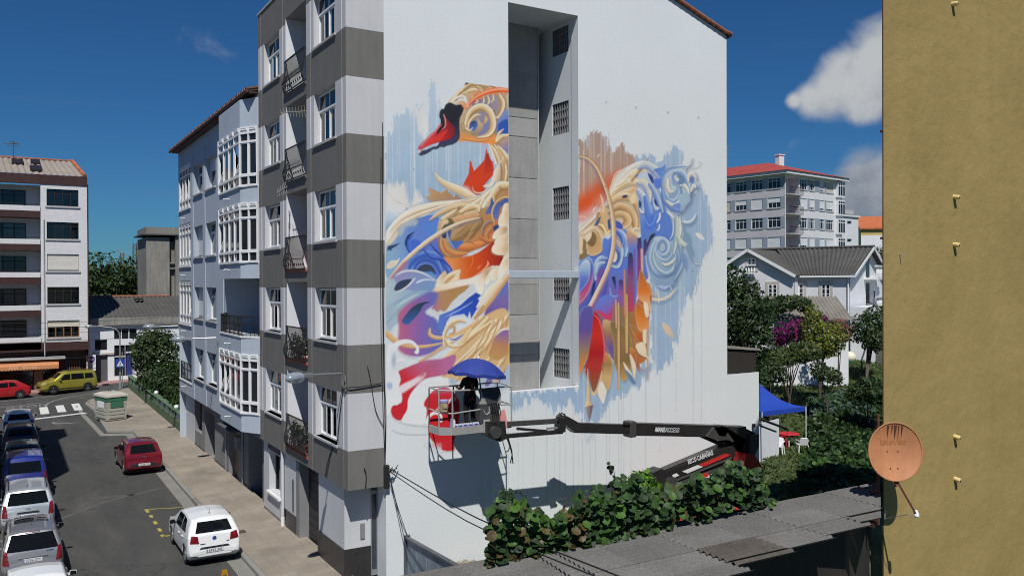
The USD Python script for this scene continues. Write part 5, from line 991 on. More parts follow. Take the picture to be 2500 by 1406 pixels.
def poly(P,col=None,soft=1.3,sm=True,g=None,edge=None,rag=0.,a=1.,streak=0.,shadow=None,sx=0.,hi=None):
    'a filled shape; g: gradient across it, edge: (colour, width) modelling towards its rim, hi: (colour, width) lit rim on its upper left, shadow: (dx, dy, blur, colour, strength)'
    P=np.array(P,float);P=cat(P,True)if sm else P;m=16+soft+rag
    if shadow:
        dx,dy,bl,c,st=shadow;Q=P+V3(dx,dy);W=PM.win(*(Q.min(0)-bl*2),*(Q.max(0)+bl*2));X,Y=PM.PX[W],PM.PY[W]
        if X.size:d,_,_=seg_dist(X,Y,Q,True);sd=np.where(inside(X,Y,Q),d,-d);PM.blend(W,st*np.clip(.5+sd/(2*bl),0,1),lin(c))
    W=PM.win(*(P.min(0)-m),*(P.max(0)+m));X,Y=PM.PX[W],PM.PY[W]
    if not X.size:return
    XX,YY_=X,Y
    if rag:n1,n2=hsh(np.floor(X/3.3),np.floor(Y/17)),hsh(np.floor(X/4.1)+7,np.floor(Y/23));n3=hsh(np.floor(X/9)+3,1);XX,YY_=X+(n1-.5)*rag,Y+(n2-.5)*rag*1.4+(n3-.5)*rag*2.6
    d,_,_=seg_dist(XX,YY_,P,True);ins=inside(XX,YY_,P);sd=np.where(ins,d,-d);k=np.clip(.5+sd/(2*soft),0,1)*a
    c=gradient(X,Y,g)if g else np.broadcast_to(lin(col),X.shape+(3,)).copy()
    if edge:e=np.exp(-np.maximum(sd,0)/edge[1])[...,None]*(edge[2]if len(edge)>2 else .75);c=c*(1-e)+lin(edge[0])*e
    if hi:
        d2,_,_=seg_dist(X,Y,P+V3(hi[1]*.7,hi[1]*.7),True);i2=inside(X,Y,P+V3(hi[1]*.7,hi[1]*.7));e=np.where(ins&~i2,1.,0.)*np.clip(.3+d2/hi[1],0,1);e=e[...,None]*(hi[2]if len(hi)>2 else .85);c=c*(1-e)+lin(hi[0])*e
    if streak:s_=hsh(np.floor(X/2.3),5)*.6+hsh(np.floor(X/6.1),9)*.4;f=np.clip((s_-.55)*2.6,0,1)*streak*np.clip(.4+.6*hsh(np.floor(X/2.3),np.floor(Y/70)),0,1);c=c+(V3(.70,.735,.755)-c)*f[...,None]
    PM.blend(W,k,c)
def stroke(P,w,cols,soft=1.,along=None,a=1.,sm=True,shadow=None):
    'a modelled band along a line: widths w, colours from its left edge to its right; along: second colour list at its far end'
    P=cat(P)if sm else np.array(P,float);wm=max(w)+4
    if shadow:dx,dy,bl,c,st=shadow;stroke(P+V3(dx,dy),[q+bl for q in w],[c],soft=bl,a=st,sm=False)
    W=PM.win(*(P.min(0)-wm),*(P.max(0)+wm));X,Y=PM.PX[W],PM.PY[W]
    if not X.size:return
    d,t,s_=seg_dist(X,Y,P,False);h=np.interp(t,np.linspace(0,1,len(w)),w)/2+1e-6;k=np.clip(.5+(h-d)/(2*soft),0,1)*a;u=np.clip(s_*d/h,-1,1)*.5+.5
    def tab(L):L=np.array([lin(c)for c in L]);L=np.vstack([L,L])if len(L)==1 else L;q=u*(len(L)-1);i=np.minimum(q.astype(int),len(L)-2);f=(q-i)[...,None];return L[i]*(1-f)+L[i+1]*f
    c=tab(cols)
    if along:c=c*(1-t[...,None])+tab(along)*t[...,None]
    PM.blend(W,k,c)
def blob(c,r,col,st=1.,ang=0.):
    R=max(r)*2.2;W=PM.win(c[0]-R,c[1]-R,c[0]+R,c[1]+R);X,Y=PM.PX[W]-c[0],PM.PY[W]-c[1];ca,sa=math.cos(math.radians(ang)),math.sin(math.radians(ang));q=((X*ca+Y*sa)/r[0])**2+((-X*sa+Y*ca)/r[1])**2;PM.blend(W,st*np.exp(-q*1.1),lin(col))
def T(ox,oy,s):return lambda*P:[(ox+x/s,oy+y/s)for x,y in zip(P[::2],P[1::2])]
H_,L1,L2,L3=T(1010,180,6.391),T(940,420,7.03),T(940,600,7.03),T(940,780,4.394);W1,W2,W3,W4,W5,W6=T(1400,300,7.03),T(1560,340,7.03),T(1400,480,7.03),T(1560,520,7.03),T(1400,660,7.03),T(1400,840,7.03);I_=lambda*P:[(x,y)for x,y in zip(P[::2],P[1::2])]
CR_,TN,DT,WH,BL,LB,DB,NV,PU,MV,RD,DR,OR,PC=(222,206,174),(192,161,116),(138,110,74),(214,217,214),(82,122,200),(150,180,206),(42,76,160),(42,56,86),(112,94,160),(160,100,142),(186,30,40),(142,20,28),(204,84,28),(236,168,130)
GR=(170,172,172);CT=[(236,226,204),(214,190,148),(160,128,86)];BT=[(196,212,222),(140,170,204),(92,124,176)];BB=[(120,160,220),(72,112,196),(40,72,160)];WT=[(226,228,226),(206,206,196),(168,168,160)]
# washes with ragged brush edges and runs
poly(I_(942,330,959,326,961,283,972,272,1000,272,1004,259,1027,262,1031,318,1046,318,1048,206,1060,206,1068,240,1084,300,1130,330,1240,330,1240,520,1160,560,1000,540,942,600),g=((0,250),(0,480),(172,194,212),(142,174,200)),soft=2.5,sm=False,rag=9,streak=.85)
poly(I_(1012,262,1046,292,1040,330,1030,340,1018,300),WH,soft=5,a=.8,rag=8);poly(L1(20,230,130,240,200,160,330,170,380,400,420,560,540,330,600,420,640,560,300,700,40,720),WH,soft=6,a=.92,rag=6);blob((955,530),(26,18),(186,204,216),.8);blob((950,570),(14,26),(120,150,180),.8)
poly(W1(95,245,165,255,165,330,215,345,215,225,275,215,275,190,390,120,475,140,480,195,585,205,600,390,650,430,660,500,750,480,755,425,830,370,870,340,880,450,990,580,1230,600,1200,800,800,1200,600,1406,95,1406),g=((0,330),(0,470),(160,142,130),(170,140,120)),soft=1.6,sm=False,rag=6,streak=.55)
poly(W1(480,195,585,205,600,390,650,470,560,470,530,330),(176,180,190),soft=5,a=.6,rag=8);poly(W1(215,225,275,215,270,400,215,380),(180,182,190),soft=4,a=.6,rag=6)
blob((1432,492),(52,26),(206,84,26),1.,-28);blob((1470,462),(50,22),(200,86,40),.95,-38);blob((1420,512),(34,20),(202,78,22),.9,-20);blob((1502,438),(26,16),(200,110,90),.8,-40);blob((1425,530),(30,12),(206,150,140),.9,-25);blob((1470,495),(22,16),(210,150,140),.6,-45)
WASH=(146,174,202)
poly(W2(-60,270,0,280,360,330,440,330,510,215,575,210,585,115,650,130,690,190,745,210,745,420,700,560,500,700,200,600,-60,500),(150,176,202),soft=2,sm=False,rag=6,streak=.45)
poly(I_(1680,490,1708,462,1721,478,1728,512,1740,540,1743,575,1738,612,1722,634,1708,660,1704,690,1696,716,1672,744,1660,770,1658,826,1642,846,1640,880,1600,898,1590,880,1590,600,1640,540),WASH,soft=2,sm=False,rag=10,streak=.5)
poly(I_(1243,958,1300,952,1413,942,1413,880,1560,880,1600,900,1560,938,1535,950,1510,972,1486,986,1470,1004,1452,1036,1430,1030,1418,1000,1400,990,1388,980,1352,1001,1340,988,1310,966,1285,980,1258,1000,1243,1002),WASH,soft=2.5,sm=False,rag=9,streak=.3)
poly(I_(1425,1055,1434,1060,1446,1056,1450,1066,1436,1076,1428,1068),(176,194,214),soft=3,rag=6,a=.8)
for x,y0,y1,w,a in[(1334,990,1230,.9,.45),(1366,1000,1210,.7,.35),(1380,985,1225,.8,.3),(1399,990,1230,.9,.45),(1422,1070,1225,.8,.4),(1440,1070,1230,.8,.28),(1480,985,1190,.8,.4),(1487,975,1180,.7,.32),(1510,965,1200,.8,.42),(1516,970,1170,.7,.35),(1522,960,1190,.7,.32),(1576,900,1140,.9,.5),(1612,880,1100,.7,.25),(1692,700,1060,.8,.35),(1712,660,1070,.8,.3),(1690,650,860,2.,.12),(1240,1000,1230,.8,.3),(1264,1000,1230,.7,.25),(1176,1080,1300,.8,.28),(1195,1090,1290,.7,.25),(1650,860,1000,.8,.22),(1353,1004,1200,.7,.22),(1453,1040,1200,.7,.25),(1540,950,1160,.7,.22),(1276,985,1210,.7,.2),(1302,970,1180,.6,.2),(1412,1000,1190,.6,.22)]:stroke(I_(x,y0,x+1,(y0+y1)/2,x,y1),[w,w,w*.7],[(120,140,172)],soft=.7,a=a*1.5)
# ================= swan's head and neck
poly(H_(785,205,835,75,885,110,990,92,1135,90,1115,150,900,160),(140,126,98),sm=False,edge=((104,90,66),3));poly(H_(835,80,885,112,900,150,800,190),(96,82,62),sm=False)
poly(H_(520,460,640,330,780,200,950,140,1150,150,1290,220,1400,300,1468,380,1468,1406,1290,1406,1230,1240,1160,1090,1000,1070,820,1050,690,1050,720,640,780,520,620,470),g=(H_(600,300)[0],H_(1300,1000)[0],(198,180,150),(176,152,112),(150,130,104)),edge=((214,200,176),5,.5))
poly(H_(700,1045,720,900,860,960,1010,1000,1150,960,1230,900,1300,1060,1200,1110,1010,1075,820,1055),g=(H_(700,900)[0],H_(760,1060)[0],(196,150,92),(222,142,74)),soft=2.5)
for P,w,cl in((H_(600,440,700,340,860,270,1000,260,1090,300),[8,12,12,8,2],CT),(H_(680,330,800,230,960,190,1080,250),[6,11,11,3],CT),(H_(780,250,900,170,1050,170,1130,240),[5,10,10,3],[(206,188,152),(176,152,110),(124,100,66)]),(H_(950,160,1090,170,1200,240),[7,11,2],CT),(H_(1100,160,1220,180,1290,240),[5,9,2],[(196,176,138),(170,146,106),(118,96,66)]),(H_(610,450,680,380,760,360,800,400,780,440),[4,7,8,7,3],WT),(H_(800,310,870,330,905,390,890,450),[3,8,8,4],CT),(H_(640,470,720,420,800,430,830,480),[4,8,8,3],WT)):stroke(P,w,cl)
for P in(H_(820,300,880,320,910,370),H_(950,195,1010,250,1050,285),H_(1010,190,1090,240,1130,260),H_(690,350,740,300,850,250),H_(1110,205,1160,215,1200,200),H_(640,440,700,390)):stroke(P,[1,3,.6],[(98,78,50)],a=.75)
# blue hollows behind the crest and the scrolls round the eye
poly(H_(900,420,1040,400,1200,330,1300,360,1330,500,1290,620,1180,540,1060,480,940,540),g=(H_(940,480)[0],H_(1300,440)[0],(110,112,150),(150,140,150)),soft=2.2)
for P,w in((H_(1080,360,1090,430,1070,480),[4,5,2]),(H_(1150,350,1170,430,1140,500),[4,6,2]),(H_(1230,340,1240,400,1200,450),[4,5,2]),(H_(960,400,990,440,960,460),[5,6,3])):stroke(P,w,CT)
stroke(H_(1330,330,1390,450,1370,580,1300,680,1220,620,1240,560),[7,10,9,8,5,3],CT,shadow=(1,2,3,(90,74,56),.5))
poly(H_(1300,760,1468,560,1468,960,1330,1000),g=(H_(1320,700)[0],H_(1440,900)[0],(120,140,196),(52,92,180)),soft=2);poly(H_(1320,790,1468,720,1468,940,1350,960),(44,84,170),soft=2)
stroke(H_(800,850,860,640,960,540,1080,520,1180,600,1230,740,1220,860,1150,950,1000,990),[7,11,14,16,17,16,15,11,4],CT,shadow=(1,2,3,(90,72,48),.5));poly(H_(880,720,960,640,1070,590,1150,650,1180,760,1150,880,1060,960,980,950,900,880),g=(H_(900,700)[0],H_(1150,900)[0],(150,138,136),(104,122,186)),soft=2)
poly(H_(850,860,890,760,960,740,990,800,960,880,900,890),g=(H_(880,760)[0],H_(930,890)[0],(34,58,116),(72,116,196)));stroke(H_(850,880,870,760,960,660,1040,650),[3,6,7,2],CT);poly(H_(990,690,1050,760,1090,790,1060,900,990,950,900,960,960,880,1000,800),g=(H_(990,700)[0],H_(1040,940)[0],(206,186,146),(150,132,110)),edge=((120,98,66),2,.4));poly(H_(1115,640,1170,720,1140,760,1105,800,1090,740),(196,176,136),edge=((120,98,66),2))
stroke(H_(750,790,800,850,870,890,920,850),[3,6,5,2],CT);poly(H_(740,780,790,790,800,870,770,900,735,850),(186,160,116),edge=((120,98,66),2));stroke(H_(740,1010,900,1040,1060,1050,1180,1020),[3,7,7,3],[(232,172,110),(216,140,76),(170,104,58)])
stroke(H_(1300,1040,1340,930,1400,870),[8,7,2],CT);stroke(H_(1310,1050,1380,980,1468,970),[8,10,8],CT);poly(H_(1340,1090,1468,1000,1468,1280,1420,1250),g=(H_(1340,1050)[0],H_(1460,1250)[0],(176,152,128),(104,112,180)),soft=2)
for P in(H_(1200,1120,1290,1260,1340,1406),H_(1260,1120,1360,1260,1400,1406),H_(1310,1130,1400,1240,1468,1340)):stroke(P,[4,12,12],CT)
stroke(H_(1165,1095,1215,1200,1260,1330,1285,1406),[2,3.5,4.5,5],[WH,(226,216,196)])
# mask and beak
poly(H_(400,700,400,620,430,560,470,540,500,480,560,450,620,470,680,490,760,490,785,530,750,640,720,720,715,850,720,1000,660,1080,520,1130,330,1180,160,1270,110,1285,75,1240,150,1200,400,1080,420,780),g=(H_(560,500)[0],H_(660,1000)[0],(30,34,40),(26,30,42),(48,56,92)),edge=((44,52,62),4,.6),rag=1.)
poly(H_(80,1230,70,1150,150,1060,250,960,340,880,420,780,440,800,470,860,500,800,490,700,560,760,630,840,640,930,590,1010,440,1060,280,1110,150,1170,100,1230),g=(H_(120,1080)[0],H_(620,900)[0],(206,84,92),(190,38,44),(128,26,36)),edge=((112,18,30),4,.6))
poly(H_(150,1150,260,1040,380,960,500,880,520,900,420,1040,260,1110),(206,52,40),soft=2.5,a=.8);poly(H_(360,930,390,860,440,820,490,790,500,840,430,880,380,940),(40,22,28));stroke(H_(465,645,490,720,490,820,440,870),[2,3,3,1],[(236,176,168),(200,70,74)]);stroke(H_(110,1130,200,1030,330,910,420,800),[3,4,4,2],[(224,140,144)],a=.6);blob(H_(88,1215)[0],(3,4),(230,220,220),1.);stroke(H_(100,1265,260,1190,420,1130,620,1080),[3,4,4,2],[(60,68,86)],a=.7)
poly(H_(640,480,700,455,790,455,860,520,800,560,740,500),g=(H_(650,480)[0],H_(850,520)[0],(206,186,146),(222,134,88)),soft=2.2,rag=2)
blob(H_(960,350)[0],(14,8),(222,110,60),.7,-35);blob(H_(1250,250)[0],(28,7),(222,112,70),.7,-8)
stroke(H_(830,515,920,420,1050,330,1200,275,1350,255,1470,262),[6,7,9,11,12,13],[(226,96,50),(252,176,136),(232,98,48),(204,76,34)],shadow=(0,3,4,(190,90,60),.4));blob(H_(835,510)[0],(3.5,3.5),(252,190,160),1.)
# orange heart behind the neck
poly(L1(1330,240,1440,20,1455,-190,1475,-180,1520,-10,1600,-90,1700,-200,1740,-420,1775,-260,1850,-170,1870,-40,1850,60,1700,230,1720,310,1620,400,1500,380),(200,62,24),sm=False,edge=((176,44,18),5,.5),soft=1.2);poly(L1(1455,-190,1478,-170,1525,-20,1440,20),(196,58,22),sm=False);blob(L1(1400,300)[0],(12,6),(212,190,196),.9,35)
poly(I_(1188,376,1193,374,1200,400,1204,420,1180,428),g=((1190,376),(1190,425),(150,40,30),(190,56,26)),sm=False)
# breast: cream mantle sweeping left, spiky leaf, hooked plumes
poly(L1(1990,-200,2109,-200,2109,260,1960,260,1860,60,1900,-60),g=(L1(1880,0)[0],L1(2109,60)[0],(222,216,204),(186,160,120),(150,124,86)),soft=1.6);stroke(L1(1985,-140,2000,0,1990,180),[4,5,3],[(110,88,60)],a=.6);stroke(L1(2060,-120,2070,20,2050,190),[5,8,4],CT)
stroke(L1(840,0,920,120,1060,220,1240,300,1420,390,1560,460),[1,10,16,20,20,14],[(232,222,200),(214,194,158),(186,160,116)],shadow=(1,3,3,(110,130,160),.35))
poly(L1(690,410,770,400,740,265,950,355,1040,290,1180,435,1200,370,1335,475,1050,520,790,520),g=(L1(700,300)[0],L1(1200,500)[0],(186,152,112),(160,126,86)),sm=False,hi=((236,214,176),2.2),edge=((128,98,64),2,.3),shadow=(1,3,4,(100,124,158),.5))
poly(L1(20,1040,120,880,280,720,520,590,820,520,1120,490,1400,470,1600,410,1740,340,1860,250,1980,170,2000,300,1840,560,1700,780,1600,820,1300,560,1100,560,900,640,660,760,480,800,300,900,180,1040,60,1240,20,1290),g=(L1(200,800)[0],L1(1600,600)[0],(218,214,206),(226,216,196),(206,184,146)),edge=((232,230,222),4,.5),shadow=(0,-3,5,(130,150,176),.4))
for P,w in((L1(60,1200,200,960,420,780,700,660,1000,570,1300,520,1560,470),[6,9,10,10,9,7,3]),(L1(80,1020,260,820,520,680,860,580,1200,520,1500,450),[4,7,9,8,6,3]),(L1(260,900,520,760,860,640,1160,540),[4,8,8,3]),(L1(1500,560,1700,420,1900,240),[5,10,5]),(L1(1640,760,1740,540,1860,340),[6,14,5]),(L1(1600,640,1720,420,1840,300),[4,9,4])):stroke(P,w,[(232,228,216),(218,204,178),(176,154,122)])
for P in(L1(100,1060,300,840,600,690,900,600),L1(300,930,600,760,950,620),L1(1200,560,1500,500,1700,380),L1(1680,700,1760,500),L1(1300,500,1560,440)):stroke(P,[.8,2,.6],[(146,124,96)],a=.6)
poly(L1(1500,240,1530,330,1640,350,1760,290,1800,270,1700,350,1600,370,1520,340),(238,210,184),soft=1);poly(L1(1680,240,1800,190,1860,60,1890,130,1830,250,1740,262),(224,208,186),soft=1,hi=((242,230,212),2))
# blue side feathers below the mantle
poly(L1(20,1290,100,1180,200,1020,340,900,560,800,760,740,920,790,900,900,880,1100,960,1250,1010,1406,1200,1700,900,1900,300,2000,20,1800),g=(L1(100,1300)[0],L1(900,1200)[0],(130,166,196),(96,134,204),(84,110,196)),soft=2)
poly(L1(640,900,700,780,900,780,890,1000,820,1120,680,1060),(84,128,206),soft=4);blob(L1(850,1150)[0],(16,9),(130,116,186),.8,-20);poly(L1(200,1060,300,900,460,820,560,830,520,930,360,960,290,1080),(172,184,186),soft=3,a=.75);stroke(L1(330,960,460,930,620,900),[1,2,1],[(96,128,170)]);stroke(L1(520,815,620,815,700,780),[1,1.6,.6],[(110,130,160)])
poly(L1(30,1350,50,1270,140,1250,260,1215,200,1270,130,1310,95,1360,70,1340),g=(L1(60,1260)[0],L1(100,1350)[0],(36,52,74),(60,84,120)),sm=False);poly(L1(20,1230,180,1020,230,1060,160,1180,60,1260),(206,202,184),soft=2,edge=((166,158,136),3,.5))
stroke(L1(500,1030,400,1110,365,1230,410,1370),[2,7,8,4],[(28,46,100),(36,60,130)]);stroke(L1(490,1100,420,1180,420,1300,470,1380),[3,12,14,8],BB);poly(L1(430,1180,560,1160,700,1300,620,1406,460,1420),(66,104,200),soft=3)
for P,w in((L1(480,1680,520,1560,640,1480,760,1480,880,1540,960,1700),[8,14,15,15,14,8]),(L1(380,1700,430,1560,560,1440,760,1400,960,1480,1090,1680),[8,14,14,14,14,8])):stroke(P,w,BB,shadow=(0,2,3,(28,50,120),.5))
poly(L2(540,430,600,350,700,318,800,350,860,440,850,500,760,480,700,455,600,440),(58,68,82),edge=((22,36,96),3,.8));poly(L2(700,470,760,440,840,470,850,560,760,560),(82,128,206),soft=2)
stroke(L1(660,1330,800,1460,960,1480,1080,1560,1160,1700),[4,9,12,12,4],[(90,124,204),(60,92,186),(34,54,140)]);stroke(L1(780,1240,900,1380,1000,1460),[2,4,2],[(40,44,110)])
# brown acanthus on the breast, hollow, orange belly
poly(L1(900,1100,920,860,1000,780,1080,640,1240,560,1500,560,1640,620,1800,560,1850,260,1980,210,2109,210,2109,800,1980,900,1900,1000,1860,1180,1640,1290,1400,1406,1180,1540,1040,1500,960,1300),g=(L1(950,700)[0],L1(1700,1350)[0],(206,182,142),(168,138,92),(196,116,60)),soft=1.6,edge=((120,96,62),3,.25))
for P,w,cl in((L1(760,830,950,700,1200,600,1440,570),[2,12,16,8],[(226,210,180),(206,180,138),(160,130,90)]),(L1(1000,800,1160,700,1240,620),[10,12,4],CT),(L1(1300,690,1440,610,1560,600,1600,660,1500,690,1380,710),[8,14,12,8,5,4],CT),(L1(1290,810,1380,720,1500,690,1590,650),[3,4,5,3],[(232,212,172),(190,160,112)]),(L1(1180,860,1300,830,1560,760),[18,26,20],[(206,168,126),(190,150,108),(156,120,80)]),(L1(1120,1180,1280,1080,1440,940,1600,830),[8,22,24,12],[(176,146,98),(160,130,84),(120,94,60)]),(L1(1440,1140,1520,1000,1620,880,1640,800),[6,16,18,8],[(176,146,98),(158,128,84),(116,92,60)]),(L1(1860,330,1960,240,2090,230),[10,20,18],CT),(L1(1870,520,1850,400,1920,290),[6,16,18],CT),(L1(1660,1080,1690,940,1780,860,1860,850),[4,8,8,3],[(176,150,130),(150,124,112),(96,78,80)]),(L1(1760,1180,1750,1060,1830,960),[4,9,6],[(206,150,100),(190,124,80),(140,90,62)]),(L1(940,1150,960,1300,1080,1440,1260,1470),[7,10,10,4],[(206,172,120),(190,136,82),(120,82,56)]),(L1(1000,1180,1060,1320,1200,1400,1380,1400),[6,12,14,8],[(200,160,108),(204,132,76),(160,96,58)]),(L1(1200,1290,1400,1290,1600,1250,1860,1170),[8,18,18,6],[(220,150,96),(208,128,72),(170,100,60)]),(L1(1640,1130,1740,1180,1840,1190),[6,10,4],[(206,140,92),(186,112,66),(140,84,56)])):stroke(P,w,cl,shadow=(1,2,2.5,(90,66,46),.35))
for P in(L1(1080,700,1180,640,1320,590),L1(1160,780,1290,690),L1(1200,1090,1320,1010,1420,900),L1(1460,1030,1560,980,1620,880),L1(1240,640,1300,590),L1(1130,1190,1280,1190,1420,1090),L1(1440,1150,1560,1070),L1(1080,1440,1250,1480,1450,1440),L1(1390,1190,1500,1220,1560,1270),L1(1640,1290,1750,1230)):stroke(P,[.8,2.2,.6],[(84,66,44)],a=.75)
poly(L1(960,1040,1000,920,1080,880,1060,820,1140,800,1200,900,1180,960,1090,960,1050,1000,1060,1110,1000,1140),g=(L1(1100,820)[0],L1(1000,1100)[0],(110,96,64),(44,56,84)));poly(L1(990,820,1070,820,1090,870,1020,900,970,960),(206,188,148),soft=1.2);poly(L1(1060,1000,1140,1010,1130,1180,1330,1180,1310,1240,1190,1330,1090,1190),g=(L1(1080,1020)[0],L1(1200,1300)[0],(74,98,138),(72,108,184)),soft=1.2);stroke(L1(1060,1000,1080,1140,1190,1320),[3,4,1.5],[(168,180,196),(120,146,190)])
poly(L1(1720,720,1800,560,1830,430,1900,540,2109,430,2109,540,1990,600,1920,820,1810,720,1780,720),g=(L1(1780,500)[0],L1(1850,780)[0],(64,86,142),(90,110,176)),soft=1.3);stroke(L1(1880,880,1840,700,1900,540,2010,450,2109,440),[3,5,5,5,5],[(222,204,168),(186,158,112),(128,104,70)]);poly(L1(1860,940,1930,900,1960,940,1900,1020,1870,1030),(44,66,120))
poly(L2(1010,200,1180,210,1420,180,1620,100,1880,-90,1940,-60,2000,120,2030,200,1990,290,1950,380,1840,340,1700,440,1500,540,1300,580,1200,560,1140,380),g=(L2(1150,300)[0],L2(1980,200)[0],(214,138,76),(204,88,28),(190,62,24),(142,32,24)),soft=1.4);stroke(L2(1420,210,1500,180,1490,320,1400,450),[1,2,2,1],[(224,124,60)],a=.8);blob(L2(1610,370)[0],(3.2,7),(222,120,70),.9,40);stroke(L2(1320,590,1500,540,1680,420,1770,320,1755,265),[1.2,2,3,5,2],[(244,190,150),(226,120,70)])
stroke(I_(944,690,985,640,1040,592,1090,560,1130,542,1170,532),[4,9,11,10,6,3],[(230,222,204),(212,196,166),(168,142,104)],shadow=(1,4,4,(60,80,140),.4));poly(I_(942,690,985,640,992,650,950,700),(170,110,130),soft=3,a=.7)
# cream carved plumes by the light well
for P in(L1(2000,720,2040,560,2109,540,2109,700,2040,780),L1(1940,860,1990,720,2109,660,2109,900,2020,960,1960,930),L1(1840,1120,1900,1000,2030,930,2109,960,2080,1060,1960,1120,1880,1150),L1(1880,1190,2000,1090,2109,1060,2109,1190,1990,1260,1900,1260),L1(1830,1340,1900,1220,2050,1190,2109,1230,2109,1400,1960,1420,1860,1400),L2(1830,60,1900,-40,2109,-60,2109,120,2000,160,1890,140),L2(2000,280,2060,160,2109,120,2109,260,2030,300)):poly(P,g=((P[0][0],P[0][1]-10),(P[2][0]+6,P[2][1]+14),(226,222,210),(222,204,172),(176,146,106)),soft=1,edge=((232,224,206),3,.5),shadow=(-1,3,3,(140,96,60),.5))
# second wing tier: leafy row above the blue sweep
poly(L2(790,810,830,680,960,660,1100,640,1300,600,1480,560,1580,510,1540,640,1450,670,1120,740),g=(L2(900,640)[0],L2(900,780)[0],(230,222,208),(222,196,160)),soft=1.2,sm=False);poly(L2(820,690,900,560,1020,430,1050,520,960,660),g=(L2(850,600)[0],L2(1020,560)[0],(232,226,214),(206,180,140)),sm=True);poly(L2(960,660,1060,500,1180,430,1290,410,1280,500,1250,590,1100,640),(226,208,176),edge=((214,196,164),3),soft=1);poly(L2(1010,640,1110,530,1210,490,1160,560,1060,640),(186,152,108),soft=1.8)
for P in(L2(1540,640,1600,540,1700,420,1840,360,1720,620,1690,760,1650,850,1570,780),L2(1720,620,1800,440,1900,340,1930,380,1830,520,1800,620,1740,680),L2(1800,480,1930,340,1950,420,1920,560,1840,610),L2(1940,400,2000,290,2109,230,2109,400,2000,560,1940,580)):poly(P,g=((P[0][0],P[0][1]),(P[2][0]+8,P[2][1]+8),(226,224,216),(224,208,180),(184,156,116)),soft=1,edge=((232,228,216),2.5,.5),shadow=(1,2,2.5,(120,96,76),.4))
poly(L2(800,820,1120,740,1450,670,1400,760,1160,960,1050,1110,960,1150,800,1110,880,900),g=(L2(800,900)[0],L2(1150,850)[0],(168,110,136),(172,134,98),(168,132,84)),soft=2)
# left: pale and lilac sweeps with dark eyes
poly(I_(942,690,960,680,1000,662,1060,672,1062,700,1045,720,1000,760,970,790,942,800),g=((950,700),(1050,700),(166,188,198),(110,150,190)),soft=3);poly(L2(150,500,300,440,500,430,700,500,860,580,800,690,620,760,420,760,200,640),g=(L2(250,520)[0],L2(700,640)[0],(140,140,186),(116,146,190)),soft=2)
poly(L2(230,1406,220,1180,330,1040,480,930,640,850,780,780,900,820,860,1000,700,1140,900,1280,1000,1700,600,1900,240,1800),g=(L2(280,1200)[0],L2(860,1200)[0],(172,98,134),(130,94,162),(96,106,178)),soft=4)
for P,w,cl in((L2(190,510,300,450,460,430,640,470,860,590),[3,6,6,5,2],[(190,206,222),(206,212,214),(150,150,176)]),(L2(550,630,640,590,740,580,860,600),[4,4,3,1.5],[(200,214,224)]),(L2(205,790,330,730,430,650,515,555),[3.5,4,4.5,3],[(206,214,216),(190,200,206)]),(L2(580,830,420,900,270,990,180,1060),[1,4,4,1],[(186,204,212)]),(L2(760,770,560,810,380,880,200,980,60,1060),[1,5,8,8,5],[(150,180,196),(130,164,188)])):stroke(P,w,cl)
for P,gg in((L2(155,745,200,650,300,590,450,575,400,660,290,740,200,775),((44,60,84),(50,66,92))),(L2(285,1300,380,1150,500,1030,640,970,770,965,660,1020,600,1130,480,1270,385,1350),((40,60,88),(56,94,156)))):poly(P,g=((P[0][0],P[2][1]),(P[0][0],P[0][1]+6),*gg),soft=1)
poly(L2(30,340,100,260,200,250,250,210,200,320,110,385,40,390),(206,200,178),edge=((222,220,206),3));blob((950,770),(10,50),(150,178,196),.9);stroke(L2(30,1330,180,1160,340,1000),[2,2,1],[(96,120,140)],a=.5)
# deep blue sweep with white brush marks
poly(L2(720,1150,800,1100,960,1120,1080,1080,1160,960,1400,760,1480,660,1560,780,1420,880,1260,1010,1060,1170,900,1240),(196,206,212),soft=2,rag=2,a=.95);poly(L2(900,1406,930,1190,1140,1110,1300,1010,1420,900,1560,800,1650,850,1590,910,1620,940,1560,1050,1620,1040,1560,1110,1480,1250,1450,1130,1420,1230,1350,1170,1120,1210,1060,1300,1000,1500),g=(L2(950,1250)[0],L2(1550,900)[0],(86,120,196),(46,86,190),(38,70,170)),sm=False,soft=1.3)
for P in(L2(1030,1220,1150,1160,1300,1080),L2(1200,1150,1360,1050,1500,960),L2(1100,1190,1200,1130)):stroke(P,[1,3,1],[(150,178,222)],a=.8)
# purple fan and cream pinions
poly(L2(1700,1180,1840,900,2000,680,2109,560,2109,1200,2000,1300,1900,1250,1830,1370,1760,1280),g=(L2(1950,700)[0],L2(1800,1300)[0],(90,116,190),(112,98,170),(100,76,140)),soft=1.4)
for k in range(6):a=L2(1760+62*k,1290,1960+34*k,960,2109,700-50*k+120);stroke(a,[2.2,2.6,1],[(150,110,130),(100,90,160)],a=.7)
stroke(L2(1540,1240,1700,1060,1860,860,2000,660,2109,520),[9,14,15,14,12],[(226,208,172),(206,172,126),(176,136,96)]);stroke(L2(1530,1240,1600,1150,1680,1040),[3,8,8],[(206,176,130),(172,136,88)]);stroke(L2(1580,1060,1740,840,1980,590),[3,12,14],[(230,224,206),(222,204,172)])
PN=[(1000,900,1176,775,1120,820,9),(1020,925,1190,777,1130,835,11),(1075,885,1200,785,1150,820,8),(1078,918,1212,782,1165,840,10),(1098,912,1224,786,1180,835,9),(1110,930,1238,772,1196,830,9),(1150,940,1240,800,1210,850,8),(1190,930,1242,840,1225,880,9)]
poly(I_(1075,885,1110,850,1160,790,1180,772,1240,760,1243,900,1200,930,1140,930,1080,925,1100,880),(206,176,128),soft=2)
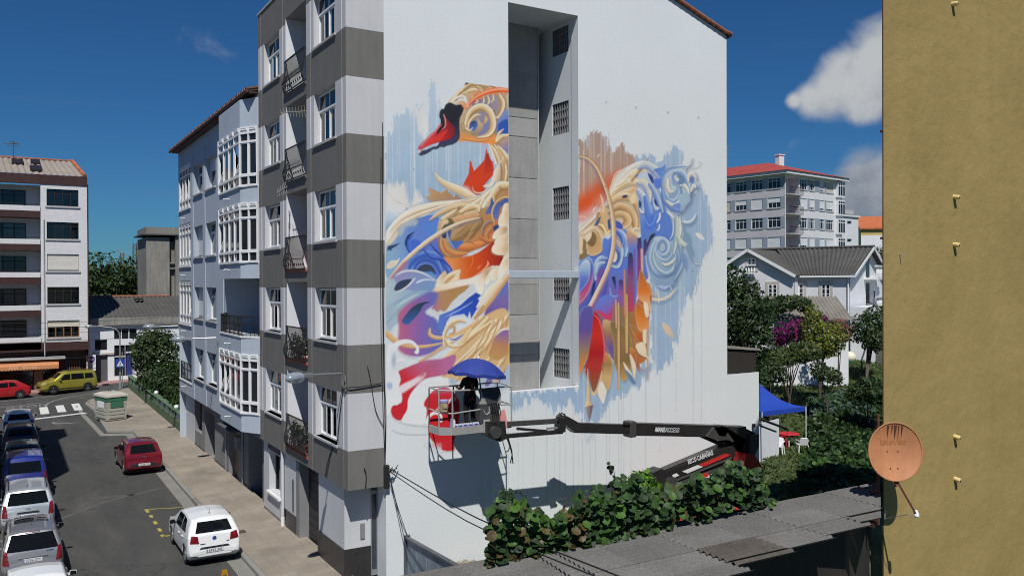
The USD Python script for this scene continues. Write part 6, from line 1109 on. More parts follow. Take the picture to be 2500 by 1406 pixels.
for x0,y0,x1,y1,xm,ym,w in PN:stroke(I_(x0,y0,xm,ym,x1,y1),[1,w,w*.8],[(232,226,206),(222,200,154),(196,162,112)],shadow=(2,2,2,(150,116,80),.5))
for k in range(6):stroke(I_(1148+17*k,880-6*k,1172+15*k,835-5*k,1196+11*k,790-4*k),[1.5,4,3],[(176,140,96)],a=.85)
poly(L3(1110,380,1150,260,1200,170,1318,110,1318,330,1250,420,1160,430),g=(L3(1240,140)[0],L3(1200,400)[0],(130,104,156),(178,128,92),(184,146,92)),soft=1.4);stroke(L3(1200,160,1250,110,1318,100),[2,4,4],[WH])
poly(L3(1000,720,1040,600,1170,520,1318,500,1318,720),(160,182,206),soft=4,rag=3)
for P,c in((L3(1070,700,1120,580,1170,540,1150,650,1110,710),(112,98,164)),(L3(1170,690,1200,600,1290,500,1270,600,1220,680),(120,104,168)),(L3(1170,650,1230,540,1318,460,1250,600,1210,660),(206,172,116))):poly(P,c,soft=1.2)
for P,w,cl in((L3(20,150,130,240,300,290,480,280,660,240),[14,14,9,7,2],[(214,182,132),(206,172,118),(182,146,98)]),(L3(370,450,500,370,650,260),[6,5,3],[(206,168,130),(196,156,112)]),(L3(480,100,480,160,560,195,700,180,860,100,1000,0),[5,9,9,8,7,3],[(222,196,148),(206,172,120),(182,146,96)]),(L3(560,460,700,370,830,230,920,100),[2,12,14,6],[(224,206,164),(210,178,122)]),(L3(640,270,640,150,690,60,780,10,860,20),[6,9,11,11,6],CT),(L3(640,200,680,270,760,290,850,260),[5,9,8,3],CT),(L3(700,210,760,210,830,160),[3,5,2],[(86,120,200)]),(L3(700,90,740,70,740,140,690,160),[3,7,7,4],[(200,170,120),(176,142,92)]),(L3(700,190,850,120,980,30),[2,5,4],[(222,194,142),(196,160,108)])):stroke(P,w,cl)
# crimson sweep at the lower left with white stencilled scrolls
poly(L3(140,560,260,500,430,440,600,420,760,380,700,560,600,600,420,640,300,760,250,860,240,960,200,1060,140,1080,80,1040,60,960,100,910,170,890,180,820,150,720,165,640),g=(L3(500,420)[0],L3(200,800)[0],(172,104,150),(180,84,116),(192,44,60),(188,34,46)),soft=1.6)
blob(L3(500,500)[0],(30,14),(170,88,120),.7,-20)
poly(L3(150,720,300,640,430,570,400,640,260,740,170,790),(214,206,212),soft=2.5);blob(L3(400,590)[0],(10,6),(180,90,110),.9,-35)
poly(L3(20,340,90,260,180,215,280,220,350,280,365,340,345,370,315,350,335,310,290,265,210,255,130,300,80,390,65,470,90,530,140,560,165,640,145,710,180,820,165,880,130,915,80,920,20,1000),(214,222,226),soft=1.1);poly(L3(85,540,90,470,140,420,200,420,220,460,205,470,190,445,150,450,120,490,125,560),(216,222,226),soft=1);blob(L3(95,440)[0],(6,20),(130,156,180),.7);poly(L3(22,680,60,675,80,700,70,740,30,745),(160,184,214),soft=2)
stroke(L3(20,345,60,290,120,240),[3,4,2],[(214,222,226)])
poly(L3(250,860,310,760,420,660,560,620,690,630,780,680,790,760,700,740,620,725,520,760,450,830,410,920,445,960,440,1060,430,1110,330,1120,180,1090,240,960),(214,223,227),soft=1.2);poly(L3(690,630,750,640,780,690,700,690),(160,184,208),soft=3)
poly(L3(415,915,440,850,520,760,620,725,690,740,760,820,800,900,790,1100,740,1300,740,1400,615,1400,600,1330,540,1330,480,1260,460,1150,480,1060,440,1100,445,960),g=(L3(600,730)[0],L3(600,880)[0],(176,108,140),(190,40,54),(188,32,42)),soft=1.4,edge=((204,44,50),3,.4));blob(L3(545,1340)[0],(14,5),(220,120,120),.5);blob(L3(590,1345)[0],(14,8),(196,50,56),.7)
stroke(L3(445,1110,470,1040,530,1000,590,1020,605,1080,590,1095),[5,7,7,7,5,2],[(220,224,226)]);stroke(L3(540,975,640,900,740,850),[1,7,9],[(216,196,202)])
for P in(L3(80,1180,160,1215,300,1230,450,1225),L3(160,1090,260,1125,460,1145)):stroke(P,[.8,1,.8],[(120,126,132)],a=.8)
stroke(I_(945,471,965,490,990,500,1014,505),[.8,1.4,1],[(196,184,168)])
# ================= the wing right of the light well
poly(W3(95,560,300,380,460,230,560,80,640,-200,780,-420,980,-540,1150,-580,1300,-500,1400,-300,1400,500,1150,640,1080,700,920,640,700,620,500,700,300,900,95,1000),g=(W3(100,500)[0],W3(1200,-200)[0],(206,196,176),(196,168,126),(214,204,180),(190,204,214)),soft=1.6)
for P,w,cl in((W1(560,1406,700,1150,850,950,1000,800,1180,730,1330,770,1406,850),[6,14,18,20,22,20,16],[(214,220,222),(206,206,194),(160,164,160)]),(W1(640,1300,820,1080,1000,900,1180,820,1260,900,1280,1000),[6,16,18,20,20,14],[(224,218,200),(214,202,174),(150,146,140)]),(W1(600,1300,760,1130,950,1020,1120,1050,1230,1180,1260,1340),[8,18,20,20,20,18],[(230,222,202),(218,198,158),(168,148,116)]),(W1(620,1380,760,1240,920,1170,1060,1180),[4,8,9,5],[(228,212,180),(190,162,118)]),(W1(700,1330,800,1250,920,1210),[5,10,6],[(226,214,188),(206,184,146)]),(W3(600,140,760,20,960,20,1090,120,1140,300,1120,520),[10,18,22,24,22,12],[(226,212,182),(206,176,130),(156,124,84)]),(W3(620,260,760,170,900,190,1000,290,1040,420,1060,540),[10,18,20,20,18,10],[(224,206,170),(196,160,112),(140,108,70)]),(W3(640,360,760,300,880,320,930,420,870,500),[10,14,18,20,14],[(222,202,162),(198,166,118),(150,118,78)])):stroke(P,w,cl,shadow=(2,3,3,(110,90,70),.35))
for P in(W1(700,1120,850,1040,980,900),W1(640,1230,800,1120,960,1030),W1(1000,790,1180,750,1300,850),W3(640,180,800,100,960,150,1060,300),W3(640,300,780,240,920,280),W1(1120,1010,1220,1130,1260,1280)):stroke(P,[.8,2.4,.8],[(120,96,66)],a=.5)
poly(W1(830,1270,870,1240,940,1250,900,1290,840,1290),(56,66,90));poly(W1(970,1100,1060,1100,1080,1180,1090,1330,1010,1400,950,1320,990,1200),(224,208,172),edge=((160,130,90),3,.5));poly(W1(1000,1120,1060,1130,1050,1200,990,1200),(206,170,126),soft=2)
stroke(W1(1000,970,1100,850,1200,720,1275,590),[8,7,4,1.2],[(226,210,170),(186,164,112),(140,118,80)],shadow=(1,2,2,(100,100,110),.4));stroke(W1(655,1150,670,1000,730,870,820,815,900,850),[1.5,2.6,3,3,1.5],[(252,196,170),(240,170,140)])
poly(W1(1050,910,1160,890,1200,980,1300,1020,1300,1060,1210,1030,1160,940),(86,116,186),soft=1);poly(W1(1180,870,1270,840,1310,960,1290,1030,1200,1020),(170,190,208),soft=1.2,edge=((110,140,190),2,.5));poly(W1(1270,850,1406,970,1406,1200,1330,1060),(70,104,190),soft=1.5)
# blue shoulder
poly(W2(-20,640,130,560,240,640,330,820,400,980,470,1200,560,1406,580,1720,480,1740,450,1860,380,1900,320,1850,230,1840,150,1960,60,2000,20,1500,-20,1100),g=(W2(0,800)[0],W2(450,1700)[0],(182,196,210),(124,156,208),(88,126,204),(88,122,198)),soft=1.4)
for P,w,cl in((W2(0,480,120,440,260,520,350,640,390,760),[10,18,20,18,6],[(206,212,206),(172,186,204),(110,140,196)]),(W2(0,740,90,760,160,900,180,1080),[14,20,16,6],[(222,212,182),(190,196,196),(120,146,190)]),(W2(190,780,280,920,340,1080,400,1250),[10,12,12,5],[(186,204,218),(136,164,208),(80,116,190)]),(W2(0,900,60,980,90,1120,60,1230,20,1200),[14,16,14,12,5],[(210,216,220),(170,188,212),(110,140,190)]),(W2(110,1000,160,1200,180,1400),[10,20,24],[(146,176,216),(96,134,208),(70,106,192)]),(W2(250,1040,290,1180,330,1190),[6,10,6],[(200,212,222),(150,178,214)])):stroke(P,w,cl,shadow=(2,3,3,(50,70,130),.4))
poly(W2(250,515,390,470,430,425,450,480,440,560,390,640,350,650,300,570),g=(W2(280,500)[0],W2(420,600)[0],(80,116,196),(104,138,206)),soft=1,hi=((200,214,226),2),shadow=(2,2,3,(60,84,140),.5));poly(W2(150,580,230,640,260,740,230,760,180,680),(40,64,140));poly(W2(360,670,410,720,390,800,350,850,280,830,250,700),(84,120,204),soft=2.5);poly(W2(255,1030,285,1040,320,1150,290,1140,262,1090),(44,62,110));poly(W2(0,1050,40,1100,30,1170,0,1160),(44,60,104));poly(W2(180,1300,270,1280,280,1420,230,1540,170,1560,110,1500),(74,116,208),soft=6);stroke(W4(80,40,120,150,180,210,260,150,280,20),[2,3,4,3,2],[(112,150,222)],a=.8);stroke(W4(360,0,350,90,310,160),[3,5,3],[(206,216,224)]);stroke(W4(350,200,340,270,310,300),[2,4,2],[(206,216,224)])
# pale scrolls at the shoulder
poly(W2(400,620,480,520,600,470,760,440,840,390,890,320,880,420,820,500,800,580,860,600,940,560,990,640,990,720,1030,740,1025,800,950,860,900,980,880,1060,800,1160,720,1270,600,1270,480,1180,400,1020,390,820),g=(W2(500,500)[0],W2(700,1250)[0],(206,214,216),(168,190,206),(140,166,196)),soft=1.2,shadow=(4,6,6,(70,98,134),.7))
for P,w,cl in((W2(820,480,660,500,520,540,440,640,420,800,460,960,560,1060,660,1020,700,900,660,780,580,720,560,620,620,570),[4,9,12,14,14,13,12,10,9,9,9,9,5],BT),(W2(620,560,720,570,800,660,840,800,880,960),[10,14,12,10,4],BT),(W2(480,700,480,820,530,900,590,900),[9,11,9,4],WT),(W2(400,900,440,1060,560,1180,700,1230),[6,10,12,6],[(150,180,216),(112,146,206),(72,104,176)]),(W2(470,1060,580,1130,680,1080,720,960),[5,9,8,4],WT),(W2(880,1000,880,860,900,740,930,720),[3,9,7,3],BT),(W2(850,720,860,620,920,600,980,680),[4,8,8,3],WT),(W2(890,900,940,800,960,830),[4,9,4],WT),(W2(700,800,770,790,830,870,850,960),[2,9,8,3],WT),(W2(780,920,830,960),[5,4],[(226,230,232)])):stroke(P,w,cl,shadow=(1.5,2,2.2,(66,92,130),.5))
poly(W2(640,640,680,610,760,650,780,740,740,780,660,760,690,690),(104,132,166),soft=1.4);poly(W2(560,700,640,760,680,860,650,980,560,1030,500,980,600,920,640,830,580,780),(132,162,188),soft=1.6);poly(W2(680,1000,800,900,860,960,820,1080,720,1130),(150,180,200),soft=2);poly(W2(560,1140,650,1090,710,1120,690,1210,620,1170),(104,138,206),hi=((200,216,230),2));poly(W2(870,660,930,650,945,710,880,750),(100,120,176),soft=1.2);stroke(W2(820,480,900,520,1000,490,1080,420,1030,390),[.8,1.2,1.2,1.4,.8],[(176,184,186)]);stroke(W2(990,560,985,680,1000,780),[.8,1.2,.8],[(180,188,192)])
stroke(W4(470,-20,600,90,720,150,860,160,940,100,980,20),[2,5,6,7,6,2],[(222,228,232),(190,206,218),(140,164,192)],shadow=(2,7,3,(90,120,152),.6))
# lower scroll and leaves
poly(W4(600,60,700,100,740,260,760,400,720,560,700,640,740,760,720,920,660,1080,560,1250,420,1280,260,1180,180,1060,130,860,130,640,200,480,320,400,440,440,500,560,480,680,560,760,590,560,610,300),g=(W4(200,500)[0],W4(600,1200)[0],(172,192,204),(140,170,192),(126,156,190)),soft=1.3,shadow=(4,7,7,(70,98,132),.65))
for P,w,cl in((W4(560,700,480,780,380,760,300,640,320,520,400,450,480,520,480,640,400,700,340,650),[4,7,10,11,11,11,11,11,9,4],BT),(W4(250,480,180,640,180,820,260,1000,400,1060,540,1030,620,900,640,700),[8,12,12,12,11,10,8,3],BT),(W4(240,640,240,800,320,960,460,1040,580,980,600,880),[4,8,10,9,7,3],[(196,212,220),(150,178,198),(104,134,166)]),(W4(400,860,460,890,560,850,620,780),[3,6,6,2],WT),(W4(640,80,640,300,620,520,590,700),[8,10,10,4],[(206,212,208),(172,188,192),(120,146,166)]),(W4(690,100,700,300,680,440),[6,10,5],[(206,212,206),(176,190,192)]),(W4(670,430,720,520,800,560,850,610),[10,16,10,2],[(206,212,206),(180,192,192),(130,152,166)]),(W4(690,560,740,760,700,940,600,1130),[5,10,10,5],[(170,194,214),(130,162,192),(90,122,160)]),(W4(580,80,590,260,570,380,530,460),[2,3,3,1],[(186,204,218)]),(W4(340,1260,440,1290,540,1240),[7,9,4],[(176,198,226),(130,160,214)]),(W4(520,1240,560,1330,560,1360),[5,6,2],[(170,190,214),(130,156,192)]),(W4(930,820,980,870,1060,880),[2,2,1],[(200,212,220)])):stroke(P,w,cl,shadow=(1.5,2.5,2.5,(76,104,138),.5))
for P in(W4(780,320,860,370,895,490,860,520,800,470,750,390),W4(800,560,870,520,930,640,940,740,900,740,940,830,880,800,830,690),W4(740,190,790,260,790,310,750,300),W4(700,590,780,700,825,830,805,1000,760,880,720,780)):poly(P,(122,152,178),soft=1,hi=((196,212,222),1.8),shadow=(2,3,3,(84,112,146),.5))
poly(W4(700,680,790,800,800,940,740,860),(112,140,200),soft=2.5,a=.7)
for P in(W4(965,350,1040,345,1110,420,1120,462,1050,450,990,400),):poly(P,(206,214,216),soft=1)
poly(I_(1617,786,1634,798,1646,824,1632,820,1620,804),g=((1618,788),(1644,824),(206,192,160),(190,178,160)),soft=1.2);stroke(I_(1584,728,1610,732,1635,722,1652,702),[4,6,5,1.5],[(222,214,192),(196,184,156)],shadow=(2,8,3,(100,128,160),.5));stroke(I_(1605,706,1608,728,1608,740),[2,4,1],[(214,200,168)])
# dripping blue skirt with hollows
poly(I_(1413,640,1440,620,1470,600,1500,570,1530,560,1552,577,1570,600,1578,650,1582,680,1562,690,1552,740,1545,760,1510,760,1498,770,1489,784,1450,760,1440,790,1413,800),g=((1480,590),(1480,780),(96,132,206),(84,118,204),(110,96,172),(172,72,120)),soft=1.6)
for P,w,cl in((W3(700,620,820,640,900,800,880,1000),[10,16,16,10],[(190,208,226),(130,164,214),(86,120,200)]),(W3(720,760,800,850,810,1000,760,1180,660,1180),[8,12,13,12,6],BT),(W3(690,920,730,960,720,1060,670,1090),[14,16,16,10],[(222,216,190),(196,204,204)]),(W3(690,880,760,950,770,1060,720,1140),[4,6,6,3],[(66,96,180)]),(W3(700,560,790,640,840,760,830,850),[8,10,8,3],[(130,160,220),(76,112,200),(40,66,150)]),(W3(390,1406,390,1180,460,1060,560,1060),[8,11,11,8],BT),(W3(400,1300,440,1170,520,1140),[6,12,8],BT)):stroke(P,w,cl,shadow=(1,2,2.5,(40,60,130),.4))
poly(W3(400,1406,430,1280,500,1220,540,1270,480,1406),(104,84,170),soft=2);blob(W5(450,200)[0],(5,9),(190,60,90),.8)
for P in(W3(920,1406,930,1040,960,960,1000,970,1020,1060,1025,1406),W3(1080,1406,1085,780,1120,710,1165,760,1165,1406),W3(1195,1000,1200,760,1240,720,1260,780,1320,650,1406,640,1330,760,1270,900,1230,1000)):poly(P,g=((P[0][0],P[2][1]),(P[0][0],P[2][1]+60),NV,(80,62,130),(130,64,120)),soft=1,hi=((130,160,214),1.6))
poly(I_(1531,680,1545,680,1548,755,1540,766,1532,756),g=((1538,680),(1538,766),(120,80,120),(186,58,96)),soft=1.2);stroke(I_(1551,610,1551,700,1550,745),[9,9,4],[(120,136,214),(110,100,180),(110,90,160)]);stroke(I_(1567,610,1568,660,1569,705),[7,6,4],[(130,130,206),(206,170,140),(206,160,110)])
poly(W5(650,120,690,95,720,140,720,340,690,240),(36,46,96),hi=((150,176,224),1.6));poly(W5(780,200,815,160,850,210,850,380,800,460,780,380),g=(W5(810,170)[0],W5(810,450)[0],NV,(110,80,150),(160,90,120)),soft=1);stroke(W5(620,300,640,420,700,460,760,430),[3,6,7,4],[(130,160,222),(90,124,206)])
for P,cs in((W3(95,1130,200,1040,300,1060,350,1200,340,1406,260,1650,110,1840,95,1800),((126,160,214),(70,106,196),(104,90,180),(176,80,130))),(W3(95,1230,190,1090,270,1110,290,1250,250,1460,100,1640,95,1500),((180,200,214),(140,172,206),(96,120,200),(80,100,200)))):poly(P,g=((1425,P[1][1]),(1425,P[4][1]+12),*cs),soft=1.1,edge=((196,212,226),1.8,.5),shadow=(2,3,3,(36,56,120),.5))
poly(W5(95,640,180,560,270,430,330,260,370,180,390,300,330,480,250,620,110,780,95,780),g=(W5(350,200)[0],W5(120,740)[0],(56,90,180),(70,100,190)),soft=1.2);poly(W5(340,230,375,200,340,400,300,430),(26,42,96));poly(W5(440,500,520,330,600,140,560,400,480,560),(78,84,176),soft=1.4)
poly(W5(380,670,440,760,560,860,620,880,660,780,690,560,680,500,600,740),(190,62,100),soft=1.3);poly(W5(360,660,430,500,560,420,690,460,690,560,600,750,480,700),g=(W5(450,500)[0],W5(600,740)[0],(90,124,206),(130,90,172)),soft=2)
poly(W3(100,700,160,760,160,980,100,1000),(206,188,158),edge=((150,124,90),4));poly(W3(160,740,230,780,230,960,250,1020,110,1090,100,1000,160,960),(132,112,76),soft=1.4);poly(W3(220,800,320,600,420,640,480,760,495,920,400,1000,290,1015,235,930),g=(W3(250,700)[0],W3(400,1000)[0],(180,146,98),(196,164,116)),edge=((224,206,170),2.5,.6),shadow=(1,3,3,(36,52,110),.6));poly(W3(240,770,310,600,390,680,380,800,320,860,260,830),(122,100,66),soft=1.6)
for P in(W3(190,720,200,640,300,580,310,680,240,780),W3(110,640,200,560,290,490,390,540,320,570,210,640,120,660),W3(95,700,150,690,165,800,150,900,160,960,120,990,100,960)):poly(P,(222,208,182),edge=((176,146,104),3,.5),soft=1,shadow=(1,2,2,(120,96,64),.4))
for P,w,cl in((W3(95,620,300,430,470,250),[4,9,8],[(222,222,216),(206,200,186),(160,144,118)]),(W3(200,540,360,400,480,280),[4,6,4],[(206,196,172),(150,124,90)]),(W3(470,0,500,100,500,220,470,320),[3,5,8,10],[(250,200,170),(226,196,150),(190,156,108)]),(W3(460,330,480,460,540,560,560,640),[20,22,18,6],[(206,176,128),(190,156,108),(160,124,84)]),(W3(440,480,500,500,550,600,560,640,620,600,650,590),[3,4,4,4,3,2],[(236,216,176)]),(W3(360,560,430,620,480,740),[5,7,3],[(224,206,170),(160,130,88)]),(W3(910,570,1000,620,1110,690),[3,6,3],[(232,208,166),(190,150,104)]),(W3(1020,580,1060,540,1130,560),[3,4,2],[(226,216,200)])):stroke(P,w,cl)
poly(W3(360,480,460,340,450,420,400,500),(72,92,140),soft=1);poly(W3(585,420,620,400,640,540,600,560),(62,84,136),soft=1);poly(W3(700,420,800,440,850,540,800,560,720,520),(60,92,180),soft=1.4);poly(W3(920,590,1080,690,1080,860,940,900),g=(W3(1000,620)[0],W3(1000,880)[0],(196,158,110),(150,130,150),(96,126,200)),soft=2);poly(W3(640,700,720,650,780,700,840,860,780,880,700,790),(190,166,130),soft=2,a=.6);poly(W3(500,740,580,720,620,820,600,1010,520,1020),(86,122,206),soft=3)
stroke(W3(95,345,180,345,260,380),[2,2.4,1.5],[(248,190,160)]);stroke(W3(340,270,350,220,375,185),[2,4,1.5],[(248,206,180)]);stroke(W3(95,520,100,500,110,480),[1.5,2.5,1],[(248,206,180)]);stroke(W1(455,1230,490,1310,500,1406),[1.5,4,4],[(250,190,150)]);stroke(W1(405,590,430,560,450,545),[.8,2.4,1.2],[(222,212,200)])
# long hoop across the wing
stroke(I_(1413,381,1437,388,1458,410,1474,445,1486,480,1495,520,1499,560,1498,600,1490,640,1478,672,1460,710,1438,752,1413,782),[3.5,6,7,8,9,10,10.5,11,11,11,11,11,11],[(168,130,84),(198,164,116),(226,208,172)],along=[(150,96,130),(206,190,166),(226,218,200)],shadow=(-3,2,4,(60,60,110),.4))
# tail feathers: gold, orange, red, purple
poly(I_(1413,800,1450,760,1490,785,1500,740,1540,762,1552,740,1580,690,1592,720,1588,745,1583,800,1582,860,1575,880,1555,890,1545,880,1540,900,1525,895,1500,880,1490,860,1475,880,1450,880,1413,900),g=((1413,800),(1580,800),(96,78,150),(130,100,130),(140,112,72),(190,110,50)),soft=1.6)
FE=[(I_(1563,660,1580,690,1592,716,1602,720,1586,724,1590,760,1572,740,1556,720),((150,96,52),(206,116,42),(226,186,140))),(I_(1553,740,1575,756,1584,790,1578,810,1560,806,1552,780),((170,96,46),(206,122,48),(216,150,90))),(I_(1535,790,1560,806,1576,816,1571,840,1555,830),((130,110,66),(176,104,44),(160,84,36))),(I_(1545,826,1562,842,1572,836,1570,860,1580,868,1560,862,1553,845),((150,80,36),(196,122,50),(190,110,44))),(I_(1475,780,1505,800,1512,860,1500,882,1480,850,1470,815),((196,164,116),(150,112,92),(104,84,140),(104,92,130))),(I_(1490,786,1530,800,1545,850,1540,905,1520,930,1500,890,1498,840),((120,104,66),(140,112,72),(128,104,66),(176,148,98))),(I_(1413,770,1448,752,1445,840,1432,880,1416,915,1413,915),((86,84,160),(92,76,150),(150,120,90),(226,130,40))),(I_(1475,858,1494,880,1494,910,1488,946,1480,952,1467,930,1466,890),((196,140,84),(150,122,72),(196,166,118),(190,160,110))),(I_(1538,848,1552,860,1556,886,1563,908,1550,892,1540,870),((190,120,56),(176,96,44),(150,70,40)))]
for P,cs in FE:ys_=[p[1]for p in P];poly(P,g=((1500,min(ys_)),(1500,max(ys_)),*cs),soft=1,edge=((226,200,150),1.6,.35),shadow=(2,4,4,(60,60,90),.45))
for P in(I_(1571,738,1581,742,1584,770,1576,772),I_(1570,806,1580,808,1578,838,1570,832),I_(1552,842,1572,836,1580,866,1576,871,1560,862),I_(1537,864,1552,890,1549,926,1544,905),I_(1523,884,1550,926,1540,926,1526,900)):poly(P,(218,208,184),soft=1,shadow=(2,4,4,(90,110,140),.4))
poly(I_(1524,900,1545,920,1551,938,1540,932),(96,128,160),soft=1.3)
poly(I_(1449,764,1460,770,1470,800,1474,840,1473,870,1466,905,1450,956,1440,930,1429,905,1436,870,1444,820),g=((1450,770),(1450,955),(172,30,34),(190,44,34),(160,24,30),(170,60,50),(118,92,56)),soft=1,shadow=(2,4,5,(60,50,90),.5));stroke(I_(1450,768,1462,782,1471,815,1475,850,1474,885),[2,3,3,3,2],[(226,110,120),(206,70,84)]);poly(I_(1429,905,1470,900,1462,930,1450,956,1438,930),g=((1450,895),(1450,955),(160,30,34),(126,96,58)),soft=4,a=.7);stroke(I_(1436,940,1449,962,1460,945,1470,905),[2,7,5,2],[(214,186,142),(206,178,132)])
poly(I_(1459,955,1468,930,1480,950,1481,956,1474,984,1467,978),(216,216,206),soft=1,shadow=(2,4,5,(96,124,160),.5))
for x,y0,y1,w,cl in((1509,740,950,6,[(222,194,146),(196,160,112),(166,130,88)]),(1529,720,860,7,[(206,178,120),(190,156,100)]),(1580,808,926,4,[(206,180,130),(190,160,112),(150,110,80)]),(1524,660,770,5,[(206,150,110),(176,110,80)]),(1503,732,800,4,[(226,190,160),(190,130,110)])):stroke(I_(x,y0,x+.5,(y0+y1)/2,x+1,y1),[w*.7,w,w*.7],cl,shadow=(2,1,2,(90,80,90),.35))
stroke(I_(1556,888,1564,900,1573,906),[3,2,1],[(150,70,50)]);stroke(I_(1578,870,1592,880,1602,888),[4,3,1],[(200,206,206)])
poly(I_(1434,900,1435,900,1438,940,1440,980,1448,989,1438,992,1428,993,1432,970),g=((1430,900),(1444,900),(222,200,156),(190,160,112)),soft=1,sm=False,shadow=(3,3,4,(90,116,154),.5));poly(I_(1428,993,1438,990,1448,989,1444,1010,1439,1030,1436,1020),g=((1432,1000),(1444,1000),(150,140,140),(104,92,96)),soft=.9,sm=False)
for x,y in((1010,162),(1010,414),(1195,200),(1480,249),(1553,262),(1631,275),(1705,287),(1478,456),(1698,475),(1460,870),(1550,862),(1690,662)):blob((x,y),(1.6,1.4),(40,42,46),1.)
def mural_part(name,x0,x1,z0,z1,label):
    i0,i1,j0,j1=int((z0-PM.z0)/PM.st),min(len(PM.zs)-1,int((z1-PM.z0)/PM.st)),max(0,int((x0-PM.x0)/PM.st)),min(len(PM.xs)-1,int((x1-PM.x0)/PM.st));X,Z=np.meshgrid(PM.xs[j0:j1+1],PM.zs[i0:i1+1]);k=X.shape[1];n=X.size
    Am=PM.A[i0:i1+1,j0:j1+1];V=np.stack([X.ravel(),np.full(n,-.004),Z.ravel()],1);I,J_=np.meshgrid(np.arange(X.shape[0]-1),np.arange(k-1),indexing='ij');on=(np.maximum.reduce([Am[:-1,:-1],Am[1:,:-1],Am[:-1,1:],Am[1:,1:]])>.004).ravel();q=(I*k+J_).ravel()[on];Fq=np.stack([q,q+1,q+k+1,q+k],1)
    use=np.unique(Fq);re=np.zeros(n,int);re[use]=np.arange(len(use));path=numbered(A,name);me=usdkit.mesh(stage,path,(V[use],re[Fq]),M('mural_paint'));UsdGeom.PrimvarsAPI(me).CreatePrimvar('paint',Sdf.ValueTypeNames.Color3fArray,'vertex').Set(Vt.Vec3fArray.FromNumpy(PM.C[i0:i1+1,j0:j1+1].reshape(-1,3)[use].astype(np.float32)));tag(me.GetPrim(),label)
mn={'at':('attribute',dict(attribute='paint')),'g':('geometry',{}),'a':('noise_texture',dict(scale=1.3,detail=7.,roughness=.65)),'ar':('map_range',dict(from_min=.3,from_max=.7,to_min=.93,to_max=1.05)),'x':('mix',dict(mix_type='multiply',fac=1.)),'p':('principled_bsdf',dict(roughness=.62,specular_ior_level=.4)),'bn':('noise_texture',dict(scale=28.,detail=4.)),'b':('bump',dict(strength=.25,distance=.01))}
_mats['mural_paint']=usdkit.material(stage,'/World/Looks/mural_paint',mn,[('at.color','x.color1'),('g.position','a.vector'),('a.fac','ar.value'),('ar.result','x.color2'),('x.color','p.base_color'),('g.position','bn.vector'),('bn.fac','b.height'),('b.normal','p.normal')],surface='p.BSDF')
mural_part('mural_painting',1.06,X0-.002,1.2,13.6,'painted swan head, breast and wing left of the light well')
mural_part('mural_painting',X1+.004,13.5,1.2,13.6,'painted swan wing and tail feathers right of the light well')
mural_part('mural_painting',X0-.002,X1+.004,1.2,Z0-.01,'pale blue paint wash and drips under the light well')
